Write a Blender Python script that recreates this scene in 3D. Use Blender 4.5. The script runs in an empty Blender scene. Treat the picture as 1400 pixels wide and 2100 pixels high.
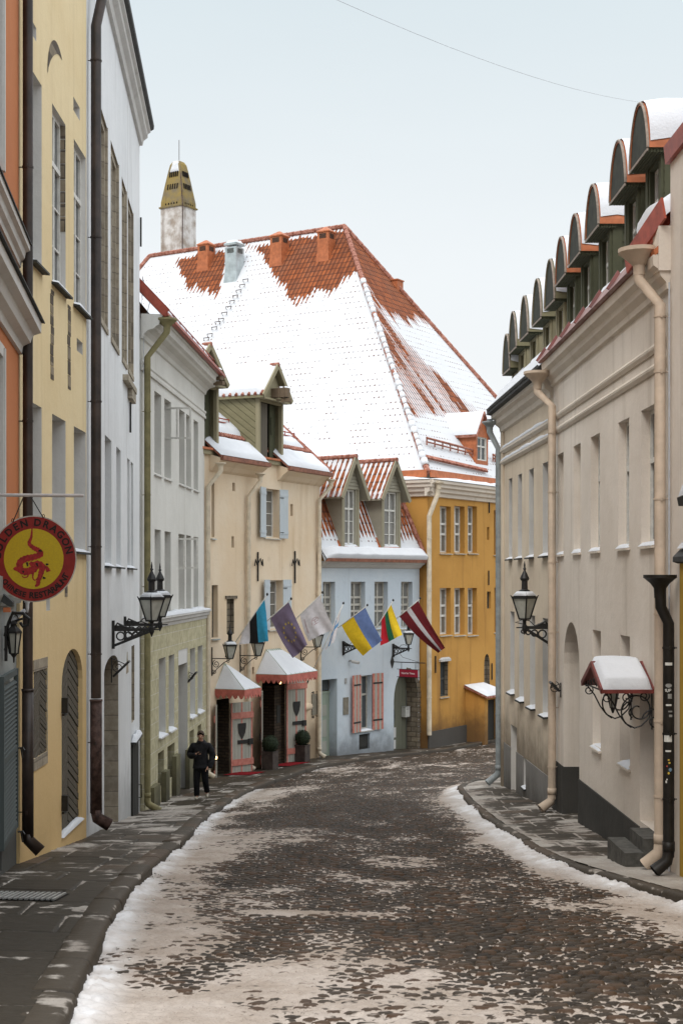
import bpy, math, random
import numpy as np
from mathutils import Vector
random.seed(7); rng = np.random.default_rng(11)
PI = math.pi
SC = bpy.context.scene
COL = SC.collection
F, CX, HY = 2916.67, 700.0, 1186.0          # focal length and horizon of the photograph, in its own pixels
def R(a): return math.radians(a)
def V(*a): return Vector(a)
# ------------------------------------------------------------------ mesh building
class Fr:
    """a facade: s runs along it, d out towards the street, z up"""
    def __init__(f, a, b, side=1):
        f.a = Vector((a[0], a[1], 0)); d = Vector((b[0]-a[0], b[1]-a[1], 0)); f.L = d.length
        f.u = d.normalized(); f.n = Vector((f.u.y, -f.u.x, 0))*side
    def __call__(f, s, d, z): return f.a + f.u*s + f.n*d + Vector((0, 0, z))
    def s(f, px, d=0.0):
        k = (px-CX)/F; o = f.a + f.n*d
        return (k*o.y - o.x)/(f.u.x - k*f.u.y)
    def z(f, px, py, d=0.0):
        p = f(f.s(px, d), d, 0); return (HY-py)/F*p.y
def ray(px, py, Y): return Vector(((px-CX)/F*Y, Y, (HY-py)/F*Y))
def ray_plane(px, py, p0, nrm):
    r = Vector(((px-CX)/F, 1, (HY-py)/F)); return r*(p0.dot(nrm)/r.dot(nrm))
class MB:
    def __init__(m): m.v = []; m.f = []; m.mi = []; m.uv = []; m.col = []
    def add(m, pts, faces, mi=0):
        o = len(m.v); m.v += [tuple(p) for p in pts]
        for fc in faces: m.f.append([o+i for i in fc]); m.mi.append(mi)
    def poly(m, pts, mi=0): m.add(pts, [list(range(len(pts)))], mi)
    def hexa(m, p, mi=0):
        m.add(p, [(0,1,2,3), (7,6,5,4), (0,4,5,1), (1,5,6,2), (2,6,7,3), (3,7,4,0)], mi)
    def box(m, fr, s0, s1, d0, d1, z0, z1, mi=0):
        m.hexa([fr(s0,d0,z0), fr(s1,d0,z0), fr(s1,d1,z0), fr(s0,d1,z0), fr(s0,d0,z1), fr(s1,d0,z1), fr(s1,d1,z1), fr(s0,d1,z1)], mi)
    def bar(m, a, b, w, h, mi=0, up=(0,0,1)):
        a = Vector(a); b = Vector(b); t = (b-a).normalized(); up = Vector(up)
        if abs(t.dot(up)) > .98: up = Vector((1,0,0))
        x = t.cross(up).normalized()*(w/2); y = x.cross(t).normalized()*(h/2)
        m.hexa([a-x-y, a+x-y, a+x+y, a-x+y, b-x-y, b+x-y, b+x+y, b-x+y], mi)
    def tube(m, pts, r, seg=8, mi=0, closed=False, caps=True):
        pts = [Vector(p) for p in pts]; n = len(pts)
        rr = r if isinstance(r, (list, tuple)) else [r]*n
        o = len(m.v); up = None
        for i, p in enumerate(pts):
            if closed: t = pts[(i+1) % n]-pts[i-1]
            else: t = pts[min(i+1, n-1)]-pts[max(i-1, 0)]
            t = t.normalized() if t.length > 1e-9 else Vector((0,0,1))
            if up is None:
                up = Vector((0,0,1)) if abs(t.z) < .9 else Vector((1,0,0))
            x = t.cross(up)
            if x.length < 1e-6: x = t.cross(Vector((0,1,0)))
            x.normalize(); y = x.cross(t).normalized(); up = y
            for k in range(seg):
                a = 2*PI*k/seg; m.v.append(tuple(p + x*(rr[i]*math.cos(a)) + y*(rr[i]*math.sin(a))))
        for i in range(n if closed else n-1):
            j = (i+1) % n
            for k in range(seg):
                k2 = (k+1) % seg
                m.f.append([o+i*seg+k, o+i*seg+k2, o+j*seg+k2, o+j*seg+k]); m.mi.append(mi)
        if caps and not closed:
            m.f.append([o+k for k in range(seg)][::-1]); m.mi.append(mi)
            m.f.append([o+(n-1)*seg+k for k in range(seg)]); m.mi.append(mi)
    def lathe(m, c, prof, seg=12, mi=0, sq=None):
        """prof: (r, z) from below to above; sq=(x axis, y axis) makes it square"""
        c = Vector(c); o = len(m.v)
        if sq: seg = 4
        for r, z in prof:
            for k in range(seg):
                if sq:
                    a = [(-1,-1), (1,-1), (1,1), (-1,1)][k]; p = c + Vector(sq[0])*(r*a[0]) + Vector(sq[1])*(r*a[1])
                else:
                    a = 2*PI*k/seg; p = c + Vector((r*math.cos(a), r*math.sin(a), 0))
                m.v.append((p.x, p.y, p.z+z))
        for i in range(len(prof)-1):
            for k in range(seg):
                k2 = (k+1) % seg; m.f.append([o+i*seg+k, o+i*seg+k2, o+(i+1)*seg+k2, o+(i+1)*seg+k]); m.mi.append(mi)
        m.f.append([o+k for k in range(seg)][::-1]); m.mi.append(mi)
        m.f.append([o+(len(prof)-1)*seg+k for k in range(seg)]); m.mi.append(mi)
    def prof(m, fr, pts, s0, s1, mi=0, caps=True, closed=True):
        """extrude a (d, z) outline along a facade"""
        n = len(pts); o = len(m.v)
        for s in (s0, s1):
            for d, z in pts: m.v.append(tuple(fr(s, d, z)))
        for i in range(n if closed else n-1):
            j = (i+1) % n; m.f.append([o+i, o+j, o+n+j, o+n+i]); m.mi.append(mi)
        if caps and closed:
            m.f.append([o+i for i in range(n)][::-1]); m.mi.append(mi); m.f.append([o+n+i for i in range(n)]); m.mi.append(mi)
    def plate(m, pts, thick, mi=0):
        """flat outline given thickness along the vector thick"""
        n = len(pts); t = Vector(thick); a = [Vector(p) for p in pts]
        m.add(a+[p+t for p in a], [list(range(n))[::-1], list(range(n, 2*n))]+[[i, (i+1) % n, n+(i+1) % n, n+i] for i in range(n)], mi)
    def grid(m, P, mi=0):
        """P: array (rows, cols, 3)"""
        r, c = P.shape[:2]; o = len(m.v); m.v += [tuple(x) for x in P.reshape(-1, 3)]
        for i in range(r-1):
            for j in range(c-1):
                m.f.append([o+i*c+j, o+i*c+j+1, o+(i+1)*c+j+1, o+(i+1)*c+j]); m.mi.append(mi)
    def spiral(m, c, ax, ay, r0, r1, turns, a0, rt, n=26, mi=0):
        pts = []
        for i in range(n+1):
            t = i/n; r = r0+(r1-r0)*t; a = a0+turns*2*PI*t
            pts.append(Vector(c)+Vector(ax)*(r*math.cos(a))+Vector(ay)*(r*math.sin(a)))
        m.tube(pts, rt, 6, mi); return pts
def link(name, m, mats, parent=None, smooth=False, **pr):
    me = bpy.data.meshes.new(name)
    off = Vector((0,0,0))
    if parent is not None:
        q = parent
        while q is not None: off += q.location; q = q.parent
    vs = [(v[0]-off.x, v[1]-off.y, v[2]-off.z) for v in m.v]
    me.from_pydata(vs, [], m.f); me.validate(); 
    for t in (mats if isinstance(mats, (list, tuple)) else [mats]): me.materials.append(t)
    if len(me.polygons) == len(m.mi): me.polygons.foreach_set('material_index', m.mi)
    if smooth: me.polygons.foreach_set('use_smooth', [True]*len(me.polygons))
    o = bpy.data.objects.new(name, me); COL.objects.link(o)
    if parent is not None: o.parent = parent
    for k, v in pr.items(): o[k] = v
    return o
def thing(name, label, cat, loc=(0,0,0), group=None, rz=0):
    o = bpy.data.objects.new(name, None); COL.objects.link(o); o.location = loc; o.rotation_euler = (0,0,rz); o.empty_display_size = .2
    o['label'] = label; o['category'] = cat
    if group: o['group'] = group
    return o
def sub(name, parent, loc=(0,0,0)):
    o = bpy.data.objects.new(name, None); COL.objects.link(o); o.parent = parent; o.location = loc; return o
def tag(o, label, cat, group=None):
    o['label'] = label; o['category'] = cat
    if group: o['group'] = group
    return o
def dup(o, loc, rz=0, label=None, parent=None, top=True):
    c = o.copy(); COL.objects.link(c)
    if top:
        c.location = loc; c.rotation_euler = (0,0,rz)
        if label: c['label'] = label
    if parent is not None: c.parent = parent
    for ch in list(o.children): dup(ch, None, 0, None, c, False)
    return c
# ------------------------------------------------------------------ numpy noise
def h2(ix, iy, k):
    a = (ix.astype(np.int64)*374761393 + iy.astype(np.int64)*668265263 + k*1442695041) & 0xffffffff
    a = ((a ^ (a >> 13))*1274126177) & 0xffffffff
    return ((a ^ (a >> 16)) & 0xffff)/65535.0
def vnoise(x, y, k=0):
    ix = np.floor(x); iy = np.floor(y); fx = x-ix; fy = y-iy
    fx = fx*fx*(3-2*fx); fy = fy*fy*(3-2*fy)
    a = h2(ix, iy, k); b = h2(ix+1, iy, k); c = h2(ix, iy+1, k); d = h2(ix+1, iy+1, k)
    return (a*(1-fx)+b*fx)*(1-fy)+(c*(1-fx)+d*fx)*fy
def fbm(x, y, k=0, o=4):
    r = 0; a = .5; t = 0
    for i in range(o): r = r+a*vnoise(x*2**i, y*2**i, k+i*7); t += a; a *= .55
    return r/t
def sst(a, b, x):
    t = np.clip((x-a)/(b-a), 0, 1); return t*t*(3-2*t)
# ------------------------------------------------------------------ materials
def newmat(name):
    m = bpy.data.materials.new(name); m.use_nodes = True; nt = m.node_tree
    return m, nt, nt.nodes['Principled BSDF']
def N(nt, t, ins=None, **kw):
    n = nt.nodes.new('ShaderNode'+t)
    for k, v in kw.items(): setattr(n, k, v)
    for k, v in (ins or {}).items():
        if isinstance(v, bpy.types.NodeSocket): nt.links.new(v, n.inputs[k])
        else: n.inputs[k].default_value = v
    return n
def C4(c): return (c[0], c[1], c[2], 1)
def mix(nt, f, a, b, mode='MIX'):
    n = N(nt, 'MixRGB', blend_type=mode)
    for k, v in (('Fac', f), ('Color1', a), ('Color2', b)):
        if isinstance(v, bpy.types.NodeSocket): nt.links.new(v, n.inputs[k])
        else: n.inputs[k].default_value = v if k == 'Fac' else C4(v)
    return n.outputs[0]
def math_(nt, op, a, b=0.0, c=None, clamp=False):
    n = N(nt, 'Math', operation=op, use_clamp=clamp)
    for i, v in enumerate((a, b) if c is None else (a, b, c)):
        if isinstance(v, bpy.types.NodeSocket): nt.links.new(v, n.inputs[i])
        else: n.inputs[i].default_value = v
    return n.outputs[0]
def rng_(nt, x, a, b, lo=0.0, hi=1.0, smooth=True):
    n = N(nt, 'MapRange', {'Value': x, 'From Min': a, 'From Max': b, 'To Min': lo, 'To Max': hi}, interpolation_type='SMOOTHSTEP' if smooth else 'LINEAR')
    return n.outputs[0]
def pos(nt, sc=(1,1,1)):
    g = N(nt, 'NewGeometry'); mp = N(nt, 'Mapping', {'Vector': g.outputs['Position'], 'Scale': sc}); return mp.outputs[0]
def noise(nt, vec, scale, detail=4, rough=.55):
    return N(nt, 'TexNoise', {'Vector': vec, 'Scale': scale, 'Detail': detail, 'Roughness': rough}).outputs['Fac']
def bump(nt, bs, h, strength, dist):
    b = N(nt, 'Bump', {'Height': h, 'Strength': strength, 'Distance': dist}); nt.links.new(b.outputs[0], bs.inputs['Normal'])
def put(nt, bs, col=None, rough=None, spec=None, metal=None):
    for k, v in (('Base Color', col), ('Roughness', rough), ('Specular IOR Level', spec), ('Metallic', metal)):
        if v is None: continue
        if isinstance(v, bpy.types.NodeSocket): nt.links.new(v, bs.inputs[k])
        else: bs.inputs[k].default_value = C4(v) if k == 'Base Color' else v
def plaster(name, c1, c2, stain=(.12,.09,.06), base=None, streak=.35, patch=.5, bs_=.25, dirt=.8, sc=.55, tint=None):
    m, nt, b = newmat(name); P = pos(nt)
    n1 = rng_(nt, noise(nt, P, sc, 6, .6), .35, .68)
    col = mix(nt, n1, c1, c2)
    n2 = rng_(nt, noise(nt, pos(nt, (2.6,2.6,.16)), 1.0, 5, .6), .52, .8)
    col = mix(nt, math_(nt, 'MULTIPLY', n2, streak), col, stain)
    n4 = rng_(nt, noise(nt, P, 2.3, 5, .7), .58, .78)
    col = mix(nt, math_(nt, 'MULTIPLY', n4, patch*.45), col, tuple(.62*x for x in c1))
    n3 = noise(nt, P, 30, 3, .6)
    col = mix(nt, .16, col, mix(nt, n3, (.25,.25,.25), (1,1,1)), 'MULTIPLY')
    if base is not None:
        z = N(nt, 'SeparateXYZ', {'Vector': N(nt, 'NewGeometry').outputs['Position']}).outputs[2]
        g = math_(nt, 'ADD', z, math_(nt, 'MULTIPLY', noise(nt, P, 1.4, 5, .65), -1.6))
        k = rng_(nt, g, base-.75, base+.55, 1, 0)
        col = mix(nt, math_(nt, 'MULTIPLY', k, dirt), col, tuple(.35*x+.02 for x in stain))
    if tint:
        z = N(nt, 'SeparateXYZ', {'Vector': N(nt, 'NewGeometry').outputs['Position']}).outputs[2]
        col = mix(nt, math_(nt, 'MULTIPLY', rng_(nt, z, tint[0], tint[1], 1, 0), .75), col, tint[2])
    put(nt, b, col, .92, .15)
    h = math_(nt, 'ADD', math_(nt, 'MULTIPLY', n3, .3), math_(nt, 'ADD', noise(nt, P, 4.5, 4, .6), math_(nt, 'MULTIPLY', noise(nt, P, 1.1, 3), 1.6)))
    bump(nt, b, h, bs_, .035)
    return m
def solid(name, c, rough=.6, var=.25, sc=6, spec=.3, metal=0.0, bs_=.15, c2=None, zs=1.0):
    m, nt, b = newmat(name); P = pos(nt, (1,1,zs)); n = noise(nt, P, sc, 5, .6)
    col = mix(nt, rng_(nt, n, .3, .7), tuple(x*(1-var) for x in c), c2 or tuple(min(1, x*(1+var)) for x in c))
    put(nt, b, col, rough, spec, metal)
    if bs_: bump(nt, b, n, bs_, .01)
    return m
def snowmat(name, c=(.68,.695,.72), c2=(.57,.59,.625)):
    m, nt, b = newmat(name); P = pos(nt); n = noise(nt, P, 3, 6, .6)
    put(nt, b, mix(nt, n, c2, c), .9, .15); bump(nt, b, math_(nt, 'ADD', n, math_(nt, 'MULTIPLY', noise(nt, P, 22, 3), .4)), .35, .05); return m
def wood(name, c, c2, axis=2, sc=9):
    m, nt, b = newmat(name); s = [sc]*3; s[axis] = .6
    n = noise(nt, pos(nt, tuple(s)), 1.0, 6, .65)
    n2 = noise(nt, pos(nt), 1.1, 4)
    col = mix(nt, n, c, c2); col = mix(nt, .35, col, mix(nt, n2, (.4,.4,.4), (1,1,1)), 'MULTIPLY')
    put(nt, b, col, .8, .2); bump(nt, b, n, .4, .015); return m
def glass(name, c=(.03,.035,.04), c2=(.09,.1,.1), rough=.06):
    m, nt, b = newmat(name); n = noise(nt, pos(nt), 1.3, 3)
    put(nt, b, mix(nt, n, c, c2), rough, .6); bump(nt, b, noise(nt, pos(nt), 5, 2), .05, .02); return m
def tiles(name, col=(.35,.1,.032), dark=(.18,.052,.02), pu=.24, pv=.38):
    """clay pantiles under patchy snow; the snow attribute says how deep the snow lies"""
    m, nt, b = newmat(name)
    uv = N(nt, 'UVMap'); s = N(nt, 'SeparateXYZ', {'Vector': uv.outputs[0]}); u, v = s.outputs[0], s.outputs[1]
    at = N(nt, 'Attribute', attribute_name='snow'); sn = N(nt, 'SeparateXYZ', {'Vector': at.outputs['Vector']}).outputs[0]
    rib = math_(nt, 'ADD', math_(nt, 'MULTIPLY', math_(nt, 'SINE', math_(nt, 'MULTIPLY', u, 2*PI/pu)), .5), .5)
    crs = math_(nt, 'FRACT', math_(nt, 'DIVIDE', v, pv))
    P = pos(nt)
    nz = math_(nt, 'ADD', math_(nt, 'MULTIPLY', noise(nt, P, 1.7, 4, .65), .9), math_(nt, 'MULTIPLY', noise(nt, P, 7, 3, .6), .5))
    e = math_(nt, 'ADD', math_(nt, 'MULTIPLY', sn, 2.6), -2.05)
    e = math_(nt, 'ADD', e, math_(nt, 'MULTIPLY', nz, .8))
    e = math_(nt, 'SUBTRACT', e, math_(nt, 'MULTIPLY', rib, .9))
    lip = rng_(nt, crs, .05, .3, 1, 0)
    e = math_(nt, 'SUBTRACT', e, math_(nt, 'MULTIPLY', math_(nt, 'MULTIPLY', lip, rib), rng_(nt, noise(nt, P, .9, 4, .7), .36, .66, .0, .55)))
    mk = rng_(nt, e, -.08, .1)
    tu = math_(nt, 'FLOOR', math_(nt, 'DIVIDE', u, pu)); tv = math_(nt, 'FLOOR', math_(nt, 'DIVIDE', v, pv))
    wn = N(nt, 'TexWhiteNoise', {'Vector': N(nt, 'CombineXYZ', {0: tu, 1: tv}).outputs[0]}, noise_dimensions='2D').outputs['Value']
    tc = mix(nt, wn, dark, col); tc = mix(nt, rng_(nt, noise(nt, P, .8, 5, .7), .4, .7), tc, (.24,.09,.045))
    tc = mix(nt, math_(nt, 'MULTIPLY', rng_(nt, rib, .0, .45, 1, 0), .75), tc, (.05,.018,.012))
    tc = mix(nt, math_(nt, 'MULTIPLY', lip, .7), tc, (.05,.018,.012))  # troughs and course ends darkened; tile-end shadow painted into the colour
    put(nt, b, mix(nt, mk, tc, mix(nt, noise(nt, P, .45, 5, .65), (.55,.568,.6), (.66,.672,.69))), .85, .2)
    h = math_(nt, 'ADD', math_(nt, 'MULTIPLY', rib, .6), math_(nt, 'MULTIPLY', math_(nt, 'SUBTRACT', 1.0, crs), .5))
    h = math_(nt, 'MULTIPLY', h, math_(nt, 'SUBTRACT', 1.0, math_(nt, 'MULTIPLY', mk, .86)))
    h = math_(nt, 'ADD', h, math_(nt, 'MULTIPLY', mk, .55))
    bump(nt, b, h, .8, .06); return m
def bricky(name, c1, c2, mortar, w, h, axis='y', msz=.012, bmp=.4):
    m, nt, b = newmat(name); s = N(nt, 'SeparateXYZ', {'Vector': N(nt, 'NewGeometry').outputs['Position']})
    a = s.outputs[1] if axis == 'y' else s.outputs[0]
    br = N(nt, 'TexBrick', {'Vector': N(nt, 'CombineXYZ', {0: a, 1: s.outputs[2]}).outputs[0], 'Color1': C4(c1), 'Color2': C4(c2), 'Mortar': C4(mortar), 'Scale': 1.0, 'Mortar Size': msz, 'Mortar Smooth': .3, 'Brick Width': w, 'Row Height': h})
    n = noise(nt, pos(nt), 5, 5, .65)
    col = mix(nt, .55, br.outputs[0], mix(nt, rng_(nt, n, .3, .7), (.45,.43,.4), (1,1,1)), 'MULTIPLY')
    put(nt, b, col, .9, .15); bump(nt, b, math_(nt, 'ADD', math_(nt, 'MULTIPLY', br.outputs['Fac'], -.6), n), bmp, .03); return m
def maskmat(name, stone, stone2, snow, snow2, wet=.5, rough=.55):
    """paving: stones and trodden snow, the mask attribute telling which and how much painted occlusion darkens the joints"""
    m, nt, b = newmat(name); at = N(nt, 'Attribute', attribute_name='mask'); s = N(nt, 'SeparateColor', {'Color': at.outputs['Color']})
    sn, tone, gap_shade = s.outputs[0], s.outputs[1], s.outputs[2]
    P = pos(nt); n1 = noise(nt, P, 14, 5, .65); n2 = noise(nt, P, 1.3, 4); n3 = noise(nt, P, 55, 3)
    hue = mix(nt, rng_(nt, tone, .6, 1.0), mix(nt, tone, stone, stone2), (stone2[0]*1.12, stone2[1]*.88, stone2[2]*.74))
    col = mix(nt, .6, hue, mix(nt, n1, (.35,.35,.35), (1,1,1)), 'MULTIPLY')
    col = mix(nt, math_(nt, 'MULTIPLY', gap_shade, .8), col, (.012,.01,.008))  # occlusion between the stones painted in as near-black
    sc = mix(nt, rng_(nt, n2, .35, .65), snow, snow2); sc = mix(nt, .55, sc, mix(nt, math_(nt, 'ADD', math_(nt, 'MULTIPLY', n3, .6), math_(nt, 'MULTIPLY', noise(nt, P, 7, 5, .7), .4)), (.3,.27,.24), (1.25,1.25,1.25)), 'MULTIPLY'); sc = mix(nt, rng_(nt, noise(nt, P, 95, 2), .64, .72), sc, (.1,.08,.065))
    k = rng_(nt, math_(nt, 'ADD', sn, math_(nt, 'MULTIPLY', math_(nt, 'SUBTRACT', n1, .5), .9)), .28, .72)
    white = N(nt, 'SeparateXYZ', {'Vector': N(nt, 'Attribute', attribute_name='fresh').outputs['Vector']}).outputs[0]
    sc = mix(nt, white, sc, (.7,.7,.71))
    put(nt, b, mix(nt, k, col, sc), math_(nt, 'ADD', math_(nt, 'MULTIPLY', k, .9-rough), rough), .16)
    bump(nt, b, math_(nt, 'ADD', n1, math_(nt, 'MULTIPLY', n3, .5)), .45, .012); return m

M = {}
M['snow'] = snowmat('snow')
M['orange'] = plaster('orange_plaster', (.52,.2,.085), (.47,.175,.075), (.22,.09,.05))
M['greyblue'] = plaster('grey_blue_plaster', (.33,.35,.34), (.28,.3,.3), (.1,.1,.09), base=-3.2)
M['yellow'] = plaster('yellow_plaster', (.78,.645,.4), (.74,.595,.35), (.38,.27,.14), base=-4.0, streak=.3, dirt=.3, tint=(-3.2, 1.5, (.72,.5,.23)))
M['white'] = plaster('white_plaster', (.76,.775,.785), (.69,.705,.715), (.28,.26,.24), base=-5.0, streak=.5, dirt=.45)
M['whitetrim'] = plaster('white_trim', (.62,.61,.585), (.54,.53,.51), (.3,.28,.25), streak=.4)
M['reveal'] = plaster('pale_reveal', (.68,.67,.645), (.6,.59,.57), (.3,.28,.25), streak=.3, patch=.3)
M['cream3'] = plaster('offwhite_plaster', (.68,.67,.63), (.61,.6,.56), (.33,.3,.24), streak=.35)
M['olive'] = bricky('olive_rusticated_plaster', (.52,.48,.32), (.48,.445,.295), (.6,.57,.46), .95, .36, 'y', .012, .35)
M['olived'] = plaster('olive_plinth', (.2,.185,.11), (.16,.15,.09), (.07,.06,.04), base=-6)
M['cream4'] = plaster('apricot_plaster', (.72,.57,.4), (.76,.635,.48), (.42,.27,.13), base=-5.9, streak=.45, patch=.8)
M['blue'] = plaster('pale_blue_plaster', (.535,.605,.665), (.6,.655,.695), (.3,.31,.32), base=-6.9, streak=.35, patch=.8)
M['ochre'] = plaster('ochre_plaster', (.56,.3,.08), (.49,.255,.065), (.25,.12,.04), base=-6.6, streak=.7, patch=.8)
M['beige'] = plaster('beige_plaster', (.775,.705,.625), (.69,.62,.54), (.34,.28,.21), streak=.42, patch=.55, base=-4.6, dirt=.3)
M['beige2'] = plaster('warm_beige_plaster', (.7,.6,.47), (.6,.5,.385), (.28,.2,.12), base=-4.1, streak=.5)
M['beiget'] = plaster('beige_trim', (.7,.63,.54), (.64,.57,.49), (.3,.25,.18), streak=.35)
M['plinth'] = plaster('dark_grey_plinth', (.055,.054,.05), (.075,.072,.066), (.03,.028,.025))
M['plinth2'] = plaster('grey_plinth', (.25,.24,.225), (.2,.19,.175), (.1,.08,.06), base=-5.2)
M['yellow2'] = plaster('mustard_plaster', (.5,.33,.06), (.42,.27,.05), (.2,.13,.05))
M['stone'] = bricky('weathered_limestone', (.44,.385,.3), (.35,.31,.25), (.27,.235,.19), .5, .3, 'y', .012)
M['stonex'] = bricky('rough_limestone', (.3,.25,.18), (.2,.17,.13), (.12,.1,.08), .4, .2, 'x', .02)
M['rim'] = solid('weathered_rim', (.26,.21,.17), .6, .25, 9)
M['tymp'] = solid('blackish_green_boards', (.032,.034,.024), .8, .3, 6)  # near-black green of the dormer tympana
M['flash'] = solid('faded_red_flashing', (.27,.12,.1), .5, .3, 4, .4, c2=(.34,.2,.18))
M['darkred'] = solid('oxblood_metal', (.15,.03,.024), .5, .3, 7, .4)
M['snowdirty'] = snowmat('dirty_snow', (.6,.58,.56), (.5,.47,.44))
M['shadestone'] = bricky('shade_toned_rubble', (.085,.062,.042), (.05,.037,.027), (.03,.024,.018), .25, .1, 'x', .015)  # gloom of the doorways put into the stone colour
M['iron'] = solid('black_iron', (.014,.013,.012), .5, .3, 12, .4)
M['pipe_brown'] = solid('dark_brown_pipe', (.03,.021,.017), .45, .35, 3, .4, c2=(.052,.034,.027))
M['pipe_rust'] = solid('rusty_brown_pipe', (.05,.026,.02), .7, .5, 9, .3, c2=(.1,.06,.05))
M['pipe_olive'] = solid('olive_pipe', (.21,.185,.09), .6, .2, 4)
M['pipe_cream'] = solid('cream_pipe', (.6,.52,.4), .6, .15, 4)
M['pipe_beige'] = solid('beige_pipe', (.52,.42,.325), .6, .12, 4)
M['pipe_grey'] = solid('grey_pipe', (.27,.3,.31), .45, .2, 4, .5)
M['pipe_black'] = solid('black_pipe', (.016,.014,.012), .5, .3, 6)
M['red'] = solid('red_painted_metal', (.3,.06,.035), .5, .25, 5, .4)
M['redor'] = solid('orange_red_metal', (.41,.13,.052), .55, .18, 5, .3)
M['copper'] = solid('copper_gutter', (.27,.11,.07), .5, .3, 6, .4)
M['darkroof'] = solid('dark_roof_edge', (.035,.036,.035), .7, .4, 6)
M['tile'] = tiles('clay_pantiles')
M['ridge'] = solid('clay_ridge_tiles', (.3,.09,.05), .8, .4, 7, c2=(.42,.2,.15))
M['frame'] = solid('white_window_paint', (.62,.61,.57), .55, .12, 9)
M['framegrey'] = solid('grey_window_paint', (.42,.4,.35), .6, .2, 9)
M['framedark'] = solid('dark_window_paint', (.07,.07,.06), .6, .3, 9)
M['glass'] = glass('window_glass')
M['glassc'] = glass('curtained_glass', (.09,.09,.08), (.24,.23,.21), .12)
M['dark'] = solid('dark_interior', (.012,.01,.009), .9, .3, 3, .1)  # near-black colour stands in for unlit depth behind openings
M['door_grey'] = wood('weathered_grey_boards', (.085,.075,.058), (.17,.15,.12))
M['door_dark'] = wood('dark_boards', (.03,.03,.028), (.06,.058,.05))
M['door_green'] = wood('sage_green_paint', (.3,.36,.29), (.37,.42,.34))
M['door_olive'] = wood('grey_green_boards', (.13,.135,.1), (.2,.2,.15))
M['leafgrey'] = wood('pale_grey_boards', (.36,.36,.31), (.46,.45,.39))
M['pink'] = solid('salmon_paint', (.5,.17,.13), .6, .15, 8, c2=(.56,.23,.18))
M['valance'] = solid('brick_red_canvas', (.44,.13,.1), .7, .2, 6)
M['mint'] = solid('snow_dusted_mint_metal', (.5,.58,.52), .6, .1, 2.2, c2=(.82,.85,.86))
M['shutblue'] = wood('pale_blue_paint', (.5,.56,.6), (.58,.63,.66))
M['shutdark'] = wood('slate_blue_paint', (.07,.085,.085), (.11,.13,.13))
M['dgreen'] = wood('dark_green_boards', (.062,.066,.04), (.1,.102,.062), 1, 7)
M['dolive'] = wood('olive_grey_boards', (.26,.235,.165), (.36,.33,.24), 1, 7)
M['dormwood'] = wood('mossy_grey_boards', (.15,.135,.075), (.31,.28,.17), 0, 6)
M['dormtrim'] = wood('pale_olive_trim', (.27,.24,.15), (.37,.33,.22))
M['bluedorm'] = wood('green_grey_siding', (.3,.28,.215), (.4,.375,.3), 0, 6)
M['logwood'] = wood('old_beam_wood', (.12,.085,.055), (.24,.18,.125), 0, 8)
M['chimney'] = plaster('lime_washed_chimney', (.7,.68,.66), (.36,.3,.25), (.14,.09,.06), streak=.8, patch=1.8, sc=1.6)
M['lichen'] = plaster('lichen_covered_render', (.3,.22,.075), (.19,.16,.115), (.1,.07,.04), streak=.8, patch=1.9, sc=1.5)
M['zinc'] = solid('galvanised_metal', (.42,.47,.48), .4, .15, 3, .5, .5)
M['lampglass'] = solid('frosted_lamp_glass', (.42,.42,.37), .3, .12, 7, .5)
M['mat'] = solid('red_doormat', (.2,.01,.014), .95, .25, 25, .1)
M['pot'] = solid('brown_planter', (.06,.045,.038), .7, .3, 6)
M['leaf'] = solid('dark_box_leaves', (.02,.032,.014), .7, .5, 20, .3)
M['plate'] = solid('bronze_plaque', (.2,.18,.14), .5, .2, 9)
M['letterbox'] = solid('pale_grey_box', (.5,.5,.47), .5, .1, 9)
M['steel'] = solid('grey_steel', (.3,.3,.29), .45, .2, 8)
M['stepstone'] = solid('step_granite', (.075,.072,.064), .8, .35, 9)
M['signred'] = solid('sign_red', (.21,.014,.01), .5, .15, 9)
M['signyel'] = solid('sign_yellow', (.56,.4,.012), .55, .12, 60, c2=(.42,.3,.015))
M['signblk'] = solid('sign_lettering', (.012,.006,.005), .6, .2, 9)
M['dragon'] = solid('emblem_red', (.27,.016,.014), .5, .3, 30)
M['barw'] = solid('pale_metal_bar', (.48,.44,.42), .5, .12, 9)
M['shopred'] = solid('wine_red_board', (.28,.012,.03), .5, .1, 9)
M['ink'] = solid('pale_lettering', (.75,.6,.6), .6, .05, 9)
M['wire'] = solid('grey_cable', (.45,.47,.5), .7, .1, 9)
def emit(name, c, st):
    m, nt, b = newmat(name); put(nt, b, c, .4); b.inputs['Emission Color'].default_value = C4(c); b.inputs['Emission Strength'].default_value = st; return m
M['bulb'] = emit('lit_bulb', (1,.62,.25), 5)
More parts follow.
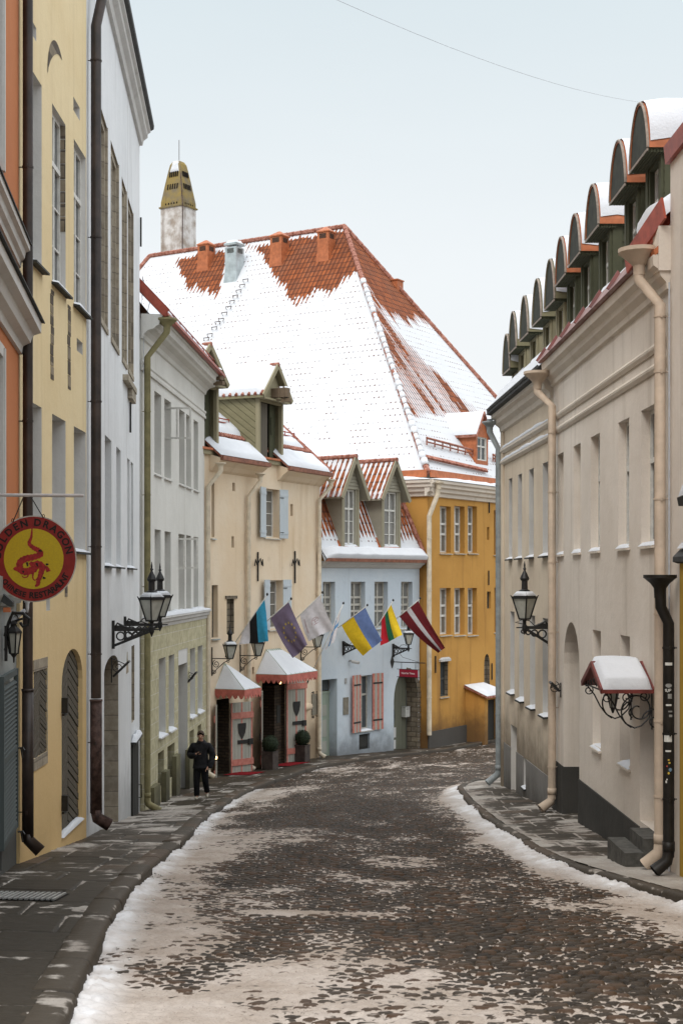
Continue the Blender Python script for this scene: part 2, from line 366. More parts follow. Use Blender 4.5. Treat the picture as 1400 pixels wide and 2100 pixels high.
# ------------------------------------------------------------------ the lie of the land
CTRL = [(-4,17.7,-3.68),(-4,22.35,-4.2),(-4.75,33.8,-5.68),(-4.3,44.4,-6.38),(-.8,52,-6.68),(3.2,57.5,-7.0),(7.7,66,-7.12),
 (-1.55,8.2,-2.62),(-2.18,13.85,-3.25),(-2.33,17.4,-3.66),(-2.4,22.8,-4.23),(-2.9,32.7,-5.42),(-2.47,40,-5.98),(-.97,47,-6.36),(.7,51,-6.58),(3,55,-6.83),(6.6,61,-7.04),
 (3.66,15.8,-3.62),(3.3,17.2,-3.75),(2.83,19.4,-3.96),(2.7,23.5,-4.3),(2.65,25.8,-4.5),(2.62,29.4,-4.78),(2.7,34,-5.16),(3.2,38,-5.5),(5.2,46,-6.15),
 (4.13,17.5,-3.77),(4.05,24,-4.27),(4.02,26.8,-4.47),(3.79,33.5,-5.0),
 (0,0,-1.65),(-4,0,-1.65),(4,0,-1.65),(-4,8,-2.5),(4.3,8,-2.6),(15,75,-7.4),(0,75,-7.3),(-10,60,-7.1),(14,62,-7.1),(11,48,-6.4),(8,32,-4.95),(-9,20,-3.9),(-9,40,-6.1),(9,20,-4.0),(0,-8,-.9),(0,90,-7.5),(25,60,-7.0)]
_c = np.array(CTRL, float)
def _phi(r2): return np.where(r2 > 1e-9, .5*r2*np.log(np.maximum(r2, 1e-9)), 0)
_n = len(_c); _A = np.zeros((_n+3, _n+3)); _d = _c[:, None, :2]-_c[None, :, :2]
_A[:_n, :_n] = _phi((_d**2).sum(-1)) + np.eye(_n)*1.5
_A[:_n, _n] = 1; _A[:_n, _n+1:] = _c[:, :2]; _A[_n, :_n] = 1; _A[_n+1:, :_n] = _c[:, :2].T
_W = np.linalg.solve(_A, np.concatenate([_c[:, 2], [0,0,0]]))
def G(x, y):
    x = np.asarray(x, float); y = np.asarray(y, float); r = _W[_n]+_W[_n+1]*x+_W[_n+2]*y
    for i in range(_n): r = r + _W[i]*_phi((x-_c[i,0])**2+(y-_c[i,1])**2)
    return r
def g1(x, y): return float(G(x, y))
KL = np.array([(0,-.9),(5,-1.25),(8.2,-1.55),(13.85,-2.14),(17.4,-2.33),(22.8,-2.4),(28,-2.72),(32.7,-2.85),(37,-2.75),(40,-2.4),(43.5,-1.75),(47,-.9),(51,.75),(55,3.0),(61,6.7),(66,10.2),(72,14.5)])
KR = np.array([(0,4.5),(10,4.1),(14,3.88),(15.8,3.66),(17.2,3.3),(19.4,2.86),(21.5,2.75),(23.5,2.7),(25.8,2.65),(29.4,2.62),(34,2.72),(36,2.95),(38,3.5),(41,5.2),(44,7.6),(48,11.3),(55,18),(72,34)])
WL = np.array([(0,-3.0),(12,-3.3),(17.7,-4.0),(22.35,-4.0),(33.8,-4.79),(34,-4.78),(44.4,-4.27),(52.04,-.8),(57.3,3.3),(66,8.9),(72,12.8)])
WR = np.array([(0,4.2),(17.5,4.13),(26.8,4.02),(33.5,3.79),(34.2,8)])
def smooth_line(K, y):
    yy = np.asarray(y, float); r = 0
    for o in (-1.2, -.6, 0, .6, 1.2): r = r+np.interp(yy+o, K[:, 0], K[:, 1])
    return r/5
kl = lambda y: smooth_line(KL, y); kr = lambda y: smooth_line(KR, y)
wl = lambda y: np.interp(y, WL[:, 0], WL[:, 1]); wr = lambda y: np.interp(y, WR[:, 0], WR[:, 1])
def rows(y0, y1, k, lo):
    out = [y0]
    while out[-1] < y1:
        y = out[-1]; out.append(y+max(lo, k*y*y/(1422*(1.6+.1*y))))
    return np.array(out)
def mesh_np(name, P, mask=None, fresh=None, mat=None, smooth=True, **pr):
    r, c = P.shape[:2]; me = bpy.data.meshes.new(name)
    i = np.arange((r-1)*(c-1)); a = (i//(c-1))*c + i % (c-1)
    fc = np.stack([a, a+1, a+c+1, a+c], 1).astype(np.int32)
    me.vertices.add(r*c); me.vertices.foreach_set('co', P.reshape(-1).astype(np.float32))
    me.loops.add(fc.size); me.loops.foreach_set('vertex_index', fc.reshape(-1))
    me.polygons.add(len(fc)); me.polygons.foreach_set('loop_start', np.arange(0, fc.size, 4, dtype=np.int32))
    try: me.polygons.foreach_set('loop_total', np.full(len(fc), 4, dtype=np.int32))
    except Exception: pass
    me.update(calc_edges=True)
    if mask is not None:
        at = me.attributes.new('mask', 'FLOAT_COLOR', 'POINT'); col = np.ones((r*c, 4), np.float32); col[:, :3] = mask.reshape(-1, 3); at.data.foreach_set('color', col.reshape(-1))
    if fresh is not None:
        at = me.attributes.new('fresh', 'FLOAT_VECTOR', 'POINT'); col = np.zeros((r*c, 3), np.float32); col[:, 0] = fresh.reshape(-1); at.data.foreach_set('vector', col.reshape(-1))
    if smooth: me.polygons.foreach_set('use_smooth', np.ones(len(fc), bool))
    if mat: me.materials.append(mat)
    o = bpy.data.objects.new(name, me); COL.objects.link(o)
    for k, v in pr.items(): o[k] = v
    return o
M['cobble'] = maskmat('cobbles_and_trodden_snow', (.026,.019,.013), (.078,.058,.041), (.38,.32,.268), (.5,.44,.39), rough=.6)
M['flag'] = maskmat('flagstones', (.04,.032,.022), (.09,.072,.053), (.33,.295,.26), (.44,.41,.37), rough=.6)
M['earth'] = solid('frozen_ground', (.2,.18,.15), .95, .3, .4)
# the wide ground below everything
ys = np.concatenate([np.linspace(-60, 80, 60), np.linspace(90, 900, 12)]); xs = np.concatenate([np.linspace(-600,-12,9), np.linspace(-8,30,20), np.linspace(40,600,9)])
X, Y = np.meshgrid(xs, ys); Z = G(np.clip(X,-9,24), np.clip(Y,-8,88))-.3
mesh_np('ground', np.stack([X, Y, Z], -1), mat=M['earth'], kind='structure')
# ---- the road: cobbles standing out of packed snow
def cells(x, y, c):
    ix = np.floor(x/c); iy = np.floor(y/(c*.82)); f1 = np.full(x.shape, 9.); f2 = np.full(x.shape, 9.); idx = np.zeros(x.shape)
    for dy in (-1, 0, 1):
        for dx in (-1, 0, 1):
            jx, jy = ix+dx, iy+dy
            px = (jx+.5+.5*(jy % 2)+(h2(jx, jy, 3)-.5)*.62)*c-.25*c; py = (jy+.5+(h2(jx, jy, 5)-.5)*.55)*c*.82
            d = np.hypot(x-px, (y-py)*1.12); t = h2(jx, jy, 9)
            f2 = np.where(d < f1, f1, np.minimum(f2, d)); idx = np.where(d < f1, t, idx); f1 = np.minimum(f1, d)
    return f1, f2, idx
yr = rows(3.5, 72, .34, .02); nc = 360
T = np.linspace(0, 1, nc)[None, :]; Yg = yr[:, None]+0*T
k0 = kl(yr)[:, None]-.03; k1 = kr(yr)[:, None]+.03; k1 = np.minimum(k1, k0+16)
X = k0+(k1-k0)*T
wx = X+.05*(fbm(X*2, Yg*2, 21, 2)-.5); wy = Yg+.06*(fbm(X*2, Yg*2, 22, 2)-.5)
f1, f2, tone = cells(wx, wy, .138)
dome = sst(0, .045, f2-f1)
stone = dome*(.024+.016*tone)-.01*(1-dome)
dl = X-k0; dr = (k1-X)
wide = np.clip(k1-k0, 4, 7.5)
tt = np.where(Yg < 40, (X-k0)/wide, .32+.3*T)
lowf = fbm(X*.55+3, Yg*.3, 31, 4)-.5; midf = fbm(X*1.7, Yg*.8, 32, 4)-.5; hif = fbm(X*7, Yg*7, 33, 3)-.5
bare = np.exp(-((tt-.66)/.24)**2)
lvl = .0235 - .0145*bare - .005*sst(.2,.5,tt)*(1-bare) + .05*lowf + .06*midf + .05*hif*(.35+.65*bare) + .02*(fbm(X*22, Yg*22, 34, 2)-.5)
lvl = lvl + .014*sst(.2, .02, tt) + .03*sst(.9, .99, tt)*sst(60,40,Yg)
lvl = lvl + .012*sst(.6,.3,tt)*sst(12,8,Yg) - .01*sst(20,27,Yg)*sst(.1,.3,tt) + .004*sst(30,42,Yg)
for cx_, cy_, rx_, ry_, a_ in ((.8, 19.3, .6, .7, .024), (.45, 20.1, .5, .4, .02), (-.1, 13.6, .9, .28, .03), (.5,16.8,.5,.25,.02), (.9,14.2,.35,.3,.02)):
    lvl = lvl + a_*np.exp(-(((X-cx_)/rx_)**2+((Yg-cy_)/ry_)**2)**2)
# ploughed ridges against the kerbs
bl = fbm(Yg*1.1, X*.8, 41, 3); br_ = fbm(Yg*1.1, X*.8, 43, 3); cl_ = fbm(X*14, Yg*14, 44, 4); cm_ = fbm(X*5, Yg*5, 45, 3)
rl = np.exp(-((dl-.02)/(.1+.12*bl))**2)*sst(.3,.62,bl)*sst(41, 37.5, Yg)*.06*(.4+cm_)
rr = np.exp(-((dr-.02)/(.13+.16*br_))**2)*sst(.28,.6,br_)*sst(39, 34, Yg)*.06*(.4+cm_)
lvl = lvl + .03*np.exp(-(dr/(.7+.35*fbm(Yg*.8, X*.8, 73, 3)))**4)*sst(40,32,Yg) + rl+rr+(cl_-.45)*(rl+rr)*1.3
sn = sst(-.011, .009, lvl-stone)
dust = sst(.5,.75,fbm(X*2.2, Yg*1.2, 48, 4))*(.15+.3*sst(26,42,Yg))
sn = np.maximum(sn, dust*(.4+.6*tone))
Zr = np.maximum(stone, lvl*.75+stone*.3)
Zr = Zr + sn*(.02*(fbm(X*8, Yg*8, 71, 3)-.5)+.012*(fbm(X*24, Yg*24, 72, 2)-.5))*sst(26, 14, Yg)
crown = .05*(1-((T-.5)*2)**2)
mask = np.stack([sn, tone, (1-dome)*(1-sn)], -1)
fresh = np.clip((rl+rr)*18-.2+.8*np.exp(-(dr/.45)**2)*sst(40,30,Yg)+.7*np.exp(-(dl/.3)**2), 0, 1)*np.clip(.2+fbm(X*5,Yg*5,46,3), 0, 1)
mesh_np('road', np.stack([X, Yg, G(X, Yg)+crown+Zr], -1), mask, fresh, M['cobble'], kind='structure')
# ---- pavements
def pavement(name, kf, wf, y0, y1, sgn, slab, kerbw, snowf):
    yr = rows(y0, y1, .6, .03); n = 110; T = np.linspace(0, 1, n)[None, :]
    Yg = yr[:, None]+0*T; k = kf(yr)[:, None]-sgn*kerbw*.75; w = wf(yr)[:, None]; X = k+(w-k)*T
    d = np.abs(X-k); arc = np.concatenate([[0], np.cumsum(np.hypot(np.diff(yr), np.diff(kf(yr))))])[:, None]+0*T
    row = np.floor(arc/slab[0]); e1 = np.abs(arc/slab[0]-np.round(arc/slab[0]))*slab[0]
    off = h2(row, row*0, 3)*slab[1]; cc = np.floor((d+off)/slab[1]); e2 = np.abs((d+off)/slab[1]-np.round((d+off)/slab[1]))*slab[1]
    wob = .012*(fbm(X*4, Yg*4, 5, 3)); e = np.minimum(e1, e2)+wob*.6-.003
    jt = 1-sst(.008, .022, e); tone = h2(row, cc, 12)*.75+.25*fbm(X*3, Yg*3, 8, 3)
    z = -.016*jt+.012*(h2(row, cc, 13)-.5)+.012*(fbm(X*6, Yg*6, 9, 4)-.5)
    s = snowf(X, Yg, d, T, jt)
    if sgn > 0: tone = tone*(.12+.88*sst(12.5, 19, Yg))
    mask = np.stack([np.clip(s, 0, 1), tone, jt*(1-np.clip(s, 0, 1))], -1)
    zz = G(X, Yg)+.13+z+np.clip(s-.4, 0, 1)*.012
    return mesh_np(name, np.stack([X, Yg, zz], -1), mask, np.zeros_like(X), M['flag'], kind='structure')
def snL(X, Y, d, T, jt):
    a = fbm(X*1.3, Y*.7, 51, 4); b = fbm(X*.9, Y*9, 52, 3); c = fbm(X*6, Y*6, 53, 3)
    s = .66*jt*sst(.36, .56, a+.15*c) + .4*sst(14.5, 18.5, Y)*sst(38, 31, Y)*(.35+1.1*c)*sst(.3,.6,a+.2*b) + .8*sst(.6, .76, .55*a+.5*b)*sst(16, 21, Y)*sst(46,36,Y)
    s = s + .75*sst(.6, .72, b*.6+a*.4+.03)*sst(14,17,Y)*.6 + .75*sst(.56,.72,c*.4+a*.6)*sst(24,12,Y) + .3*sst(.4,.7,a)*sst(14,20,Y)
    s = s + 1.0*sst(.88, .985, T+.09*(c-.5))*sst(21, 24, Y)*sst(36, 33, Y)
    return s*(.75+.5*c)
def snR(X, Y, d, T, jt):
    a = fbm(X*1.3, Y*.8, 61, 4); b = fbm(X*1.2, Y*8, 62, 3); c = fbm(X*6, Y*6, 63, 3)
    s = .7*jt + .85*sst(20.2, 19.0, Y+.9*(a-.5)) + .8*sst(.55, .7, .5*a+.5*b) + .9*sst(.75, .95, T+.2*(a-.5))*sst(19,21,Y)*sst(26,24,Y)*sst(.4,.5,a) + .6*sst(.2, .0, T) + .5*sst(.38, .6, .6*a+.4*c)
    return s*(.7+.5*c)
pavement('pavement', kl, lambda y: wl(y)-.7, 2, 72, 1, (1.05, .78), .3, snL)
pavement('pavement', kr, lambda y: wr(y)+.5, 8, 34.0, -1, (.62, .62), .2, snR)
yr_ = np.linspace(33.9, 44, 60)
X = np.stack([kr(yr_)+(11-kr(yr_))*t for t in np.linspace(0, 1, 30)], 1); Yg = yr_[:, None]+0*X
s_ = np.clip(.35+1.2*(fbm(X*1.5, Yg*1.5, 66, 4)-.4), 0, 1)
mesh_np('pavement', np.stack([X, Yg, G(X, Yg)+.1], -1), np.stack([s_, fbm(X*3, Yg*3, 67, 3), 0*X], -1), 0*X, M['flag'], kind='structure')
def kerb(kf, y0, y1, sgn, w, h, lenk, seed):
    yr = rows(y0, y1, .5, .035); n = len(yr); k = kf(yr)
    arc = np.concatenate([[0], np.cumsum(np.hypot(np.diff(yr), np.diff(k)))])
    idx = np.floor(arc/lenk); e = np.abs(arc/lenk-np.round(arc/lenk))*lenk; jt = 1-sst(.006, .03, e)
    zo = .028*(h2(idx, idx*0, seed)-.5); xo = .03*(h2(idx, idx*0, seed+1)-.5)
    prof = [(-.02,-.3), (.0,-.02), (.012, h-.05), (.035, h-.012), (.07, h), (w*.6, h+.004), (w-.03, h), (w-.01, h-.015), (w, -.25)]
    P = np.zeros((n, len(prof), 3)); mk = np.zeros((n, len(prof), 3)); Yc = yr
    for j, (a, b) in enumerate(prof):
        q = .014*(fbm(Yc*5, Yc*0+j*3.3, seed+2, 4)-.5)
        x = k-sgn*(a+xo+q); P[:, j, 0] = x; P[:, j, 1] = Yc
        P[:, j, 2] = G(k, Yc)+b+(zo+q-.02*jt if b > .02 else 0)
        mk[:, j, 0] = np.clip((fbm(Yc*2.5, Yc*0+j*.4, seed+4, 4)-.52)*4, 0, 1)*(.75 if 3 <= j <= 7 else .1) + (.5*jt if j > 2 else 0)
        mk[:, j, 1] = .5+.35*h2(idx, idx*0, seed+5)*(1 if j > 2 else .6); mk[:, j, 2] = jt*.8 + (.25 if j in (1,2) else 0)
    return mesh_np('kerb', P, mk, np.zeros(P.shape[:2]), M['flag'], kind='structure')
kerb(kl, 2.5, 72, 1, .3, .15, 1.25, 71); kerb(kr, 8, 42, -1, .2, .14, 1.0, 81)
# loose lumps of swept snow along the kerbs
mb = MB()
def lump(x, y, r):
    z = g1(x, y)+r*.35+.05; pts = []
    for k in range(5):
        for i in range(6):
            a = 2*PI*i/6+k; q = PI*(k+.5)/5; rr_ = r*random.uniform(.65, 1.2)
            pts.append((x+rr_*math.sin(q)*math.cos(a), y+rr_*math.sin(q)*math.sin(a), z-rr_*.7*math.cos(q)))
    fs = [[k*6+i, k*6+(i+1) % 6, (k+1)*6+(i+1) % 6, (k+1)*6+i] for k in range(4) for i in range(6)]+[[0,1,2,3,4,5], [24,25,26,27,28,29]]
    mb.add(pts, fs)
for i in range(160):
    y = random.uniform(9.5, 37); x = float(kl(y))+abs(random.gauss(.05, .13)); lump(x, y, random.uniform(.006, .018))
for i in range(200):
    y = random.uniform(15, 34); x = float(kr(y))-abs(random.gauss(.05, .16)); lump(x, y, random.uniform(.008, .024))
for i in range(120):
    y = random.uniform(22.6, 33.5); x = float(wl(y))+abs(random.gauss(.05, .15)); lump(x, y, random.uniform(.01, .03))
link('snow', mb, M['snowdirty'], None, True, kind='stuff')
# ------------------------------------------------------------------ building blocks
def H(s0, s1, z0, z1, dep=.25, rise=0, pointed=False, rm=1, sill=True): return dict(s0=min(s0,s1), s1=max(s0,s1), z0=min(z0,z1), z1=max(z0,z1), dep=dep, rise=rise, pt=pointed, rm=rm, sill=sill)
def arcpts(h, n=12):
    s0, s1, z1 = h['s0'], h['s1'], h['z1']; m = (s0+s1)/2; w = (s1-s0)/2; zs = z1-h['rise']; out = []
    for i in range(n+1):
        t = i/n
        if h['pt']:
            a = (t*2 if t < .5 else (1-t)*2); x = 1-math.cos(a*PI/2)**1.0
            y = math.sin(a*PI/2*.98)/math.sin(PI/2*.98); xx = -1+x*1.0 if t < .5 else 1-x
            out.append((m+w*xx, zs+h['rise']*y))
        else: out.append((m-w*math.cos(PI*t), zs+h['rise']*math.sin(PI*t)))
    return out
def wall(mb, fr, s0, s1, z0, z1, holes=(), d=0.0, zoff=None):
    ss = sorted(set([s0, s1]+[min(max(x, s0), s1) for h in holes for x in (h['s0'], h['s1'])]))
    zz = sorted(set([z0, z1]+[min(max(x, z0), z1) for h in holes for x in (h['z0'], h['z1'])]))
    for a, b in zip(ss[:-1], ss[1:]):
        for c, e in zip(zz[:-1], zz[1:]):
            if b-a < 1e-6 or e-c < 1e-6: continue
            m, q = (a+b)/2, (c+e)/2
            if any(h['s0'] < m < h['s1'] and h['z0'] < q < h['z1'] for h in holes): continue
            mb.poly([fr(a,d,c), fr(b,d,c), fr(b,d,e), fr(a,d,e)])
    for h in holes:
        k = d-h['dep']; a, b, c, e = h['s0'], h['s1'], h['z0'], h['z1']; r = h['rm']; top = e-h['rise']
        mb.poly([fr(a,d,c), fr(a,k,c), fr(a,k,top), fr(a,d,top)], r); mb.poly([fr(b,d,c), fr(b,d,top), fr(b,k,top), fr(b,k,c)], r)
        mb.poly([fr(a,d,c), fr(b,d,c), fr(b,k,c), fr(a,k,c)], r)
        if h['rise']:
            p = arcpts(h)
            for (x0, y0), (x1, y1) in zip(p[:-1], p[1:]):
                mb.poly([fr(x0,d,y0), fr(x1,d,y1), fr(x1,k,y1), fr(x0,k,y0)], r)
                mb.poly([fr(x0,d,y0), fr(x0,d,e+1e-4), fr(x1,d,e+1e-4), fr(x1,d,y1)])
        else: mb.poly([fr(a,d,e), fr(a,k,e), fr(b,k,e), fr(b,d,e)], r)
def shell(mb, fr, s0, s1, depth, z0, z1, d=0.0, mi=0):
    mb.poly([fr(s0,d,z0), fr(s0,d,z1), fr(s0,-depth,z1), fr(s0,-depth,z0)], mi); mb.poly([fr(s1,d,z0), fr(s1,-depth,z0), fr(s1,-depth,z1), fr(s1,d,z1)], mi)
    mb.poly([fr(s0,-depth,z0), fr(s0,-depth,z1), fr(s1,-depth,z1), fr(s1,-depth,z0)], mi)
def window(fr, par, h, d=0.0, nx=2, rows_=(.62,), fm=None, gm=None, fw=.06, bars=0, sill=None, snow=True, out=.07, ov=.05, wd=None):
    """a window set at the back of an opening: frame, pane, and where there is one a sill with snow on it"""
    a, b, c, e = h['s0'], h['s1'], h['z0'], h['z1']; k = d-h['dep']+.045; fm = fm or M['frame']; gm = gm or M['glass']
    mb = MB(); t = .05
    for x0, x1 in ((a, a+fw), (b-fw, b)): mb.box(fr, x0, x1, k-t, k, c, e)
    for y0, y1 in ((c, c+fw), (e-fw, e)): mb.box(fr, a+fw, b-fw, k-t, k-.002, y0, y1)
    for r in rows_: y = c+(e-c)*r; mb.box(fr, a+fw, b-fw, k-t, k+.012, y-fw*.6, y+fw*.6)
    for i in range(1, nx): x = a+(b-a)*i/nx; mb.box(fr, x-fw*.55, x+fw*.55, k-t, k+.004, c+fw, e-fw)
    ys = [c]+[c+(e-c)*r for r in rows_]+[e]
    if bars:
        for y0, y1 in zip(ys[:-1], ys[1:]):
            n = max(1, round((y1-y0)/bars))
            for i in range(1, n): y = y0+(y1-y0)*i/n; mb.box(fr, a+fw, b-fw, k-t*.6, k-.006, y-.013, y+.013)
    w = link('window', mb, fm, par)
    g = MB(); g.poly([fr(a+.01, k-t*.7, c+.01), fr(b-.01, k-t*.7, c+.01), fr(b-.01, k-t*.7, e-.01), fr(a+.01, k-t*.7, e-.01)]); link('pane', g, gm, w)
    if sill is not None:
        q = MB(); q.hexa([fr(a-ov,k,c-.05), fr(b+ov,k,c-.05), fr(b+ov,d+out,c-.075), fr(a-ov,d+out,c-.075), fr(a-ov,k,c-.01), fr(b+ov,k,c-.01), fr(b+ov,d+out,c-.045), fr(a-ov,d+out,c-.045)])
        link('sill', q, sill, w)
        if snow:
            q = MB(); pad(q, fr(a-ov*.4,k,c-.008), fr(b+ov*.4,k,c-.008), fr(b+ov*.6,d+out-.01,c-.042), fr(a-ov*.6,d+out-.01,c-.042), .045, 6, 4); link('snow', q, M['snow'], w, True)
    return w
def pad(mb, p0, p1, p2, p3, th, nu=10, nv=6, mi=0, rough=.35, up=None, bulge=.16):
    """a rounded layer of snow lying on the quad p0 p1 p2 p3"""
    p0, p1, p2, p3 = [Vector(p) for p in (p0, p1, p2, p3)]
    nrm = (p1-p0).cross(p3-p0); nrm = nrm.normalized() if nrm.length > 0 else Vector((0,0,1))
    if nrm.z < 0: nrm = -nrm
    if up is not None: nrm = Vector(up)
    P = np.zeros((nv+1, nu+1, 3)); sd = random.random()*50
    for i in range(nv+1):
        for j in range(nu+1):
            u, v = j/nu, i/nv
            a = min(u, 1-u)/bulge; b = min(v, 1-v)/bulge
            k = min(1, max(0, a))**.5*min(1, max(0, b))**.5
            q = (p0*(1-u)+p1*u)*(1-v)+(p3*(1-u)+p2*u)*v
            nz = float(vnoise(np.array(q.x*3.1+sd+q.z), np.array(q.y*3.1), 3))
            P[i, j] = q+nrm*(.004+th*k*(1-rough+2*rough*nz))
    mb.grid(P, mi)
def downpipe(name, par, fr, path, r, mat, ringz=(), hop=None, shoe=None, hs=.2, low=None):
    """path of (s, d, z); hop: position of the hopper on top"""
    mb = MB(); mb.tube([fr(*p) for p in path], r, 12)
    for s, d, z in ringz:
        mb.tube([fr(s,d,z-.012), fr(s,d,z+.012)], r*1.12, 12); mb.tube([fr(s,d,z), fr(s,0,z)], .008, 5)
        for e in (-1, 1): mb.box(fr, s+e*r*1.1-.012, s+e*r*1.1+.012, d-.01, d+.01, z-.025, z+.025)
    if hop:
        c = fr(*hop)
        mb.lathe(c, [(r*1.02, -.12), (r*1.1, 0), (hs*.62, hs*.3), (hs, hs*.62), (hs*1.08, hs*.66), (hs*1.08, hs*.86), (hs*.95, hs*.86), (hs*.9, hs*.6)], 16)
    o = link(name, mb, mat, par, True)
    try:
        bpy.context.view_layer.update()
        md = o.modifiers.new('edges', 'EDGE_SPLIT'); md.split_angle = R(40)
    except Exception: pass
    if low:
        s, d, z0, z1, m2 = low; q = MB(); q.tube([fr(s,d,z0), fr(s,d,z1)], r*1.14, 12); q.tube([fr(s,d,z1), fr(s,d,z1+.03)], r*1.24, 12)
        if shoe: q.tube([fr(*p) for p in shoe], [r*1.14]*(len(shoe)-1)+[r*1.25], 12)
        link('pipe_foot', q, m2, o, True)
    elif shoe:
        q = MB(); q.tube([fr(*p) for p in shoe], [r*1.05]*(len(shoe)-1)+[r*1.2], 12, caps=False); q.tube([fr(*shoe[0]), fr(shoe[0][0], shoe[0][1], shoe[0][2]+.12)], r*1.1, 12); link('pipe_foot', q, mat, o, True)
    return o
def herring(mb, fr, s0, s1, z0, z1, d, pw=.1, slope=1.9, vee=1, th=.02):
    """planks running from a middle line down (vee=1) to both edges"""
    m = (s0+s1)/2; hw = (s1-s0)/2; z = z0-hw*slope-pw
    while z < z1+hw*slope:
        for sg in (-1, 1):
            e = m+sg*hw
            za, zb = (z+hw*slope, z) if vee > 0 else (z, z+hw*slope)
            pts = [(m+sg*.004, za), (e, zb), (e, zb+pw*.8), (m+sg*.004, za+pw*.8)]
            # clip to the rectangle, top and bottom
            def clip(p, lim, keep):
                out = []
                for i in range(len(p)):
                    a, b = p[i], p[(i+1) % len(p)]; ia, ib = keep(a[1]), keep(b[1])
                    if ia: out.append(a)
                    if ia != ib: t = (lim-a[1])/(b[1]-a[1]); out.append((a[0]+(b[0]-a[0])*t, lim))
                return out
            q = clip(pts, z0, lambda v: v >= z0)
            if len(q) > 2: q = clip(q, z1, lambda v: v <= z1)
            if len(q) > 2:
                o = random.uniform(0, .012); mb.plate([fr(x, d+o, y) for x, y in q], fr.n*th)
        z += pw
def gable_roof_sheet(name, par, fr, pts, mat, du=.25, snowf=None):
    """a roof slope given by corner points p0 (eave start) p1 (eave end) p2 (top end) p3 (top start)"""
    p0, p1, p2, p3 = [Vector(p) for p in pts]
    eu = (p1-p0).normalized(); nr = (p1-p0).cross(p3-p0).normalized(); ev = nr.cross(eu)
    if ev.z < 0: ev = -ev
    nu = max(2, int((p1-p0).length/du)); nv = max(2, int((p3-p0).length/du))
    me = bpy.data.meshes.new(name); u = np.linspace(0, 1, nu+1)[None, :, None]; v = np.linspace(0, 1, nv+1)[:, None, None]
    P = (np.array(p0)*(1-u)+np.array(p1)*u)*(1-v)+(np.array(p3)*(1-u)+np.array(p2)*u)*v
    mb = MB(); mb.grid(P); o = link(name, mb, mat, par)
    fl = P.reshape(-1, 3); ru = (fl-np.array(p0))@np.array(eu); rv = (fl-np.array(p0))@np.array(ev)
    uvl = o.data.uv_layers.new(name='UVMap'); li = np.zeros(len(o.data.loops), np.int32); o.data.loops.foreach_get('vertex_index', li)
    uvl.data.foreach_set('uv', np.stack([ru[li], rv[li]], 1).reshape(-1))
    s = snowf(fl, ru, rv) if snowf is not None else np.ones(len(fl))
    at = o.data.attributes.new('snow', 'FLOAT_VECTOR', 'POINT'); a = np.zeros((len(fl), 3), np.float32); a[:, 0] = s; at.data.foreach_set('vector', a.reshape(-1))
    return o
def ridge_line(mb, a, b, r=.11, step=.36):
    a, b = Vector(a), Vector(b); n = max(1, int((b-a).length/step)); t = (b-a).normalized()
    for i in range(n):
        p = a+(b-a)*(i/n); q = a+(b-a)*((i+1)/n); mb.tube([p-t*.02, q+t*.02], [r*1.06, r*.9], 7)
def anchor(par, fr, s, z0, z1, d=.02, arms=True):
    mb = MB(); mb.box(fr, s-.022, s+.022, d, d+.04, z0, z1)
    if arms:
        zc = z0+(z1-z0)*.62
        for sg in (-1, 1):
            pts = [fr(s, d+.04, zc), fr(s+sg*.1, d+.06, zc+.16), fr(s+sg*.17, d+.07, zc-.06), fr(s+sg*.25, d+.06, zc+.12), fr(s+sg*.3, d+.05, zc-.1)]
            mb.tube(pts, .02, 6)
    return link('wall_anchor', mb, M['iron'], par)

# ================================================================== left side
# ---- the orange house at the very edge
f0 = Fr((-4+.122*9.7, 8.0), (-4.0, 17.66)); E0 = f0.L
b0 = thing('orange_house', 'orange house with a grey ground floor and white mouldings at the left edge', 'house', f0(E0/2, -3, -3.5))
mb = MB(); zg = .05
hs0 = [H(f0.s(-130), f0.s(-3), 3.95+.6, 8.0, .18), H(f0.s(-110), f0.s(-2), .5, 2.42, .18)]
wall(mb, f0, 0, E0, zg, 11, hs0); shell(mb, f0, 0, E0, 7, zg, 11)
link('wall', mb, [M['orange'], M['reveal']], b0)
mb = MB(); wall(mb, f0, 0, E0, -6, zg, [H(E0-2.9, E0-1.6, -3.3, -1.1, .2)], -.03); shell(mb, f0, 0, E0, 7, -6, zg, -.03); link('ground_floor', mb, [M['greyblue'], M['greyblue']], b0)
for h in hs0:
    w = window(f0, b0, h, sill=None); q = MB(); o_ = .13
    a, b, c, e = h['s0'], h['s1'], h['z0'], h['z1']
    q.box(f0, b, b+o_, 0, .05, c-.1, e+o_); q.box(f0, a-o_, a, 0, .05, c-.1, e+o_); q.box(f0, a, b, 0, .05, e, e+o_)
    q.box(f0, b+.02, b+o_-.03, .05, .07, c-.1, e+.1); link('surround', q, M['whitetrim'], w)
for zt, zb_, pr in ((4.16, 3.86, .16), (3.22, 2.78, .3)):
    q = MB(); hh = zt-zb_
    q.prof(f0, [(0,zb_), (pr*.15,zb_), (pr*.2,zb_+hh*.2), (pr*.5,zb_+hh*.3), (pr*.6,zb_+hh*.55), (pr*.9,zb_+hh*.62), (pr*.92,zb_+hh*.88), (pr*.8,zt-.03), (0,zt-.0)], 0, E0+.02)
    c_ = link('cornice', q, M['whitetrim'], b0)
    q = MB(); q.prof(f0, [(0,zt), (pr*1.05,zt-.045), (pr*1.05,zt-.028), (0,zt+.03)], 0, E0+.05); link('flashing', q, M['darkroof'], c_)
q = MB(); q.prof(f0, [(0,-.3), (.05,-.3), (.1,-.18), (.1,.02), (0,.05)], 0, E0-.3); link('belt_course', q, M['greyblue'], b0)
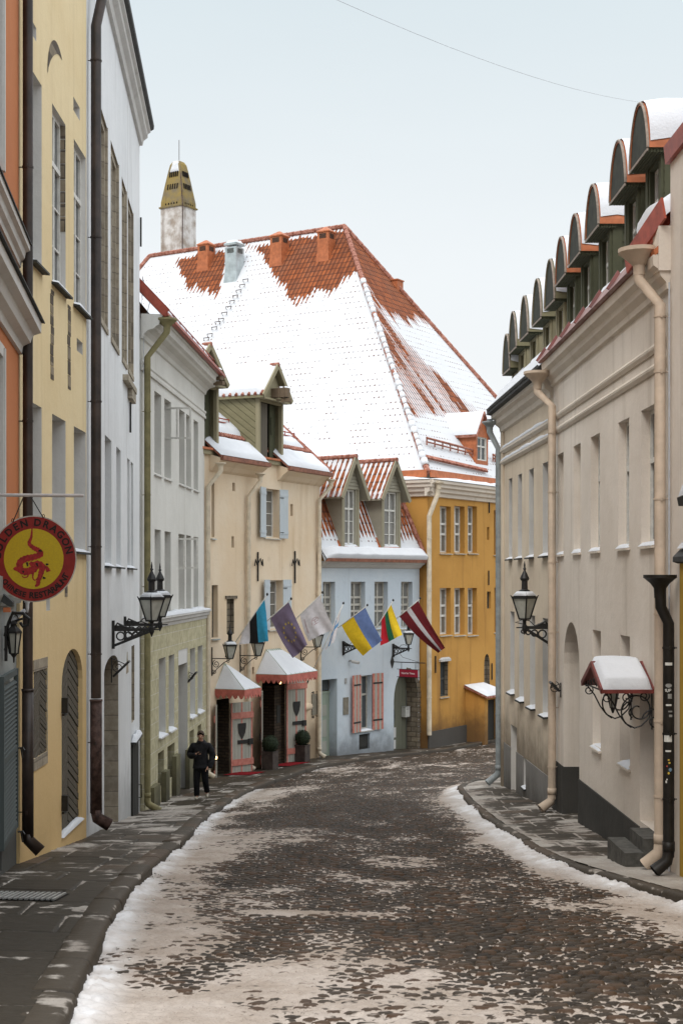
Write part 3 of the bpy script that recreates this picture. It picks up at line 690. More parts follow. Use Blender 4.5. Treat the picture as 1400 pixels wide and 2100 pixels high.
# louvred shutters standing open beside the ground floor window
for sa, sb in ((f0.s(5, .05), f0.s(35, .05)),):
    zt, zb_ = f0.z(30, 1368), f0.z(30, 1690); q = MB(); s_ = MB()
    for x0, x1 in ((sa, sa+.06), (sb-.06, sb)): q.box(f0, x0, x1, .02, .07, zb_, zt)
    for y in (zb_, (zb_+zt)/2-.03, zt-.07): q.box(f0, sa+.06, sb-.06, .022, .066, y, y+.07)
    y = zb_+.1
    while y < zt-.1:
        q.hexa([f0(sa+.06,.025,y), f0(sb-.06,.025,y), f0(sb-.06,.06,y-.03), f0(sa+.06,.06,y-.03), f0(sa+.06,.025,y+.012), f0(sb-.06,.025,y+.012), f0(sb-.06,.06,y-.018), f0(sa+.06,.06,y-.018)]); y += .05
    sh = link('shutter', q, M['shutdark'], b0); q = MB()
    for y in (zb_-.05, (zb_+zt)/2): q.tube([f0(sb-.05, .07, y), f0(sb-.02, .12, y), f0(sb-.08, .15, y-.03)], .012, 6); q.tube([f0(sb-.02,.1,y), f0(sb-.02,.12,y-.12)], .01, 6)
    link('shutter_catch', q, M['iron'], sh)
window(f0, b0, H(E0-2.9, E0-1.6, -3.3, -1.1, .2), -.03, fm=M['framedark'])
# dark pent hood over the shop front and its snow
q = MB(); sa, sb = E0-2.6, f0.s(30, .2)
q.prof(f0, [(0,-.12), (.05,-.12), (.2,-.25), (.2,-.3), (.16,-.3), (0,-.2)], sa, sb); hd = link('shop_hood', q, M['darkroof'], b0)
q = MB(); q.prof(f0, [(.1,-.31), (.17,-.31), (.17,-.36), (.1,-.36)], sa, sb-.03); link('hood_fascia', q, M['redor'], hd)
# ---- yellow house
f1 = Fr((-4.0, 17.7), (-4.0, 22.33)); E1 = f1.L
b1 = thing('yellow_house', 'yellow plastered house with stone niches and a herringbone arched door', 'house', f1(E1/2, -3, -4))
wx1 = [(62,86), (107.5,135), (152,176.5)]
A1 = [H(f1.s(a), f1.s(b), 4.13, 6.58, .12 if i else .25) for i, (a, b) in enumerate(wx1)]; B1 = [H(f1.s(a), f1.s(b), .44, 2.28, .3) for a, b in wx1]
hatch = H(f1.s(69.5), f1.s(96), f1.z(82,1549), f1.z(82,1374), .035)
door1 = H(f1.s(127), f1.s(170), -3.72, -1.05, .1, .5)
vents = [H(f1.s(151), f1.s(164), 7.0, 7.2, .15), H(f1.s(158), f1.s(170), 3.45, 3.64, .12), H(f1.s(67), f1.s(75), 7.04, 7.22, .15), H(f1.s(95.5), f1.s(103), -.44, -.22, .1)]
for h in [hatch, door1]: h['rm'] = 0
mb = MB(); wall(mb, f1, 0, E1, -6, 11, A1+B1+[hatch, door1]+vents); shell(mb, f1, 0, E1, 7, -6, 11)
link('wall', mb, [M['yellow'], M['reveal']], b1)
for h in A1: window(f1, b1, h, nx=2, rows_=(.7,), bars=.5, sill=M['darkroof'], out=.1)
for h in B1: window(f1, b1, h, nx=2, rows_=(.66,), sill=M['darkroof'], out=.08)
for h in vents: q = MB(); q.box(f1, h['s0'], h['s1'], -h['dep']-.02, -h['dep']+.02, h['z0'], h['z1']); link('vent_back', q, M['stone'], b1)
q = MB(); q2 = MB(); herring(q, f1, hatch['s0'], hatch['s1'], hatch['z0'], hatch['z1'], -.03, .062, .36, 1); q2.box(f1, hatch['s0'], hatch['s1'], -.06, -.032, hatch['z0'], hatch['z1']); q.box(f1, (hatch['s0']+hatch['s1'])/2-.02, (hatch['s0']+hatch['s1'])/2+.02, -.012, -.004, hatch['z0'], hatch['z1'])
sh_ = link('shutter', q, M['door_grey'], b1); link('shutter_backing', q2, M['dark'], sh_)
q = MB(); q.box(f1, hatch['s0']-.03, hatch['s1']+.03, .0, .012, hatch['z1'], hatch['z1']+.15); q.box(f1, hatch['s0']-.03, hatch['s1']+.03, .0, .012, hatch['z0']-.16, hatch['z0']); q.box(f1, hatch['s1'], hatch['s1']+.03, 0, .01, hatch['z0'], hatch['z1']); link('stone_lintel', q, M['stone'], b1)
q = MB(); herring(q, f1, door1['s0'], door1['s1'], door1['z0'], door1['z1'], -.095, .125, .4, 1); q2 = MB(); q2.box(f1, door1['s0'], door1['s1'], -.16, -.098, door1['z0'], door1['z1'])
dr = link('door', q, M['door_grey'], b1); link('door_backing', q2, M['dark'], dr); q = MB()
for z in (-1.95, -3.35): q.box(f1, door1['s0']-.06, door1['s0']+.5, .0, .03, z, z+.05) if False else q.tube([f1(door1['s0']-.06,.03,z), f1(door1['s0']+.1,.05,z)], .02, 6); q.box(f1, door1['s0']-.02, door1['s0']+.05, .0, .09, z+.02, z+.24)
link('hinge', q, M['iron'], dr)
q = MB(); pad(q, f1(door1['s0']+.02,-.07,-3.715), f1(door1['s1']-.02,-.07,-3.715), f1(door1['s1'],.03,-3.725), f1(door1['s0'],.03,-3.725), .06, 16, 5); link('snow', q, M['snow'], dr, True)
# blind arch and strips of bare stone
q = MB(); sm, hw = f1.s(117), .66; out = []
for i in range(15):
    a = PI*(.02+.66*i/14); out.append((sm-hw*math.cos(a), 6.85+.68*math.sin(a)))
for (x0, y0), (x1, y1), i in zip(out[:-1], out[1:], range(14)):
    k0_, k1_ = .17*math.sin(PI*(.05+i/15)), .17*math.sin(PI*(.05+(i+1)/15)); c_ = lambda x, y, k: (x+(sm-x)*k/.66, y-(y-6.75)*k/.66)
    q.poly([f1(x0,.006,y0), f1(x1,.006,y1), f1(*(lambda p: (p[0],.006,p[1]))(c_(x1,y1,k1_))), f1(*(lambda p: (p[0],.006,p[1]))(c_(x0,y0,k0_)))])
link('bare_stone', q, M['stonex'], b1)
for x0, x1, z0, z1 in ((104,110,2.75,4.0), (139,144.5,2.78,4.02), (133,138,-.27,-.06)):
    q = MB(); zz_ = z0
    while zz_ < z1-.02:
        e = min(z1, zz_+random.uniform(.1, .22)); o = random.uniform(-.03, .03); q.box(f1, f1.s(x0)+o, f1.s(x1)+o, 0, .007, zz_, e-.012); zz_ = e
    link('bare_stone', q, M['stonex'], b1)
h = A1[1]; q = MB(); zz_ = h['z0']+.9
while zz_ < h['z1']-.1:
    e = zz_+random.uniform(.12, .25); q.box(f1, h['s1']-.012, h['s1']-.003, -random.uniform(.08,.14), -.002, zz_, min(e, h['z1'])-.015); zz_ = e
link('bare_stone', q, M['stonex'], b1)
g_ = g1(-4, 17.6)
downpipe('downpipe', b1, f1, [(-.06,.115,10.9), (-.06,.115,-2.2)], .064, M['pipe_brown'], [(-.06,.115,z) for z in (5.1,1.95,-2.9)], None, [(-.06,.115,g_+.5), (-.06,.125,g_+.42), (-.06,.27,g_+.28)], low=(-.06,.115,g_+.4,-2.2+.8,M['pipe_brown']))
# ---- white house with tall stone windows
f2 = Fr((-4.0, 22.35), (-4.79, 33.8)); E2 = f2.L
b2 = thing('white_house', 'tall white house with four long stone-framed upper windows', 'house', f2(E2/2, -3, -5))
wx2 = [(200.5,220), (227.5,243), (250,259.5), (262.5,273)]; wl2 = [(215.5,229), (239,248), (261.5,266.5), (268.5,273.5)]
A2 = [H(f2.s(a), f2.s(b), 4.49, 8.15, .17) for a, b in wx2]; B2 = [H(f2.s(a), f2.s(b), .26, 2.56, .3, rm=0) for a, b in wl2]
dor2 = H(f2.s(214), f2.s(243), -5.6, -1.45, .38, .25); slit = H(f2.s(270), f2.s(276), -3.2, -1.5, .15, rm=1)
mb = MB(); wall(mb, f2, 0, E2, -7.5, 10.4, A2+B2+[dor2, slit]); shell(mb, f2, 0, E2, 7, -7.5, 10.4)
link('wall', mb, [M['white'], M['stone']], b2)
for h in A2:
    w = window(f2, b2, h, nx=2, rows_=(.55,), bars=.6, fm=M['framegrey'], sill=None); q = MB(); a, b, c, e = h['s0'], h['s1'], h['z0'], h['z1']
    q.box(f2, a, a+.1, -.16, -.04, c, e); q.box(f2, b-.1, b, -.16, -.04, c, e); q.box(f2, a+.1, b-.1, -.16, -.04, e-.12, e); q.box(f2, (a+b)/2-.06, (a+b)/2+.06, -.16, -.05, c, e-.12)
    q.box(f2, b-.13, b-.1, -.16, -.08, c, e-.12); q.box(f2, a, b, -.2, .03, c-.1, c); q.box(f2, b, b+.05, 0, .012, c, e); link('stone_frame', q, M['stone'], w)
for h in B2: window(f2, b2, h, nx=2, rows_=(.66,), sill=M['darkroof'], out=.09, ov=.06)
q = MB(); q.box(f2, dor2['s0'], dor2['s1'], -.45, -.36, dor2['z0'], dor2['z1'])
for i in range(9): s_ = dor2['s0']+(dor2['s1']-dor2['s0'])*i/9; q.box(f2, s_+.01, s_+(dor2['s1']-dor2['s0'])/9-.01, -.36, -.34, dor2['z0'], dor2['z1'])
link('door', q, M['door_dark'], b2)
q = MB(); q.box(f2, slit['s0'], slit['s1'], -.17, -.13, slit['z0'], slit['z1']); link('slit_board', q, M['door_grey'], b2)
sa, sb = f2.s(273.5, .05), f2.s(285, .05); zt, zb_ = f2.z(285,1503), f2.z(278,1690)
q = MB(); n_ = 7
for i in range(n_): q.box(f2, sa+(sb-sa)*i/n_+.005, sa+(sb-sa)*(i+1)/n_-.005, 0, .05+random.uniform(0,.01), zb_, zt)
hd = link('cellar_door', q, M['door_dark'], b2); q = MB(); q.tube([f2(sb-.12,.06,zt-1.1), f2(sb-.12,.12,zt-1.1), f2(sb-.12,.12,zt-1.4), f2(sb-.12,.06,zt-1.4)], .012, 6); link('handle', q, M['iron'], hd)
q = MB(); q.box(f2, sa-.05, sb+.05, 0, .13, zt, zt+.05); link('door_ledge', q, M['darkroof'], hd)
q = MB(); pad(q, f2(sa-.05,0,zt+.05), f2(sb+.05,0,zt+.05), f2(sb+.05,.13,zt+.05), f2(sa-.05,.13,zt+.05), .12, 12, 4); link('snow', q, M['snow'], hd, True)
q = MB(); q.prof(f2, [(0,10.28), (.07,10.28), (.1,10.4), (.19,10.47), (.2,10.56), (.26,10.6), (.26,10.66), (0,10.7)], -.1, E2); link('cornice', q, M['whitetrim'], b2)
q = MB(); q.prof(f2, [(.0,10.7), (.27,10.66), (.33,10.7), (.34,10.78), (.2,10.9), (-3.4,14.1), (-3.4,13.9), (0,10.75)], -.1, E2+.08); q.prof(f2, [(-3.4,14.1), (-7,10.6), (-7,10.4), (-3.4,13.9)], -.1, E2+.08); link('roof', q, M['darkroof'], b2)
q = MB(); q.box(f2, f2.s(252), f2.s(270), 0, .12, 4.05, 4.17); q.box(f2, f2.s(262), f2.s(270), 0, .1, 3.84, 4.05); link('corbel', q, M['stone'], b2)
anchor(b2, f2, f2.s(264), f2.z(264,887), f2.z(264,825), arms=False); anchor(b2, f2, E2-.15, f2.z(284,500), f2.z(284,440), arms=False)
q = MB(); s_ = f2.s(261); z_ = f2.z(261,1380); q.plate([f2(s_-.28,.0,z_), f2(s_+.28,.0,z_), f2(s_,.0,z_+.45)], f2.n*.012); link('niche_stone', q, M['stone'], b2)
g_ = g1(-3.9, 22.5)
downpipe('downpipe', b2, f2, [(.75,.36,10.6), (.7,.34,10.2), (.17,.13,8.75), (.17,.13,-1.9)], .083, M['pipe_brown'], [(.17,.13,z) for z in (8.2,5.4,2.8,.5,-1.2,-2.6)], (.75,.36,10.5), [(.17,.13,g_+.55), (.17,.15,g_+.42), (.2,.34,g_+.3)], low=(.17,.13,g_+.5,-1.95,M['pipe_rust']))
# ---- house with an olive ground floor
f3 = Fr((-4.78, 34.0), (-4.27, 44.4)); E3 = f3.L
b3 = thing('olive_house', 'white house with an olive rusticated ground floor and snow guard on its eaves', 'house', f3(E3/2, -3, -6))
w31 = [(317,331), (337.5,351), (367.5,379), (382,392), (397.5,406.5)]; w32 = [(317.5,330), (338,350.5), (366.5,379), (382,392), (397.5,407)]
A3 = [H(f3.s(a), f3.s(b), 2.66, 4.72, .28, rm=0) for a, b in w31]; B3 = [H(f3.s(a), f3.s(b), -.88, 1.24, .28, rm=0) for a, b in w32]
zu = -1.22
mb = MB(); wall(mb, f3, 0, E3, zu, 6.2, A3+B3); shell(mb, f3, 0, E3, 8, -8, 6.2)
mb.poly([f3(0,0,6.2), f3(0,-8,6.2), f3(0,-3.9,10.9)]); mb.poly([f3(E3,0,6.2), f3(E3,-8,6.2), f3(E3,-3.9,10.9)])
link('wall', mb, [M['cream3'], M['cream3']], b3)
for i, h in enumerate(A3+B3):
    w = window(f3, b3, h, nx=2, rows_=(.66,), sill=M['whitetrim'] if i < 5 else None, snow=False, out=.06)
    if i in (1, 7):
        a, e, c = h['s1' if i == 1 else 's0'], h['z1']-.15, h['z1']-.95; q = MB(); wv = .85
        P_ = lambda t, z: f3(a+(-.1 if i == 1 else .1)*0, -.2+t*.72, z)
        for z in (c, e): q.bar(P_(0,z), P_(1,z), .04, .05)
        for t in (0, .5, 1): q.bar(P_(t,c), P_(t,e), .04, .05)
        link('open_casement', q, M['frame'], w)
w33 = [(320.5,334.5), (341,352.5), (361,380), (385,395.5), (401,411)]
C3 = [H(f3.s(a), f3.s(b), -4.0 if i != 2 else -6.9, -2.04 if i != 2 else -1.98, .3, rm=1) for i, (a, b) in enumerate(w33)]
D3 = [H(f3.s(a), f3.s(b), -5.3, -4.42, .26, rm=0) for a, b in ((318.5,331), (338.5,353), (384,393), (401,408.5))]
mb = MB(); wall(mb, f3, 0, E3, -8, zu, C3+D3, .07); mb.poly([f3(0,.07,-8), f3(0,.07,zu), f3(0,-.2,zu), f3(0,-.2,-8)])
link('ground_floor', mb, [M['olive'], M['cream3']], b3)
for i, h in enumerate(C3):
    if i == 2:
        q = MB(); q.box(f3, h['s0'], h['s1'], -.28, -.23, h['z0'], h['z1']); d_ = link('door', q, M['door_dark'], b3)
        q = MB(); q.box(f3, h['s0'], h['s1'], -.22, .05, h['z1']-.42, h['z1']-.003); link('transom_panel', q, M['reveal'], d_)
    else: window(f3, b3, h, .07, nx=2, rows_=(.66,), sill=M['whitetrim'], out=.08)
for h in D3: window(f3, b3, h, .07, nx=2, rows_=(), fm=M['framedark'], sill=None)
q = MB()
for a, b, top in ((352.5,361,-4.75), (380,398,-4.85), (331,338.5,-4.95), (408.5,417,-4.8), (306,318.5,-5.1)): q.box(f3, f3.s(a, .07), f3.s(b, .07), .071, .2, -8, top)
link('plinth', q, M['olived'], b3)
q = MB(); q.prof(f3, [(0,-1.24), (.09,-1.24), (.11,-1.16), (.16,-1.12), (.17,-1.04), (.22,-1.02), (.22,-.97), (0,-.94)], -.02, E3); bc = link('belt_course', q, M['whitetrim'], b3)
q = MB(); pad(q, f3(0,.01,-.945), f3(E3,.01,-.945), f3(E3,.22,-.968), f3(0,.22,-.968), .09, 70, 5); link('snow', q, M['snow'], bc, True)
q = MB()
for s0_ in (-.05,): q.prof(f3, [(0,4.98), (.05,4.98), (.06,5.04), (.03,5.07), (.03,5.12), (.06,5.15), (.06,5.2), (0,5.22)], s0_, E3)
q.prof(f3, [(0,5.72), (.05,5.74), (.08,5.84), (.16,5.92), (.32,5.97), (.36,6.02), (.44,6.06), (.46,6.2), (.52,6.22), (.52,6.3), (0,6.32)], -.06, E3); link('cornice', q, M['cream3'], b3)
q = MB(); q.prof(f3, [(.54,6.27), (.62,6.3), (.6,6.37), (-3.9,11.1), (-8.4,6.3), (-8.4,6.2), (-3.9,10.9), (.5,6.3)], .02, E3+.05); rf = link('roof', q, M['redor'], b3)
q = MB(); pad(q, f3(.3,-3.8,10.98), f3(E3,-3.8,10.98), f3(E3,.42,6.57), f3(.3,.42,6.57), .1, 40, 12); link('snow', q, M['snow'], rf, True)
q = MB(); q.prof(f3, [(.56,6.24), (.66,6.27), (.64,6.36), (.56,6.34)], -.08, E3+.05); q.bar(f3(-.06,.62,6.33), f3(-.06,-3.9,11.08), .06, .22); link('verge_board', q, M['red'], rf)
q = MB()
for z in (.22, .36): q.tube([f3(1.8,.3,6.45+z), f3(E3,.3,6.45+z)], .018, 6)
for i in range(9): s_ = 1.85+(E3-1.9)*i/8; q.tube([f3(s_,.38,6.4), f3(s_,.27,6.86)], .014, 6); q.tube([f3(s_,.3,6.8), f3(s_,-.1,6.95)], .012, 6)
link('snow_guard', q, M['red'], rf)
g_ = g1(-4.4, 34.4)
downpipe('downpipe', b3, f3, [(.1,.6,6.3), (.1,.6,5.9), (.1,.13,5.3), (.1,.13,g_+.35)], .078, M['pipe_olive'], [(.1,.13,z) for z in (4.0,2.0,-.2,-2.3,-4.2)], (.1,.6,6.02), [(.1,.13,g_+.45), (.1,.15,g_+.3), (.16,.42,g_+.12)], hs=.23)
# ---- apricot restaurant house
f4 = Fr((-4.27, 44.4), (-.795, 52.05)); E4 = f4.L
b4 = thing('restaurant_house', 'apricot plastered house with hoist dormers and two canopied doors', 'house', f4(E4/2, -3, -6.6))
S4 = lambda x, d=0: f4.s(x, d); Z4 = f4.z
wu = H(S4(543), S4(573), Z4(558,1102), Z4(558,1003), .3); wl_ = H(S4(551), S4(580), Z4(558,1290), Z4(558,1190), .3)
sl4 = [H(S4(434), S4(440), Z4(437,1102), Z4(437,990), .2), H(S4(434.5), S4(447), Z4(440,1308), Z4(440,1200), .22)]
nic = [H(S4(476.5), S4(482), Z4(479,1007), Z4(479,990), .2), H(S4(595.5), S4(600.5), Z4(598,1058), Z4(598,1034), .2), H(S4(475), S4(480), Z4(477,1123), Z4(477,1100), .1), H(S4(517), S4(521), Z4(519,1383), Z4(519,1368), .1)]
old = H(S4(465), S4(480), Z4(472,1300), Z4(472,1228), .16)
wr4 = H(S4(613), S4(626.5), Z4(620,1443), Z4(620,1380), .2); ht4 = H(S4(613), S4(627), Z4(620,1522), Z4(620,1456), .12)
d41 = H(S4(444), S4(470), -7.4, -3.85, .9); d42 = H(S4(537), S4(584), -7.6, -3.2, 1.5, .45)
hs = [wu, wl_]+sl4+nic+[old, wr4, ht4, d41, d42]
for h in hs: h['rm'] = 0
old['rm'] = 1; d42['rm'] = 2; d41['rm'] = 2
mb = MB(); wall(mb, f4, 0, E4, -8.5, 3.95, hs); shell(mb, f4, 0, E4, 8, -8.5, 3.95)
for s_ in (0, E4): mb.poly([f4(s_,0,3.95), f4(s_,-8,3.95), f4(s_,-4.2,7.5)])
link('wall', mb, [M['cream4'], M['stonex'], M['shadestone']], b4)
for h in (wu, wl_):
    w = window(f4, b4, h, nx=2, rows_=(), bars=.42, fm=M['frame'], gm=M['glassc'], sill=M['framegrey'], snow=False)
    hh = h['z1']-h['z0']
    for sg, (s_, dx, dd, L_) in ((0, (h['s0'], -.8, .45, .75)), (1, (h['s1'], .6, .75, .72))):
        q = MB(); a = f4(s_, .02, h['z0']-.02); b = f4(s_+dx*L_, .02+dd*L_*.35 if sg == 0 else .02+dd*L_*.2, h['z0']-.02)
        t = (b-a).normalized(); nn = Vector((-t.y, t.x, 0))
        for i in range(4):
            p, q_ = a+(b-a)*(i/4)+t*.004, a+(b-a)*((i+1)/4)-t*.004; q.plate([p, q_, q_+V(0,0,hh+.04), p+V(0,0,hh+.04)], nn*.035)
        for z in (.15, hh-.2): q.plate([a+V(0,0,z)-nn*.012, b+V(0,0,z)-nn*.012, b+V(0,0,z+.1)-nn*.012, a+V(0,0,z+.1)-nn*.012], nn*.06)
        sh = link('shutter', q, M['shutblue'], w); q = MB()
        for z in (.2, hh-.25): q.tube([a+V(0,0,z), a+(b-a)*.4+V(0,0,z)-nn*.02], .014, 6)
        link('hinge', q, M['iron'], sh)
for h in sl4: window(f4, b4, h, nx=1, rows_=(.5,), fm=M['framedark'], sill=M['zinc'], snow=False)
for h in nic[2:]: q = MB(); q.box(f4, h['s0'], h['s1'], -.12, -.08, h['z0'], h['z1']); link('bare_stone', q, M['stonex'], b4)
q = MB(); q.box(f4, old['s0'], old['s1'], -.2, -.14, old['z0'], old['z1']); q.box(f4, old['s0']-.1, old['s1']+.15, 0, .05, old['z1'], old['z1']+.1); link('bare_stone', q, M['stonex'], b4)
for h in nic[:2]: q = MB(); q.box(f4, h['s0'], h['s1'], -.24, -.19, h['z0'], h['z1']); link('vent_back', q, M['dark'], b4)
w = window(f4, b4, wr4, nx=3, rows_=(), bars=.36, gm=M['glass'], sill=None)
q = MB(); q.prof(f4, [(0,-.02), (.09,.02), (.12,.12), (.09,.22), (0,.25)], 0, .01) if False else q.tube([f4(wr4['s0']-.2,.05,wr4['z0']-.13), f4(wr4['s1']+.2,.05,wr4['z0']-.13)], .14, 10); link('moulded_sill', q, M['cream4'], w, True)
q = MB(); n_ = 6
for i in range(n_):
    a, b = ht4['s0'], ht4['s1']; q.plate([f4(a+(b-a)*i/n_+.006,-.09,ht4['z0']), f4(a+(b-a)*(i+1)/n_-.006,-.09,ht4['z0']), f4(a+(b-a)*(i+1)/n_-.006,-.09,ht4['z1']), f4(a+(b-a)*i/n_+.006,-.09,ht4['z1'])], f4.n*.03)
ht = link('hatch_door', q, M['leafgrey'], b4); q = MB()
for z in (.25, .7): q.box(f4, ht4['s0'], ht4['s1']-.1, -.055, -.045, ht4['z0']+z, ht4['z0']+z+.05)
q.box(f4, ht4['s0'], ht4['s1'], -.1, -.05, ht4['z1']-.08, ht4['z1']); link('strap', q, M['iron'], ht)
anchor(b4, f4, S4(527), Z4(527,1192), Z4(527,1132)); anchor(b4, f4, S4(603), Z4(603,1196), Z4(603,1130))
# near-black panels painted as unlit depth behind the two open doors
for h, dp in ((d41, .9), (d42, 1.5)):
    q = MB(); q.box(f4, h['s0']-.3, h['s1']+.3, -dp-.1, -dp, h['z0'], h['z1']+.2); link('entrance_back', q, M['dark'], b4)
q = MB(); q.box(f4, d42['s1']-.55, d42['s1']-.02, -1.45, -.12, -7.5, -3.7); link('entrance_pier', q, M['shadestone'], b4)
q = MB(); q.box(f4, d42['s1']-.4, d42['s1']-.15, -.12, -.1, -5.0, -4.4); link('menu_board', q, M['door_dark'], b4)
def leaf(par, hinge, dirn, W, z0, z1, crest=True):
    t = dirn.normalized(); nn = Vector((t.y, -t.x, 0)); a = Vector(hinge); a.z = z0; q = MB(); n = 6; hgt = z1-z0
    for i in range(n):
        p, r = a+t*(W*i/n+.004), a+t*(W*(i+1)/n-.004); q.plate([p, r, r+V(0,0,hgt), p+V(0,0,hgt)], nn*.05)
    d = link('door', q, M['leafgrey'], par); q = MB()
    for i in (0, 3, 6): x = min(max(W*i/6-.03, 0), W-.06); p, r = a+t*x+nn*.05, a+t*(x+.06)+nn*.05; q.plate([p, r, r+V(0,0,hgt), p+V(0,0,hgt)], nn*.006)
    for z in (.28, hgt-.52):
        p, r = a-t*.02+nn*.056, a+t*(W+.02)+nn*.056; q.plate([p+V(0,0,z), r+V(0,0,z), r+V(0,0,z+.2), p+V(0,0,z+.2)], nn*.035)
    link('door_batten', q, M['pink'], d); q = MB(); c = a+t*(W*.5)+nn*.06; z = hgt*.62; k = .17 if W > .8 else .12
    out = [(-k, .2), (k, .2), (k, .06), (k*.8, -.1), (k*.45, -.22), (0, -.32), (-k*.45, -.22), (-k*.8, -.1), (-k, .06)]
    q.plate([c+t*x+V(0,0,z+y) for x, y in out], nn*.012); link('shield', q, M['iron'], d); q = MB()
    p = a+t*(W*.3)+nn*.058; q.plate([p+V(0,0,hgt*.42), p+t*W*.5+V(0,0,hgt*.42), p+t*W*.5+V(0,0,hgt*.42+.12), p+V(0,0,hgt*.42+.12)], nn*.03)
    p = a+t*(W*.78)+nn*.058; q.plate([p+V(0,0,hgt*.4), p+t*.18+V(0,0,hgt*.4), p+t*.18+V(0,0,hgt*.4+.19), p+V(0,0,hgt*.4+.19)], nn*.05); link('bolt', q, M['iron'], d)
    return d
un = lambda a, b: f4.u*a+f4.n*b
leaf(b4, f4(S4(470),.03,0), un(.86,.32), .92, -6.33, -4.02); leaf(b4, f4(S4(444),.03,0), un(-.87,.47), .6, -6.5, -4.0)
leaf(b4, f4(S4(584),.03,0), un(.8,.28), .95, -6.4, -3.35); leaf(b4, f4(S4(537),.03,0), un(-.87,.47), .8, -6.45, -3.75)
# roof in two eave pieces with the hoist dormer between them
pit = math.tan(R(41)); rz = lambda d: 3.86+(.4-d)*pit
RD = -4.1
def roof4(s0, s1, d0=.4):
    q = MB(); q.hexa([f4(s0,d0,rz(d0)-.06), f4(s1,d0,rz(d0)-.06), f4(s1,RD,rz(RD)-.1), f4(s0,RD,rz(RD)-.1), f4(s0,d0,rz(d0)), f4(s1,d0,rz(d0)), f4(s1,RD,rz(RD)), f4(s0,RD,rz(RD))]); return q
q = roof4(-.1, E4+.1, -.2); q.v += []; rf4 = link('roof', q, M['ridge'], b4)
pieces = ((.3, S4(548,.4)+.1), (S4(590,.4), E4+.12))
for s0_, s1_ in pieces:
    q = roof4(s0_, s1_); link('eave_tiles', q, M['ridge'], rf4); q = MB(); pad(q, f4(s0_,.42,rz(.4)+.01), f4(s1_,.42,rz(.4)+.01), f4(s1_,-.42,rz(-.42)+.01), f4(s0_,-.42,rz(-.42)+.01), .085, 26, 8, bulge=.07, rough=.2); link('snow', q, M['snow'], rf4, True)
    q = MB(); q.prof(f4, [(.4,3.7), (.5,3.72), (.52,3.84), (.47,3.84), (.45,3.78), (.4,3.78)], s0_, s1_); link('gutter', q, M['copper'], rf4)
    q = MB(); q.prof(f4, [(0,3.35), (.1,3.42), (.22,3.55), (.4,3.68), (.4,3.78), (0,3.9)], s0_, s1_-.05); link('eaves_cove', q, M['cream4'], rf4)
    # tile lips showing through, and the guard rail
    q = MB(); s_ = s0_+.1
    while s_ < s1_-.1: q.tube([f4(s_,-.42,rz(-.42)+.05), f4(s_,-.56,rz(-.56)+.05)], .05, 6); s_ += .15
    link('tile_course', q, M['ridge'], rf4); q = MB()
    for z in (.16, .28): q.tube([f4(s0_+.2,-.95,rz(-.95)+z), f4(s1_-.3,-.95,rz(-.95)+z)], .022, 6)
    for i in range(5): s_ = s0_+.2+(s1_-s0_-.5)*i/4; q.tube([f4(s_,-.95,rz(-.95)), f4(s_,-.95,rz(-.95)+.32)], .02, 6)
    link('snow_guard', q, M['red'], rf4)
q = MB(); pad(q, f4(-.1,-.55,rz(-.55)+.012), f4(E4+.06,-.55,rz(-.55)+.012), f4(E4+.06,RD,rz(RD)+.01), f4(-.1,RD,rz(RD)+.01), .12, 60, 24, bulge=.05); link('snow', q, M['snow'], rf4, True)
q = MB(); ridge_line(q, f4(E4+.1,.4,rz(.4)+.05), f4(E4+.1,RD,rz(RD)+.05), .09); link('verge_tiles', q, M['ridge'], rf4); q = MB(); ridge_line(q, f4(0,RD,rz(RD)+.06), f4(E4,RD,rz(RD)+.06), .09); link('ridge_tiles', q, M['ridge'], rf4)
q = MB(); q.poly([f4(-.1,RD,rz(RD)), f4(E4+.1,RD,rz(RD)), f4(E4+.1,-8.2,3.8), f4(-.1,-8.2,3.8)]); link('rear_slope', q, M['snow'], rf4)
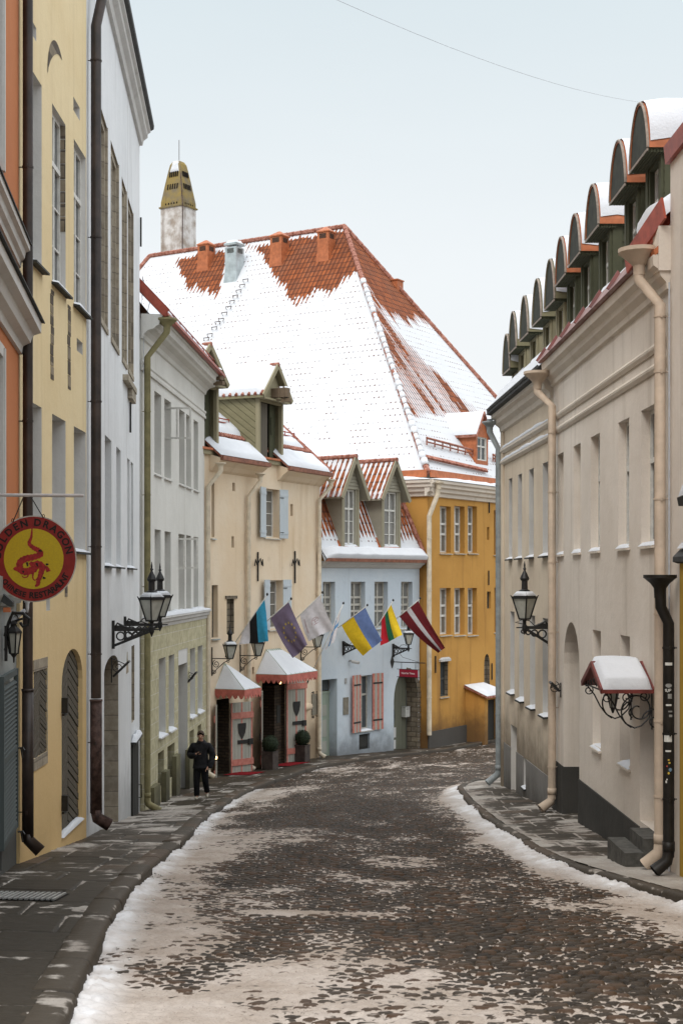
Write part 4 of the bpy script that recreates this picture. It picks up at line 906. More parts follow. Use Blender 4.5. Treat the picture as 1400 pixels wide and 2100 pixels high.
def hoist_dormer(par, fr, s0, s1, zb, ze, za, d=.1, back=2.7):
    t = sub('dormer', par, fr((s0+s1)/2, d, zb)-par.location); m = (s0+s1)/2
    bpy.context.view_layer.update()
    q = MB()
    for a in (s0, s1-.13): q.box(fr, a, a+.13, d-.13, d, zb, ze)
    q.box(fr, s0, s1, d-.13, d, zb-.14, zb); q.box(fr, s0+.13, s1-.13, d-.12, d-.02, ze-.16, ze)
    link('dormer_post', q, M['dormtrim'], t)
    q = MB()                                               # cheeks of sloping boards
    for s_, sg in ((s0, -1), (s1, 1)):
        n = 9; hh = ze-zb
        base = [(d-.13, zb), (d-.13, ze), (d-.13-back, ze), (d-.13-back, zb+back*pit*.93)]
        def clip(pg, k0_, k1_):
            for lim, sgn in ((k0_, 1), (k1_, -1)):
                out = []
                for i in range(len(pg)):
                    a, b = pg[i], pg[(i+1) % len(pg)]; fa, fb = (a[1]+a[0]*.75-lim)*sgn, (b[1]+b[0]*.75-lim)*sgn
                    if fa >= 0: out.append(a)
                    if fa*fb < 0: w = fa/(fa-fb); out.append((a[0]+(b[0]-a[0])*w, a[1]+(b[1]-a[1])*w))
                pg = out
                if len(pg) < 3: return None
            return pg
        lo = min(y+x*.75 for x, y in base); hi = max(y+x*.75 for x, y in base); w_ = .24; k = lo; kk = 0
        while k < hi:
            c = clip(list(base), k+.022, k+w_)
            if c: q.plate([fr(s_+sg*random.uniform(0,.02), x, y) for x, y in c], fr.u*(-sg*.04))
            k += w_; kk += 1
        q.plate([fr(s_-sg*.03, x, y) for x, y in base], fr.u*(-sg*.02))
    link('dormer_cheek', q, M['dormwood'], t)
    q = MB(); q.box(fr, s0+.13, s1-.13, d-.5, d-.45, zb, ze)
    link('dormer_back', q, M['dark'], t)
    q = MB(); n = 4; a = s0+.16; w = (s1-s0)*.42
    for i in range(n): q.box(fr, a+w*i/n+.004, a+w*(i+1)/n-.004, d-.2, d-.16, zb+.05, ze-.17)
    link('hatch_leaf', q, M['door_grey'], t)
    q = MB(); q.box(fr, s1-.13-(s1-s0)*.22, s1-.13, d-.3, d-.26, zb, ze-.15); q.tube([fr(s1-.5,d-.2,zb+.9), fr(s1-.5,d-.2,zb+1.5)], .03, 6); link('inner_board', q, M['dgreen'], t)
    q = MB(); q.box(fr, s0+.13, s1-.13, d-.05, d+.05, zb, zb+.07); link('sill_flashing', q, M['redor'], t)
    o = .24; ov = .16                                      # roof with a deep hood
    q = MB()
    for sg, s_ in ((-1, s0-ov), (1, s1+ov)):
        q.hexa([fr(s_,d+o,ze-.08), fr(m,d+o,za), fr(m,d-back-1.6,za), fr(s_,d-back-1.6,ze-.08), fr(s_,d+o,ze), fr(m,d+o,za+.08), fr(m,d-back-1.6,za+.08), fr(s_,d-back-1.6,ze)])
    link('dormer_roof', q, M['dormwood'], t)
    for sg, s_ in ((-1, s0-ov-.03), (1, s1+ov+.03)):
        q = MB(); x = d+o-.05
        while x > d-back-1.4: q.tube([fr(s_,x,ze+.02), fr(s_-(s_-m)*.12,x,ze+.02+(za-ze)*.12)], .06, 7); x -= .24
        link('eave_tiles', q, M['ridge'], t)
    q = MB(); ridge_line(q, fr(m,d+o+.03,za+.1), fr(m,d+o-.25,za+.1), .07); link('ridge_tile', q, M['ridge'], t)
    q = MB()
    for s_ in (s0-ov, s1+ov): pad(q, fr(s_,d+o-.03,ze+.02), fr(m,d+o-.03,za+.1), fr(m,d-back-1.6,za+.1), fr(s_,d-back-1.6,ze+.02), .13, 10, 20, bulge=.06)
    link('snow', q, M['snow'], t, True)
    q = MB()
    for s_ in (s0-ov, s1+ov): q.bar(fr(s_,d+o+.02,ze-.02), fr(m,d+o+.02,za+.06), .05, .15)
    q.box(fr, s0-.05, s1+.05, d+.02, d+o, ze-.1, ze-.04); q.poly([fr(s0,d+.05,ze-.05), fr(s1,d+.05,ze-.05), fr(m,d+.05,za-.05)]); link('barge_board', q, M['dormtrim'], t)
    q = MB(); q.box(fr, m-.13, m+.1, d-.2, d+.66, ze+.02, ze+.33); 
    for x in (.36, .54): q.tube([fr(m-.16,d+x,ze), fr(m-.16,d+x,ze+.36), fr(m+.13,d+x,ze+.36), fr(m+.13,d+x,ze)], .025, 6)
    q.box(fr, m-.08, m+.08, d+.4, d+.72, ze-.14, ze-.02); q.tube([fr(m-.1,d+.1,ze-.02), fr(m-.02,d+.62,ze-.12)], .03, 6); link('hoist_beam', q, M['logwood'], t)
    q = MB(); pad(q, fr(m-.13,d+.3,ze+.33), fr(m+.1,d+.3,ze+.33), fr(m+.1,d+.64,ze+.33), fr(m-.13,d+.64,ze+.33), .06, 5, 6); link('beam_snow', q, M['snow'], t, True)
    return t
hoist_dormer(b4, f4, S4(531,.1), S4(581,.1), 4.02, 6.1, 7.15)
hoist_dormer(b4, f4, S4(449,.1)-1.95, S4(449,.1), 4.02, 6.1, 7.15)
for px, zt in ((427, 3.6), (510, 3.45), (655, 3.6)):
    s_ = S4(px, .12); g_ = g1(*f4(s_,.1,0)[:2]); sh_ = .5 if px < 600 else .7
    downpipe('downpipe', b4, f4, [(s_+sh_*.5,.42,zt), (s_+sh_*.5,.42,zt-.25), (s_,.12,zt-.75), (s_,.12,g_+.35)], .075, M['pipe_cream'], [(s_,.12,z) for z in (1.5,-.6,-2.7,-4.6)], (s_+sh_*.5,.42,zt-.12), [(s_,.12,g_+.4), (s_,.14,g_+.28), (s_+.05,.32,g_+.16)], hs=.16)

# ---- pale blue house
f5 = Fr((-.795, 52.05), (3.14, 57.39)); E5 = f5.L; S5, Z5 = f5.s, f5.z
b5 = thing('blue_house', 'pale blue house with two gabled dormers and pink striped shutters', 'house', f5(E5/2, -3, -6.9))
W5 = [H(S5(a), S5(b), Z5(a,1288), Z5(a,1193), .24, rm=0) for a, b in ((662,687), (719,748.5), (767.5,795), (822,845.5))]
gw5 = H(S5(737), S5(761.5), Z5(750,1496), Z5(750,1385), .25, rm=0); dl5 = H(S5(660), S5(691), -8, Z5(675,1393), .38, rm=0)
gr5 = H(S5(736), S5(758), Z5(747,1537), Z5(747,1505), .12, rm=0); da5 = H(S5(807), S5(857), -8, Z5(832,1372), .55, 1.25, True, rm=1)
mb = MB(); wall(mb, f5, 0, E5, -8.6, .6, W5+[gw5, dl5, gr5, da5]); shell(mb, f5, 0, E5, 7, -8.6, .6)
link('wall', mb, [M['blue'], M['stonex']], b5)
for h in W5: window(f5, b5, h, nx=2, rows_=(.36,.5,.66), fm=M['framegrey'], gm=M['glassc'], sill=M['framegrey'], snow=False, fw=.07)
w = window(f5, b5, gw5, nx=2, rows_=(.64,), fm=M['framegrey'], gm=M['glass'], sill=M['framegrey'])
for s_, dx, L_ in ((gw5['s0'], -1, .62), (gw5['s1'], 1, .62)):
    q = MB(); r_ = MB(); hh = gw5['z1']-gw5['z0']; a = f5(s_,.03,gw5['z0']-.05); t = (f5.u*dx+f5.n*.12).normalized(); nn = Vector((t.y,-t.x,0))
    if nn.dot(f5.n) < 0: nn = -nn
    for i in range(5): p, p2 = a+t*(L_*i/5+.003), a+t*(L_*(i+1)/5-.003); (r_ if i % 2 else q).plate([p, p2, p2+V(0,0,hh+.1), p+V(0,0,hh+.1)], nn*.035)
    sh = link('shutter', q, M['pink'], w); link('shutter_stripe', r_, M['leafgrey'], sh); q = MB()
    for z in (.35, hh-.3): q.plate([a+t*.02+nn*.036+V(0,0,z), a+t*(L_*.9)+nn*.036+V(0,0,z), a+t*(L_*.9)+nn*.036+V(0,0,z+.06), a+t*.02+nn*.036+V(0,0,z+.06)], nn*.012)
    link('strap', q, M['iron'], sh)
q = MB(); a, b, e = dl5['s0'], dl5['s1'], dl5['z1']; gz = g1(*f5((a+b)/2,0,0)[:2])+.1
q.box(f5, a, b, -.42, -.36, gz-.4, e-.5)
d_ = link('door', q, M['door_green'], b5); q = MB()
for x0, x1, y0, y1 in ((.2,.8,.12,.55), (.2,.8,.72,1.35), (.2,.8,1.5,1.9)):
    q.box(f5, a+(b-a)*x0, a+(b-a)*x1, -.36, -.34, gz+y0, gz+y1); q.box(f5, a+(b-a)*(x0+.12), a+(b-a)*(x1-.12), -.34, -.33, gz+y0+.1, gz+y1-.1)
link('door_panel', q, M['leafgrey'], d_); q = MB(); q.box(f5, a+.05, b-.05, -.4, -.36, e-.45, e-.05); link('fanlight', q, M['glass'], d_)
q = MB(); q.box(f5, a, b, -.4, -.33, e-.55, e-.47); link('transom', q, M['door_green'], d_); q = MB(); q.box(f5, a, b, -.42, -.37, e-.06, e); link('door_frame', q, M['door_green'], d_)
q = MB(); q.tube([f5(a+.15,-.34,gz+1.0), f5(a+.15,-.27,gz+1.0), f5(a+.27,-.27,gz+1.0)], .015, 6); q.box(f5, a+.12, a+.18, -.34, -.325, gz+.9, gz+1.15); link('handle', q, M['iron'], d_)
q = MB(); q.box(f5, gr5['s0'], gr5['s1'], -.14, -.1, gr5['z0'], gr5['z1']); q.box(f5, gr5['s0']+.1, gr5['s1']-.1, -.1, -.06, gr5['z0']+.1, gr5['z1']-.1); link('cellar_hatch', q, M['door_dark'], b5)
q = MB(); a, b = da5['s0'], da5['s1']; n_ = 6; bb = b-.12
for i in range(n_): q.box(f5, a+(bb-a)*i/n_+.004, a+(bb-a)*(i+1)/n_-.004, -.54, -.5, -7.6, da5['z1'])
d_ = link('door', q, M['door_olive'], b5); q = MB(); c = f5(a+(b-a)*.38,-.49,da5['z1']-1.9)
q.plate([c+f5.u*(.13*math.sin(t))+V(0,0,.34*math.cos(t)*(abs(math.cos(t))**.3)) for t in np.linspace(0, 2*PI, 18)[:-1]], f5.n*.015); link('door_window', q, M['glass'], d_)
q = MB(); q.box(f5, a+(b-a)*.36, a+(b-a)*.5, -.497, -.49, da5['z1']-2.75, da5['z1']-2.35); q.box(f5, a+(b-a)*.37, a+(b-a)*.49, -.497, -.488, da5['z1']-3.2, da5['z1']-2.85); link('paper_notice', q, M['reveal'], d_)
# dressed stone round the pointed arch
q = MB(); ap = arcpts(da5, 16); m_ = (a+b)/2
for i in range(16):
    (x0, y0), (x1, y1) = ap[i], ap[i+1]
    if i < 8: continue
    k = .16+.05*(i % 2); q.plate([f5(x0,.003,y0), f5(x1,.003,y1), f5(x1+(x1-m_)*k+.05,.003,y1+.04), f5(x0+(x0-m_)*k+.05,.003,y0+.06)], f5.n*.012)
z = da5['z1']-da5['rise']
while z > -7.3: k = random.uniform(.1, .2); q.box(f5, b, b+k, .003, .018, z-.26, z-.01); z -= .28
link('stone_surround', q, M['stonex'], b5)
q = MB(); q.prof(f5, [(0,.38), (.1,.42), (.2,.52), (.3,.56), (.3,.62), (0,.64)], 0, E5-.05); link('cornice', q, M['whitetrim'], b5)
q = MB(); q.prof(f5, [(.3,.62), (.4,.62), (.43,.74), (.38,.74), (.36,.67), (.3,.67)], -.05, E5+.12); link('gutter', q, M['copper'], b5)
def sn5(fl, u, v):
    a = fbm(fl[:,0]*1.1+9, fl[:,2]*1.1, 3, 3); return np.clip(.60+.42*(a-.45)+.6*sst(.9, .1, v)+.5*sst(3.6, 4.0, v), 0, 1)
q0 = [f5(-.05,.13,1.05), f5(E5+.02,.13,1.05), f5(E5-.3,-1.15,4.1), f5(-.05,-1.15,4.1)]
rf5 = gable_roof_sheet('roof', b5, f5, q0, M['tile'], .14, sn5)
q = MB(); pad(q, f5(-.1,.4,.72), f5(E5+.15,.4,.72), f5(E5+.02,.1,1.12), f5(-.1,.1,1.12), .2, 60, 8, bulge=.07, rough=.12); link('snow', q, M['snow'], rf5, True)
q = MB(); q.hexa([f5(-.1,-1.1,4.0), f5(E5-.2,-1.1,4.0), f5(E5-.2,-3.6,5.5), f5(-.1,-3.6,5.5), f5(-.1,-1.1,4.15), f5(E5-.2,-1.1,4.15), f5(E5-.2,-3.6,5.65), f5(-.1,-3.6,5.65)]); q.hexa([f5(-.1,-3.6,5.5), f5(E5-.2,-3.6,5.5), f5(E5-.2,-7,2), f5(-.1,-7,2), f5(-.1,-3.6,5.65), f5(E5-.2,-3.6,5.65), f5(E5-.2,-7,2.15), f5(-.1,-7,2.15)])
q.hexa([f5(-.1,.3,.62), f5(E5,.3,.62), f5(E5,.1,1.04), f5(-.1,.1,1.04), f5(-.1,.32,.7), f5(E5,.32,.7), f5(E5,.12,1.07), f5(-.1,.12,1.07)]); link('upper_roof', q, M['snow'], rf5)
q = MB(); ridge_line(q, f5(E5+.02,.16,1.1), f5(E5-.28,-1.15,4.15), .09, .3); q.tube([f5(E5+.14,.4,.78), f5(E5+.08,.25,.9), f5(E5+.02,.16,1.1)], .07, 7); link('verge_tiles', q, M['ridge'], rf5)
q = MB(); q.poly([f5(E5,.1,.6), f5(E5,-7,.6), f5(E5-.2,-7,2), f5(E5-.2,-3.6,5.5), f5(E5-.3,-1.15,4.1), f5(E5,.1,1.05)]); link('gable_end', q, M['blue'], b5)
def sn_d(fl, u, v):
    a = fbm(fl[:,0]*2.1+fl[:,1], fl[:,2]*1.6, 13, 3); return np.clip(.72+.5*(a-.5)+.25*sst(.5, 0, v), 0, 1)
def blue_dormer(s0, s1, zb, ze, za, d=.12, back=2.3):
    t = sub('dormer', b5, f5((s0+s1)/2, d, zb)-b5.location); m = (s0+s1)/2; fr = f5
    bpy.context.view_layer.update()
    win = H(s0+.2, s1-.2, zb+.12, ze-.02, .12)
    q = MB(); wall(q, fr, s0, s1, zb-.1, ze, [win], d); link('dormer_front', q, [M['bluedorm'], M['bluedorm']], t)
    q = MB()
    for a in (s0-.02, s1-.12): q.box(fr, a, a+.14, d, d+.03, zb-.1, ze)
    link('corner_board', q, M['dolive'], t)
    q = MB()
    z = ze
    while z < za-.15:
        k = (z-ze)/(za-ze); w_ = (s1-s0)/2*(1-k)+.02; k2 = (z+.13-ze)/(za-ze); w2 = max(.01, (s1-s0)/2*(1-k2)); q.hexa([fr(m-w_,d,z), fr(m+w_,d,z), fr(m+w_,d+.045,z), fr(m-w_,d+.045,z), fr(m-w2,d,z+.13), fr(m+w2,d,z+.13), fr(m+w2,d+.015,z+.13), fr(m-w2,d+.015,z+.13)]); z += .13
    link('gable_boards', q, M['bluedorm'], t)
    q = MB()
    for s_ in (s0, s1): q.plate([fr(s_,d,zb), fr(s_,d,ze), fr(s_,d-back,ze), fr(s_,d-back*.6,ze-.3)], fr.u*.03)
    link('dormer_cheek', q, M['bluedorm'], t)
    q = MB()
    for s_ in (s0-.05, s1+.05): q.bar(fr(s_,d-.02,zb+.02), fr(s_,d-1.1,ze-.1), .13, .05)
    link('side_flashing', q, M['redor'], t)
    kk = window(fr, t, win, d, nx=2, rows_=(.66,), bars=.5, fm=M['frame'], gm=M['glassc'], sill=None)
    kk['x'] = 1; del kk['x']
    for c in list(kk.children): c.parent = t; c.location = (0,0,0)
    q = MB(); q.box(fr, s0+.12, s1-.12, d-.03, d+.06, zb-.02, zb+.1); link('sill', q, M['pink'], t)
    q = MB(); pad(q, fr(s0+.12,d-.05,zb+.1), fr(s1-.12,d-.05,zb+.1), fr(s1-.12,d+.06,zb+.1), fr(s0+.12,d+.06,zb+.1), .07, 6, 4); link('sill_snow', q, M['snow'], t, True)
    o, ov = .25, .33; zz = ze-.32; q = MB()
    for s_ in (s0-ov, s1+ov): q.hexa([fr(s_,d+o,zz-.07), fr(m,d+o,za-.07), fr(m,d-back,za-.07), fr(s_,d-back,zz-.07), fr(s_,d+o,zz-.015), fr(m,d+o,za-.015), fr(m,d-back,za-.015), fr(s_,d-back,zz-.015)])
    link('roof_boards', q, M['bluedorm'], t)
    gable_roof_sheet('dormer_roof', t, fr, [fr(s0-ov,d+o,zz), fr(s0-ov,d-back,zz), fr(m,d-back,za), fr(m,d+o,za)], M['tile'], .12, sn_d)
    gable_roof_sheet('dormer_roof', t, fr, [fr(s1+ov,d+o,zz), fr(s1+ov,d-back,zz), fr(m,d-back,za), fr(m,d+o,za)], M['tile'], .12, sn_d)
    q = MB(); ridge_line(q, fr(m,d+o+.04,za+.04), fr(m,d-back,za+.04), .085, .32); link('ridge_tiles', q, M['ridge'], t); q = MB()
    x = d+o-.03
    while x > d-back+.1: q.tube([fr(s0-ov-.03,x,zz-.01), fr(s0-ov+.1,x,zz+.01+(za-zz)*.12)], .05, 7); x -= .24
    link('eave_tiles', q, M['ridge'], t)
    q = MB()
    for s_ in (s0-ov, s1+ov): q.bar(fr(s_,d+o+.02,zz-.06), fr(m,d+o+.02,za-.04), .05, .17)
    link('barge_board', q, M['dolive'], t); return t
def d5(x0, x1, yb, ye, ya, xa):
    s0, s1 = S5(x0,.12), S5(x1,.12); xm = (x0+x1)/2; blue_dormer(s0, s1, Z5(xm,yb,.12), Z5(xm,ye,.12), Z5(xa,ya,.3))
d5(700.5, 735, 1126, 1003, 938, 726); d5(782, 819.5, 1127, 1008, 945, 809)
# ---- ochre house with the great hipped roof
C6 = V(3.477, 57.3, 0); d1 = V(.525,.851,0); d2 = V(-.851,.525,0)
f6 = Fr(C6, C6+d1*16, -1); f6.n = V(.851,-.525,0); f6b = Fr(C6, C6+d2*27); f6b.n = -d1.copy()
S6, Z6 = f6.s, f6.z
b6 = thing('ochre_house', 'large ochre house under a steep hipped tile roof half covered in snow', 'house', C6+d1*8+V(0,0,-7))
W6 = []
for a, b in ((901.5,924), (931,952), (958.5,977.5)):
    W6 += [H(S6(a), S6(b), Z6(a,1133), Z6(a,1037), .27, rm=0), H(S6(a), S6(b), Z6(a,1302), Z6(a,1206), .27, rm=0)]
W6 += [H(S6(1012), S6(1021), Z6(1014,1137), Z6(1014,1046), .27, rm=0), H(S6(1013), S6(1022), Z6(1014,1296), Z6(1014,1205), .27, rm=0)]
sm6 = [H(S6(998), S6(1002.5), Z6(1000,1107), Z6(1000,1081), .15, rm=0), H(S6(998), S6(1006), Z6(1002,1248), Z6(1002,1213), .15, rm=0)]
dk6 = H(S6(902), S6(918), Z6(910,1428), Z6(910,1357), .2, rm=1); ar6 = H(S6(992), S6(1003.5), Z6(997,1412), Z6(997,1341), .2, .5, rm=1)
mb = MB(); wall(mb, f6, 0, 16, -9, 3.5, W6+sm6+[dk6, ar6]); wall(mb, f6b, 0, 27, -9, 3.5)
mb.poly([f6(16,0,-9), f6(16,0,3.5), f6(16,-20,3.5), f6(16,-20,-9)]); link('wall', mb, [M['ochre'], M['stonex']], b6)
for h in W6: window(f6, b6, h, nx=2, rows_=(.4,.62), fm=M['frame'], gm=M['glassc'], sill=M['framegrey'], snow=False, fw=.075)
for h in sm6: window(f6, b6, h, nx=1, rows_=(), fm=M['framedark'], sill=None)
window(f6, b6, dk6, nx=1, rows_=(.5,), fm=M['framedark'], sill=M['stone'], snow=False)
q = MB(); q.box(f6, ar6['s0'], ar6['s1'], -.24, -.19, ar6['z0'], ar6['z1']); link('niche_back', q, M['stonex'], b6)
q = MB(); q.box(f6, dk6['s0']-.1, dk6['s1']+.1, 0, .1, dk6['z1']+.02, dk6['z1']+.1); pad(q, f6(dk6['s0']-.1,0,dk6['z1']+.1), f6(dk6['s1']+.1,0,dk6['z1']+.1), f6(dk6['s1']+.1,.1,dk6['z1']+.1), f6(dk6['s0']-.1,.1,dk6['z1']+.1), .08, 6, 4); link('hood_mould', q, M['whitetrim'], b6)
for px, y0, y1 in ((1001,1052,1020), (1000,1200,1170), (891,1380,1345), (1006.5,1394,1360)): anchor(b6, f6, S6(px), Z6(px,y0), Z6(px,y1), arms=False)
q = MB(); q.box(f6, -.02, 16, 0, .06, -9, Z6(900,1497)); link('plinth', q, M['plinth2'], b6)
cp = [(0,3.3), (.1,3.32), (.12,3.45), (.22,3.5), (.24,3.62), (.34,3.68), (.34,3.78), (.42,3.84), (.42,3.96), (0,3.98)]
q = MB(); q.prof(f6, cp, -.3, 16); q.prof(f6b, cp, -.3, 27); co = link('cornice', q, M['beiget'], b6)
q = MB(); pad(q, f6(-.3,.02,3.98), f6(16,.02,3.98), f6(16,.46,3.97), f6(-.3,.46,3.97), .13, 40, 5); pad(q, f6b(-.3,.02,3.98), f6b(8,.02,3.98), f6b(8,.46,3.97), f6b(-.3,.46,3.97), .13, 30, 5); link('snow', q, M['snow'], co, True)
q = MB(); q.prof(f6, [(.1,4.08), (.16,4.08), (.12,4.38), (.06,4.38)], 0, 16); q.prof(f6b, [(.1,4.08), (.16,4.08), (.12,4.38), (.06,4.38)], 0, 9); link('gutter_board', q, M['redor'], co)
ZT = 17.6; ZE = 4.2; PK = 10.2
e0 = C6+V(0,0,ZE); e1 = C6+d1*16+V(0,0,ZE); e3 = C6+d2*27+V(0,0,ZE)
P_ = C6+(d1+d2)*PK+V(0,0,ZT); Q_ = C6+d1*PK+d2*22.7+V(0,0,ZT)
nL = (d2).cross(P_-e0).normalized(); nR = d1.cross(P_-e0).normalized()
def pix(fl): return CX+F*fl[:,0]/fl[:,1], HY-F*fl[:,2]/fl[:,1]
VB = [(420,530,30,50), (560,545,70,45), (665,520,60,62), (600,520,60,45), (520,520,40,35), (700,500,26,45)]
def snL6(fl, u, v):
    x, y = pix(fl); a = fbm(u*.55, v*.5, 5, 4)-.5; b = fbm(u*2.6, v*.7, 6, 3)-.5
    low = np.interp(x, [300,345,368,385,420,447,462,480,505,535,553,580,600,640,690,715,735,760], [470,500,535,584,586,580,520,505,503,505,535,570,592,588,583,560,530,480])
    ry = 530-65*(x-330)/377                                  # the ridge
    bare = sst(20, -18, y-low+50*a+50*b)*sst(4, 16, y-ry+14*b)
    bare = np.maximum(bare, .55*sst(30,-10,y-low+60*b)*sst(.02,.2,b+.3*a)*(x > 380))
    return np.clip(1-bare, 0, 1)
def snR6(fl, u, v):
    x, y = pix(fl); a = fbm(u*.6, v*.25, 15, 4)-.5; b = fbm(u*2.4, v*.22, 16, 3)-.5
    hx = 707+(y-465)*.34; sk = 707+(y-465)*.858; w = np.maximum(sk-hx, 1); t = (x-hx)/w     # 0 at the front hip, 1 at the far one
    lo = np.interp(t, [0,.1,.2,.35,.6,1], [545,560,600,640,650,655])
    top = sst(22, -22, y-lo+70*b+30*a)
    env = sst(862, 836, y+30*a)*sst(-.03, .03, t)*sst(.3+.42*sst(600,840,y), .12+.42*sst(600,840,y), t+.25*a)
    stripe = .52+.9*b+.5*a
    bare = np.maximum(top, env*np.clip(.62*stripe, .2, .46)+.6*env*sst(.08,.2,b))
    return np.clip(1-bare, 0, 1)
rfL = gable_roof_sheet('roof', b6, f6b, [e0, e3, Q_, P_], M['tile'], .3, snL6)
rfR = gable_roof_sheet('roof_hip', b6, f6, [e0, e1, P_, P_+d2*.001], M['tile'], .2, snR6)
bk = MB(); e2 = C6+d1*20.4+d2*27+V(0,0,ZE); e2b = e1
bk.poly([e1, e2, Q_, P_]); bk.poly([e3, e2, Q_]); link('rear_roof', bk, M['snow'], b6)
q = MB(); ridge_line(q, P_+V(0,0,.05), Q_+V(0,0,.05), .13, .42); ridge_line(q, e0+V(0,0,.06), P_+V(0,0,.06), .13, .42); ridge_line(q, e1+V(0,0,.06), P_+V(0,0,.06), .12, .42); ridge_line(q, e3+V(0,0,.06), Q_+V(0,0,.06), .12, .42); link('ridge_tiles', q, M['ridge'], b6)
q = MB(); a_ = e0+(P_-e0)*.02
for i in range(34):                                      # snow lying on the front hip between the ridge tiles
    k = .02+.72*i/34; p = e0+(P_-e0)*k; p2 = e0+(P_-e0)*(k+.019); q.tube([p+V(0,0,.1), p2+V(0,0,.1)], [random.uniform(.1,.17), random.uniform(.1,.16)], 7)
link('hip_snow', q, M['snow'], b6, True)
def onL(px, py, off=0): return ray_plane(px, py, e0, nL)+nL*(off if nL.z > 0 else -off)
def onR(px, py, off=0): return ray_plane(px, py, e0, nR)+nR*(off if nR.z > 0 else -off)
ax = (d1, d2)
def vent(px0, pxm, px1, yb, yt, mat, cap=True, name='roof_vent'):
    Y = onL(pxm, yb).y-.2; m_ = Y/F; wa = (pxm-px0)*m_/.851/2; wb = wa
    c = onL(pxm, yb); c = c+d2*wa+d1*wb; zb_ = c.z-1.2; zt = (HY-yt)*c.y/F
    t = sub(name, b6, V(c.x, c.y, zt-2.0)-b6.location); bpy.context.view_layer.update()
    q = MB(); o = V(c.x, c.y, 0); hh = zt-.3
    q.lathe(o, [(wa, zb_), (wa, hh)], sq=ax)
    if cap: q.lathe(o, [(wa*1.13, hh), (wa*1.13, hh+.06), (wa*.15, zt)], sq=ax)
    q.lathe(o+V(0,0,0), [(wa*1.5, onL(pxm, yb).z-1.6), (wa*1.02, onL(pxm, yb).z+.5)], sq=ax)
    link('vent_body', q, mat, t); q = MB()
    for k in range(5):
        z = hh-.3+.05*k
        q.box(Fr(o-d2*0, o+d2), -wa*.62, wa*.62, 0, .01, z, z+.025) if False else None
        for nn, tt, w_ in ((-d1, d2, wa), (-d2, d1, wa)):
            p = o+nn*(w_+.004); q.plate([p-tt*w_*.6+V(0,0,z), p+tt*w_*.6+V(0,0,z), p+tt*w_*.6+V(0,0,z+.028), p-tt*w_*.6+V(0,0,z+.028)], nn*.012)
    link('louvre', q, M['door_dark'] if cap else M['framedark'], t)
    if not cap:
        q = MB(); q.lathe(o, [(wa*1.1, hh+.1), (wa*1.12, hh+.2), (wa*.7, hh+.32)], sq=ax); link('vent_cap', q, mat, t); q = MB(); pad(q, o-d1*wa-d2*wa+V(0,0,hh+.22), o+d1*wa-d2*wa+V(0,0,hh+.22), o+d1*wa+d2*wa+V(0,0,hh+.22), o-d1*wa+d2*wa+V(0,0,hh+.22), .16, 6, 6); link('snow', q, M['snow'], t, True)
    return t
vent(404, 426, 440, 552, 493, M['redor']); vent(553, 577, 589, 542, 475, M['redor']); vent(650, 673, 687, 532, 466, M['redor']); vent(460, 484, 500, 575, 497, M['zinc'], False)
# the lime washed chimney on the ridge
cc = ray(366, 520, 78.6); t6 = sub('chimney', b6, cc-b6.location); bpy.context.view_layer.update(); cx_ = V(cc.x, cc.y, 0); zb_, zm, zt = cc.z-1.6, (HY-430)*cc.y/F, (HY-330)*cc.y/F
wa, wb = .74, .62
def rect(z, k=1, kb=None): kb = kb or k; return [cx_+d2*(i*wa*k)+d1*(j*wb*kb)+V(0,0,z) for i, j in ((-1,-1),(1,-1),(1,1),(-1,1))]
def loft(q, ls):
    pts = [p for l in ls for p in l]; n = 4; fs = [[i*n+k, i*n+(k+1) % n, (i+1)*n+(k+1) % n, (i+1)*n+k] for i in range(len(ls)-1) for k in range(n)]; q.add(pts, fs+[[0,3,2,1], [len(pts)-4+k for k in range(4)]])
q = MB(); loft(q, [rect(zb_), rect(zm)]); link('chimney_shaft', q, M['chimney'], t6)
q = MB(); loft(q, [rect(zm,1.1), rect(zm+.08,1.12), rect(zm+.12,1.0), rect(zm+.35,.99), rect(zm+.9,.86), rect(zm+1.5,.72), rect(zm+2.1,.57), rect(zt-.25,.47), rect(zt-.08,.33), rect(zt,.12)]); link('chimney_cap', q, M['lichen'], t6)
q = MB()
for zz_, k in ((zm+.16,.97), (zm+1.02,.83), (zm+1.72,.67)):
    for i in range(5):
        for nn, tt, wn_, wt in ((-d1, d2, wb, wa), (-d2, d1, wa, wb)):
            x = (-.62+1.24*i/4)*wt*k*.85; p = cx_+nn*(wn_*k+.02)+tt*x; q.plate([p-tt*.04+V(0,0,zz_), p+tt*.04+V(0,0,zz_), p+tt*.04+V(0,0,zz_+.3)-nn*.05, p-tt*.04+V(0,0,zz_+.3)-nn*.05], nn*.012)
link('smoke_slot', q, M['dark'], t6); q = MB(); q.tube([rect(zt-.2,.2)[0], rect(zt+1.1,.2)[0]], .018, 5); q.tube([rect(zb_,1.03)[0], rect(zm+.1,1.13)[0], rect(zm+.9,.9)[0], rect(zt-.2,.4)[0]], .03, 5); link('lightning_rod', q, M['pipe_rust'], t6)
q = MB(); c = (rect(zt-.35,.6)[1]+rect(zt-.1,.3)[1])/2; p = rect(zt-.75,.55); p2 = rect(zt-.05,.3); pad(q, p[0], p[1], p2[1], p2[0], .1, 5, 6); link('snow', q, M['snow'], t6, True)
q = MB(); loft(q, [rect(cc.z-1.2,1.25), rect(cc.z-.1,1.03)]); link('chimney_flashing', q, M['redor'], t6)
for x0, y0 in ((507,578),(500,589),(493,600),(486,611),(479,622),(472,634),(464,646),(457,659),(450,665),(443,676),(434,690),(427,698)):
    q = MB(); p = onL(x0, y0, .18); q.tube([p-d2*.12-V(0,0,.15), p-d2*.17, p+d2*.17, p+d2*.12-V(0,0,.15)], .022, 6); link('roof_step', q, M['pipe_rust'], b6)
q = MB()
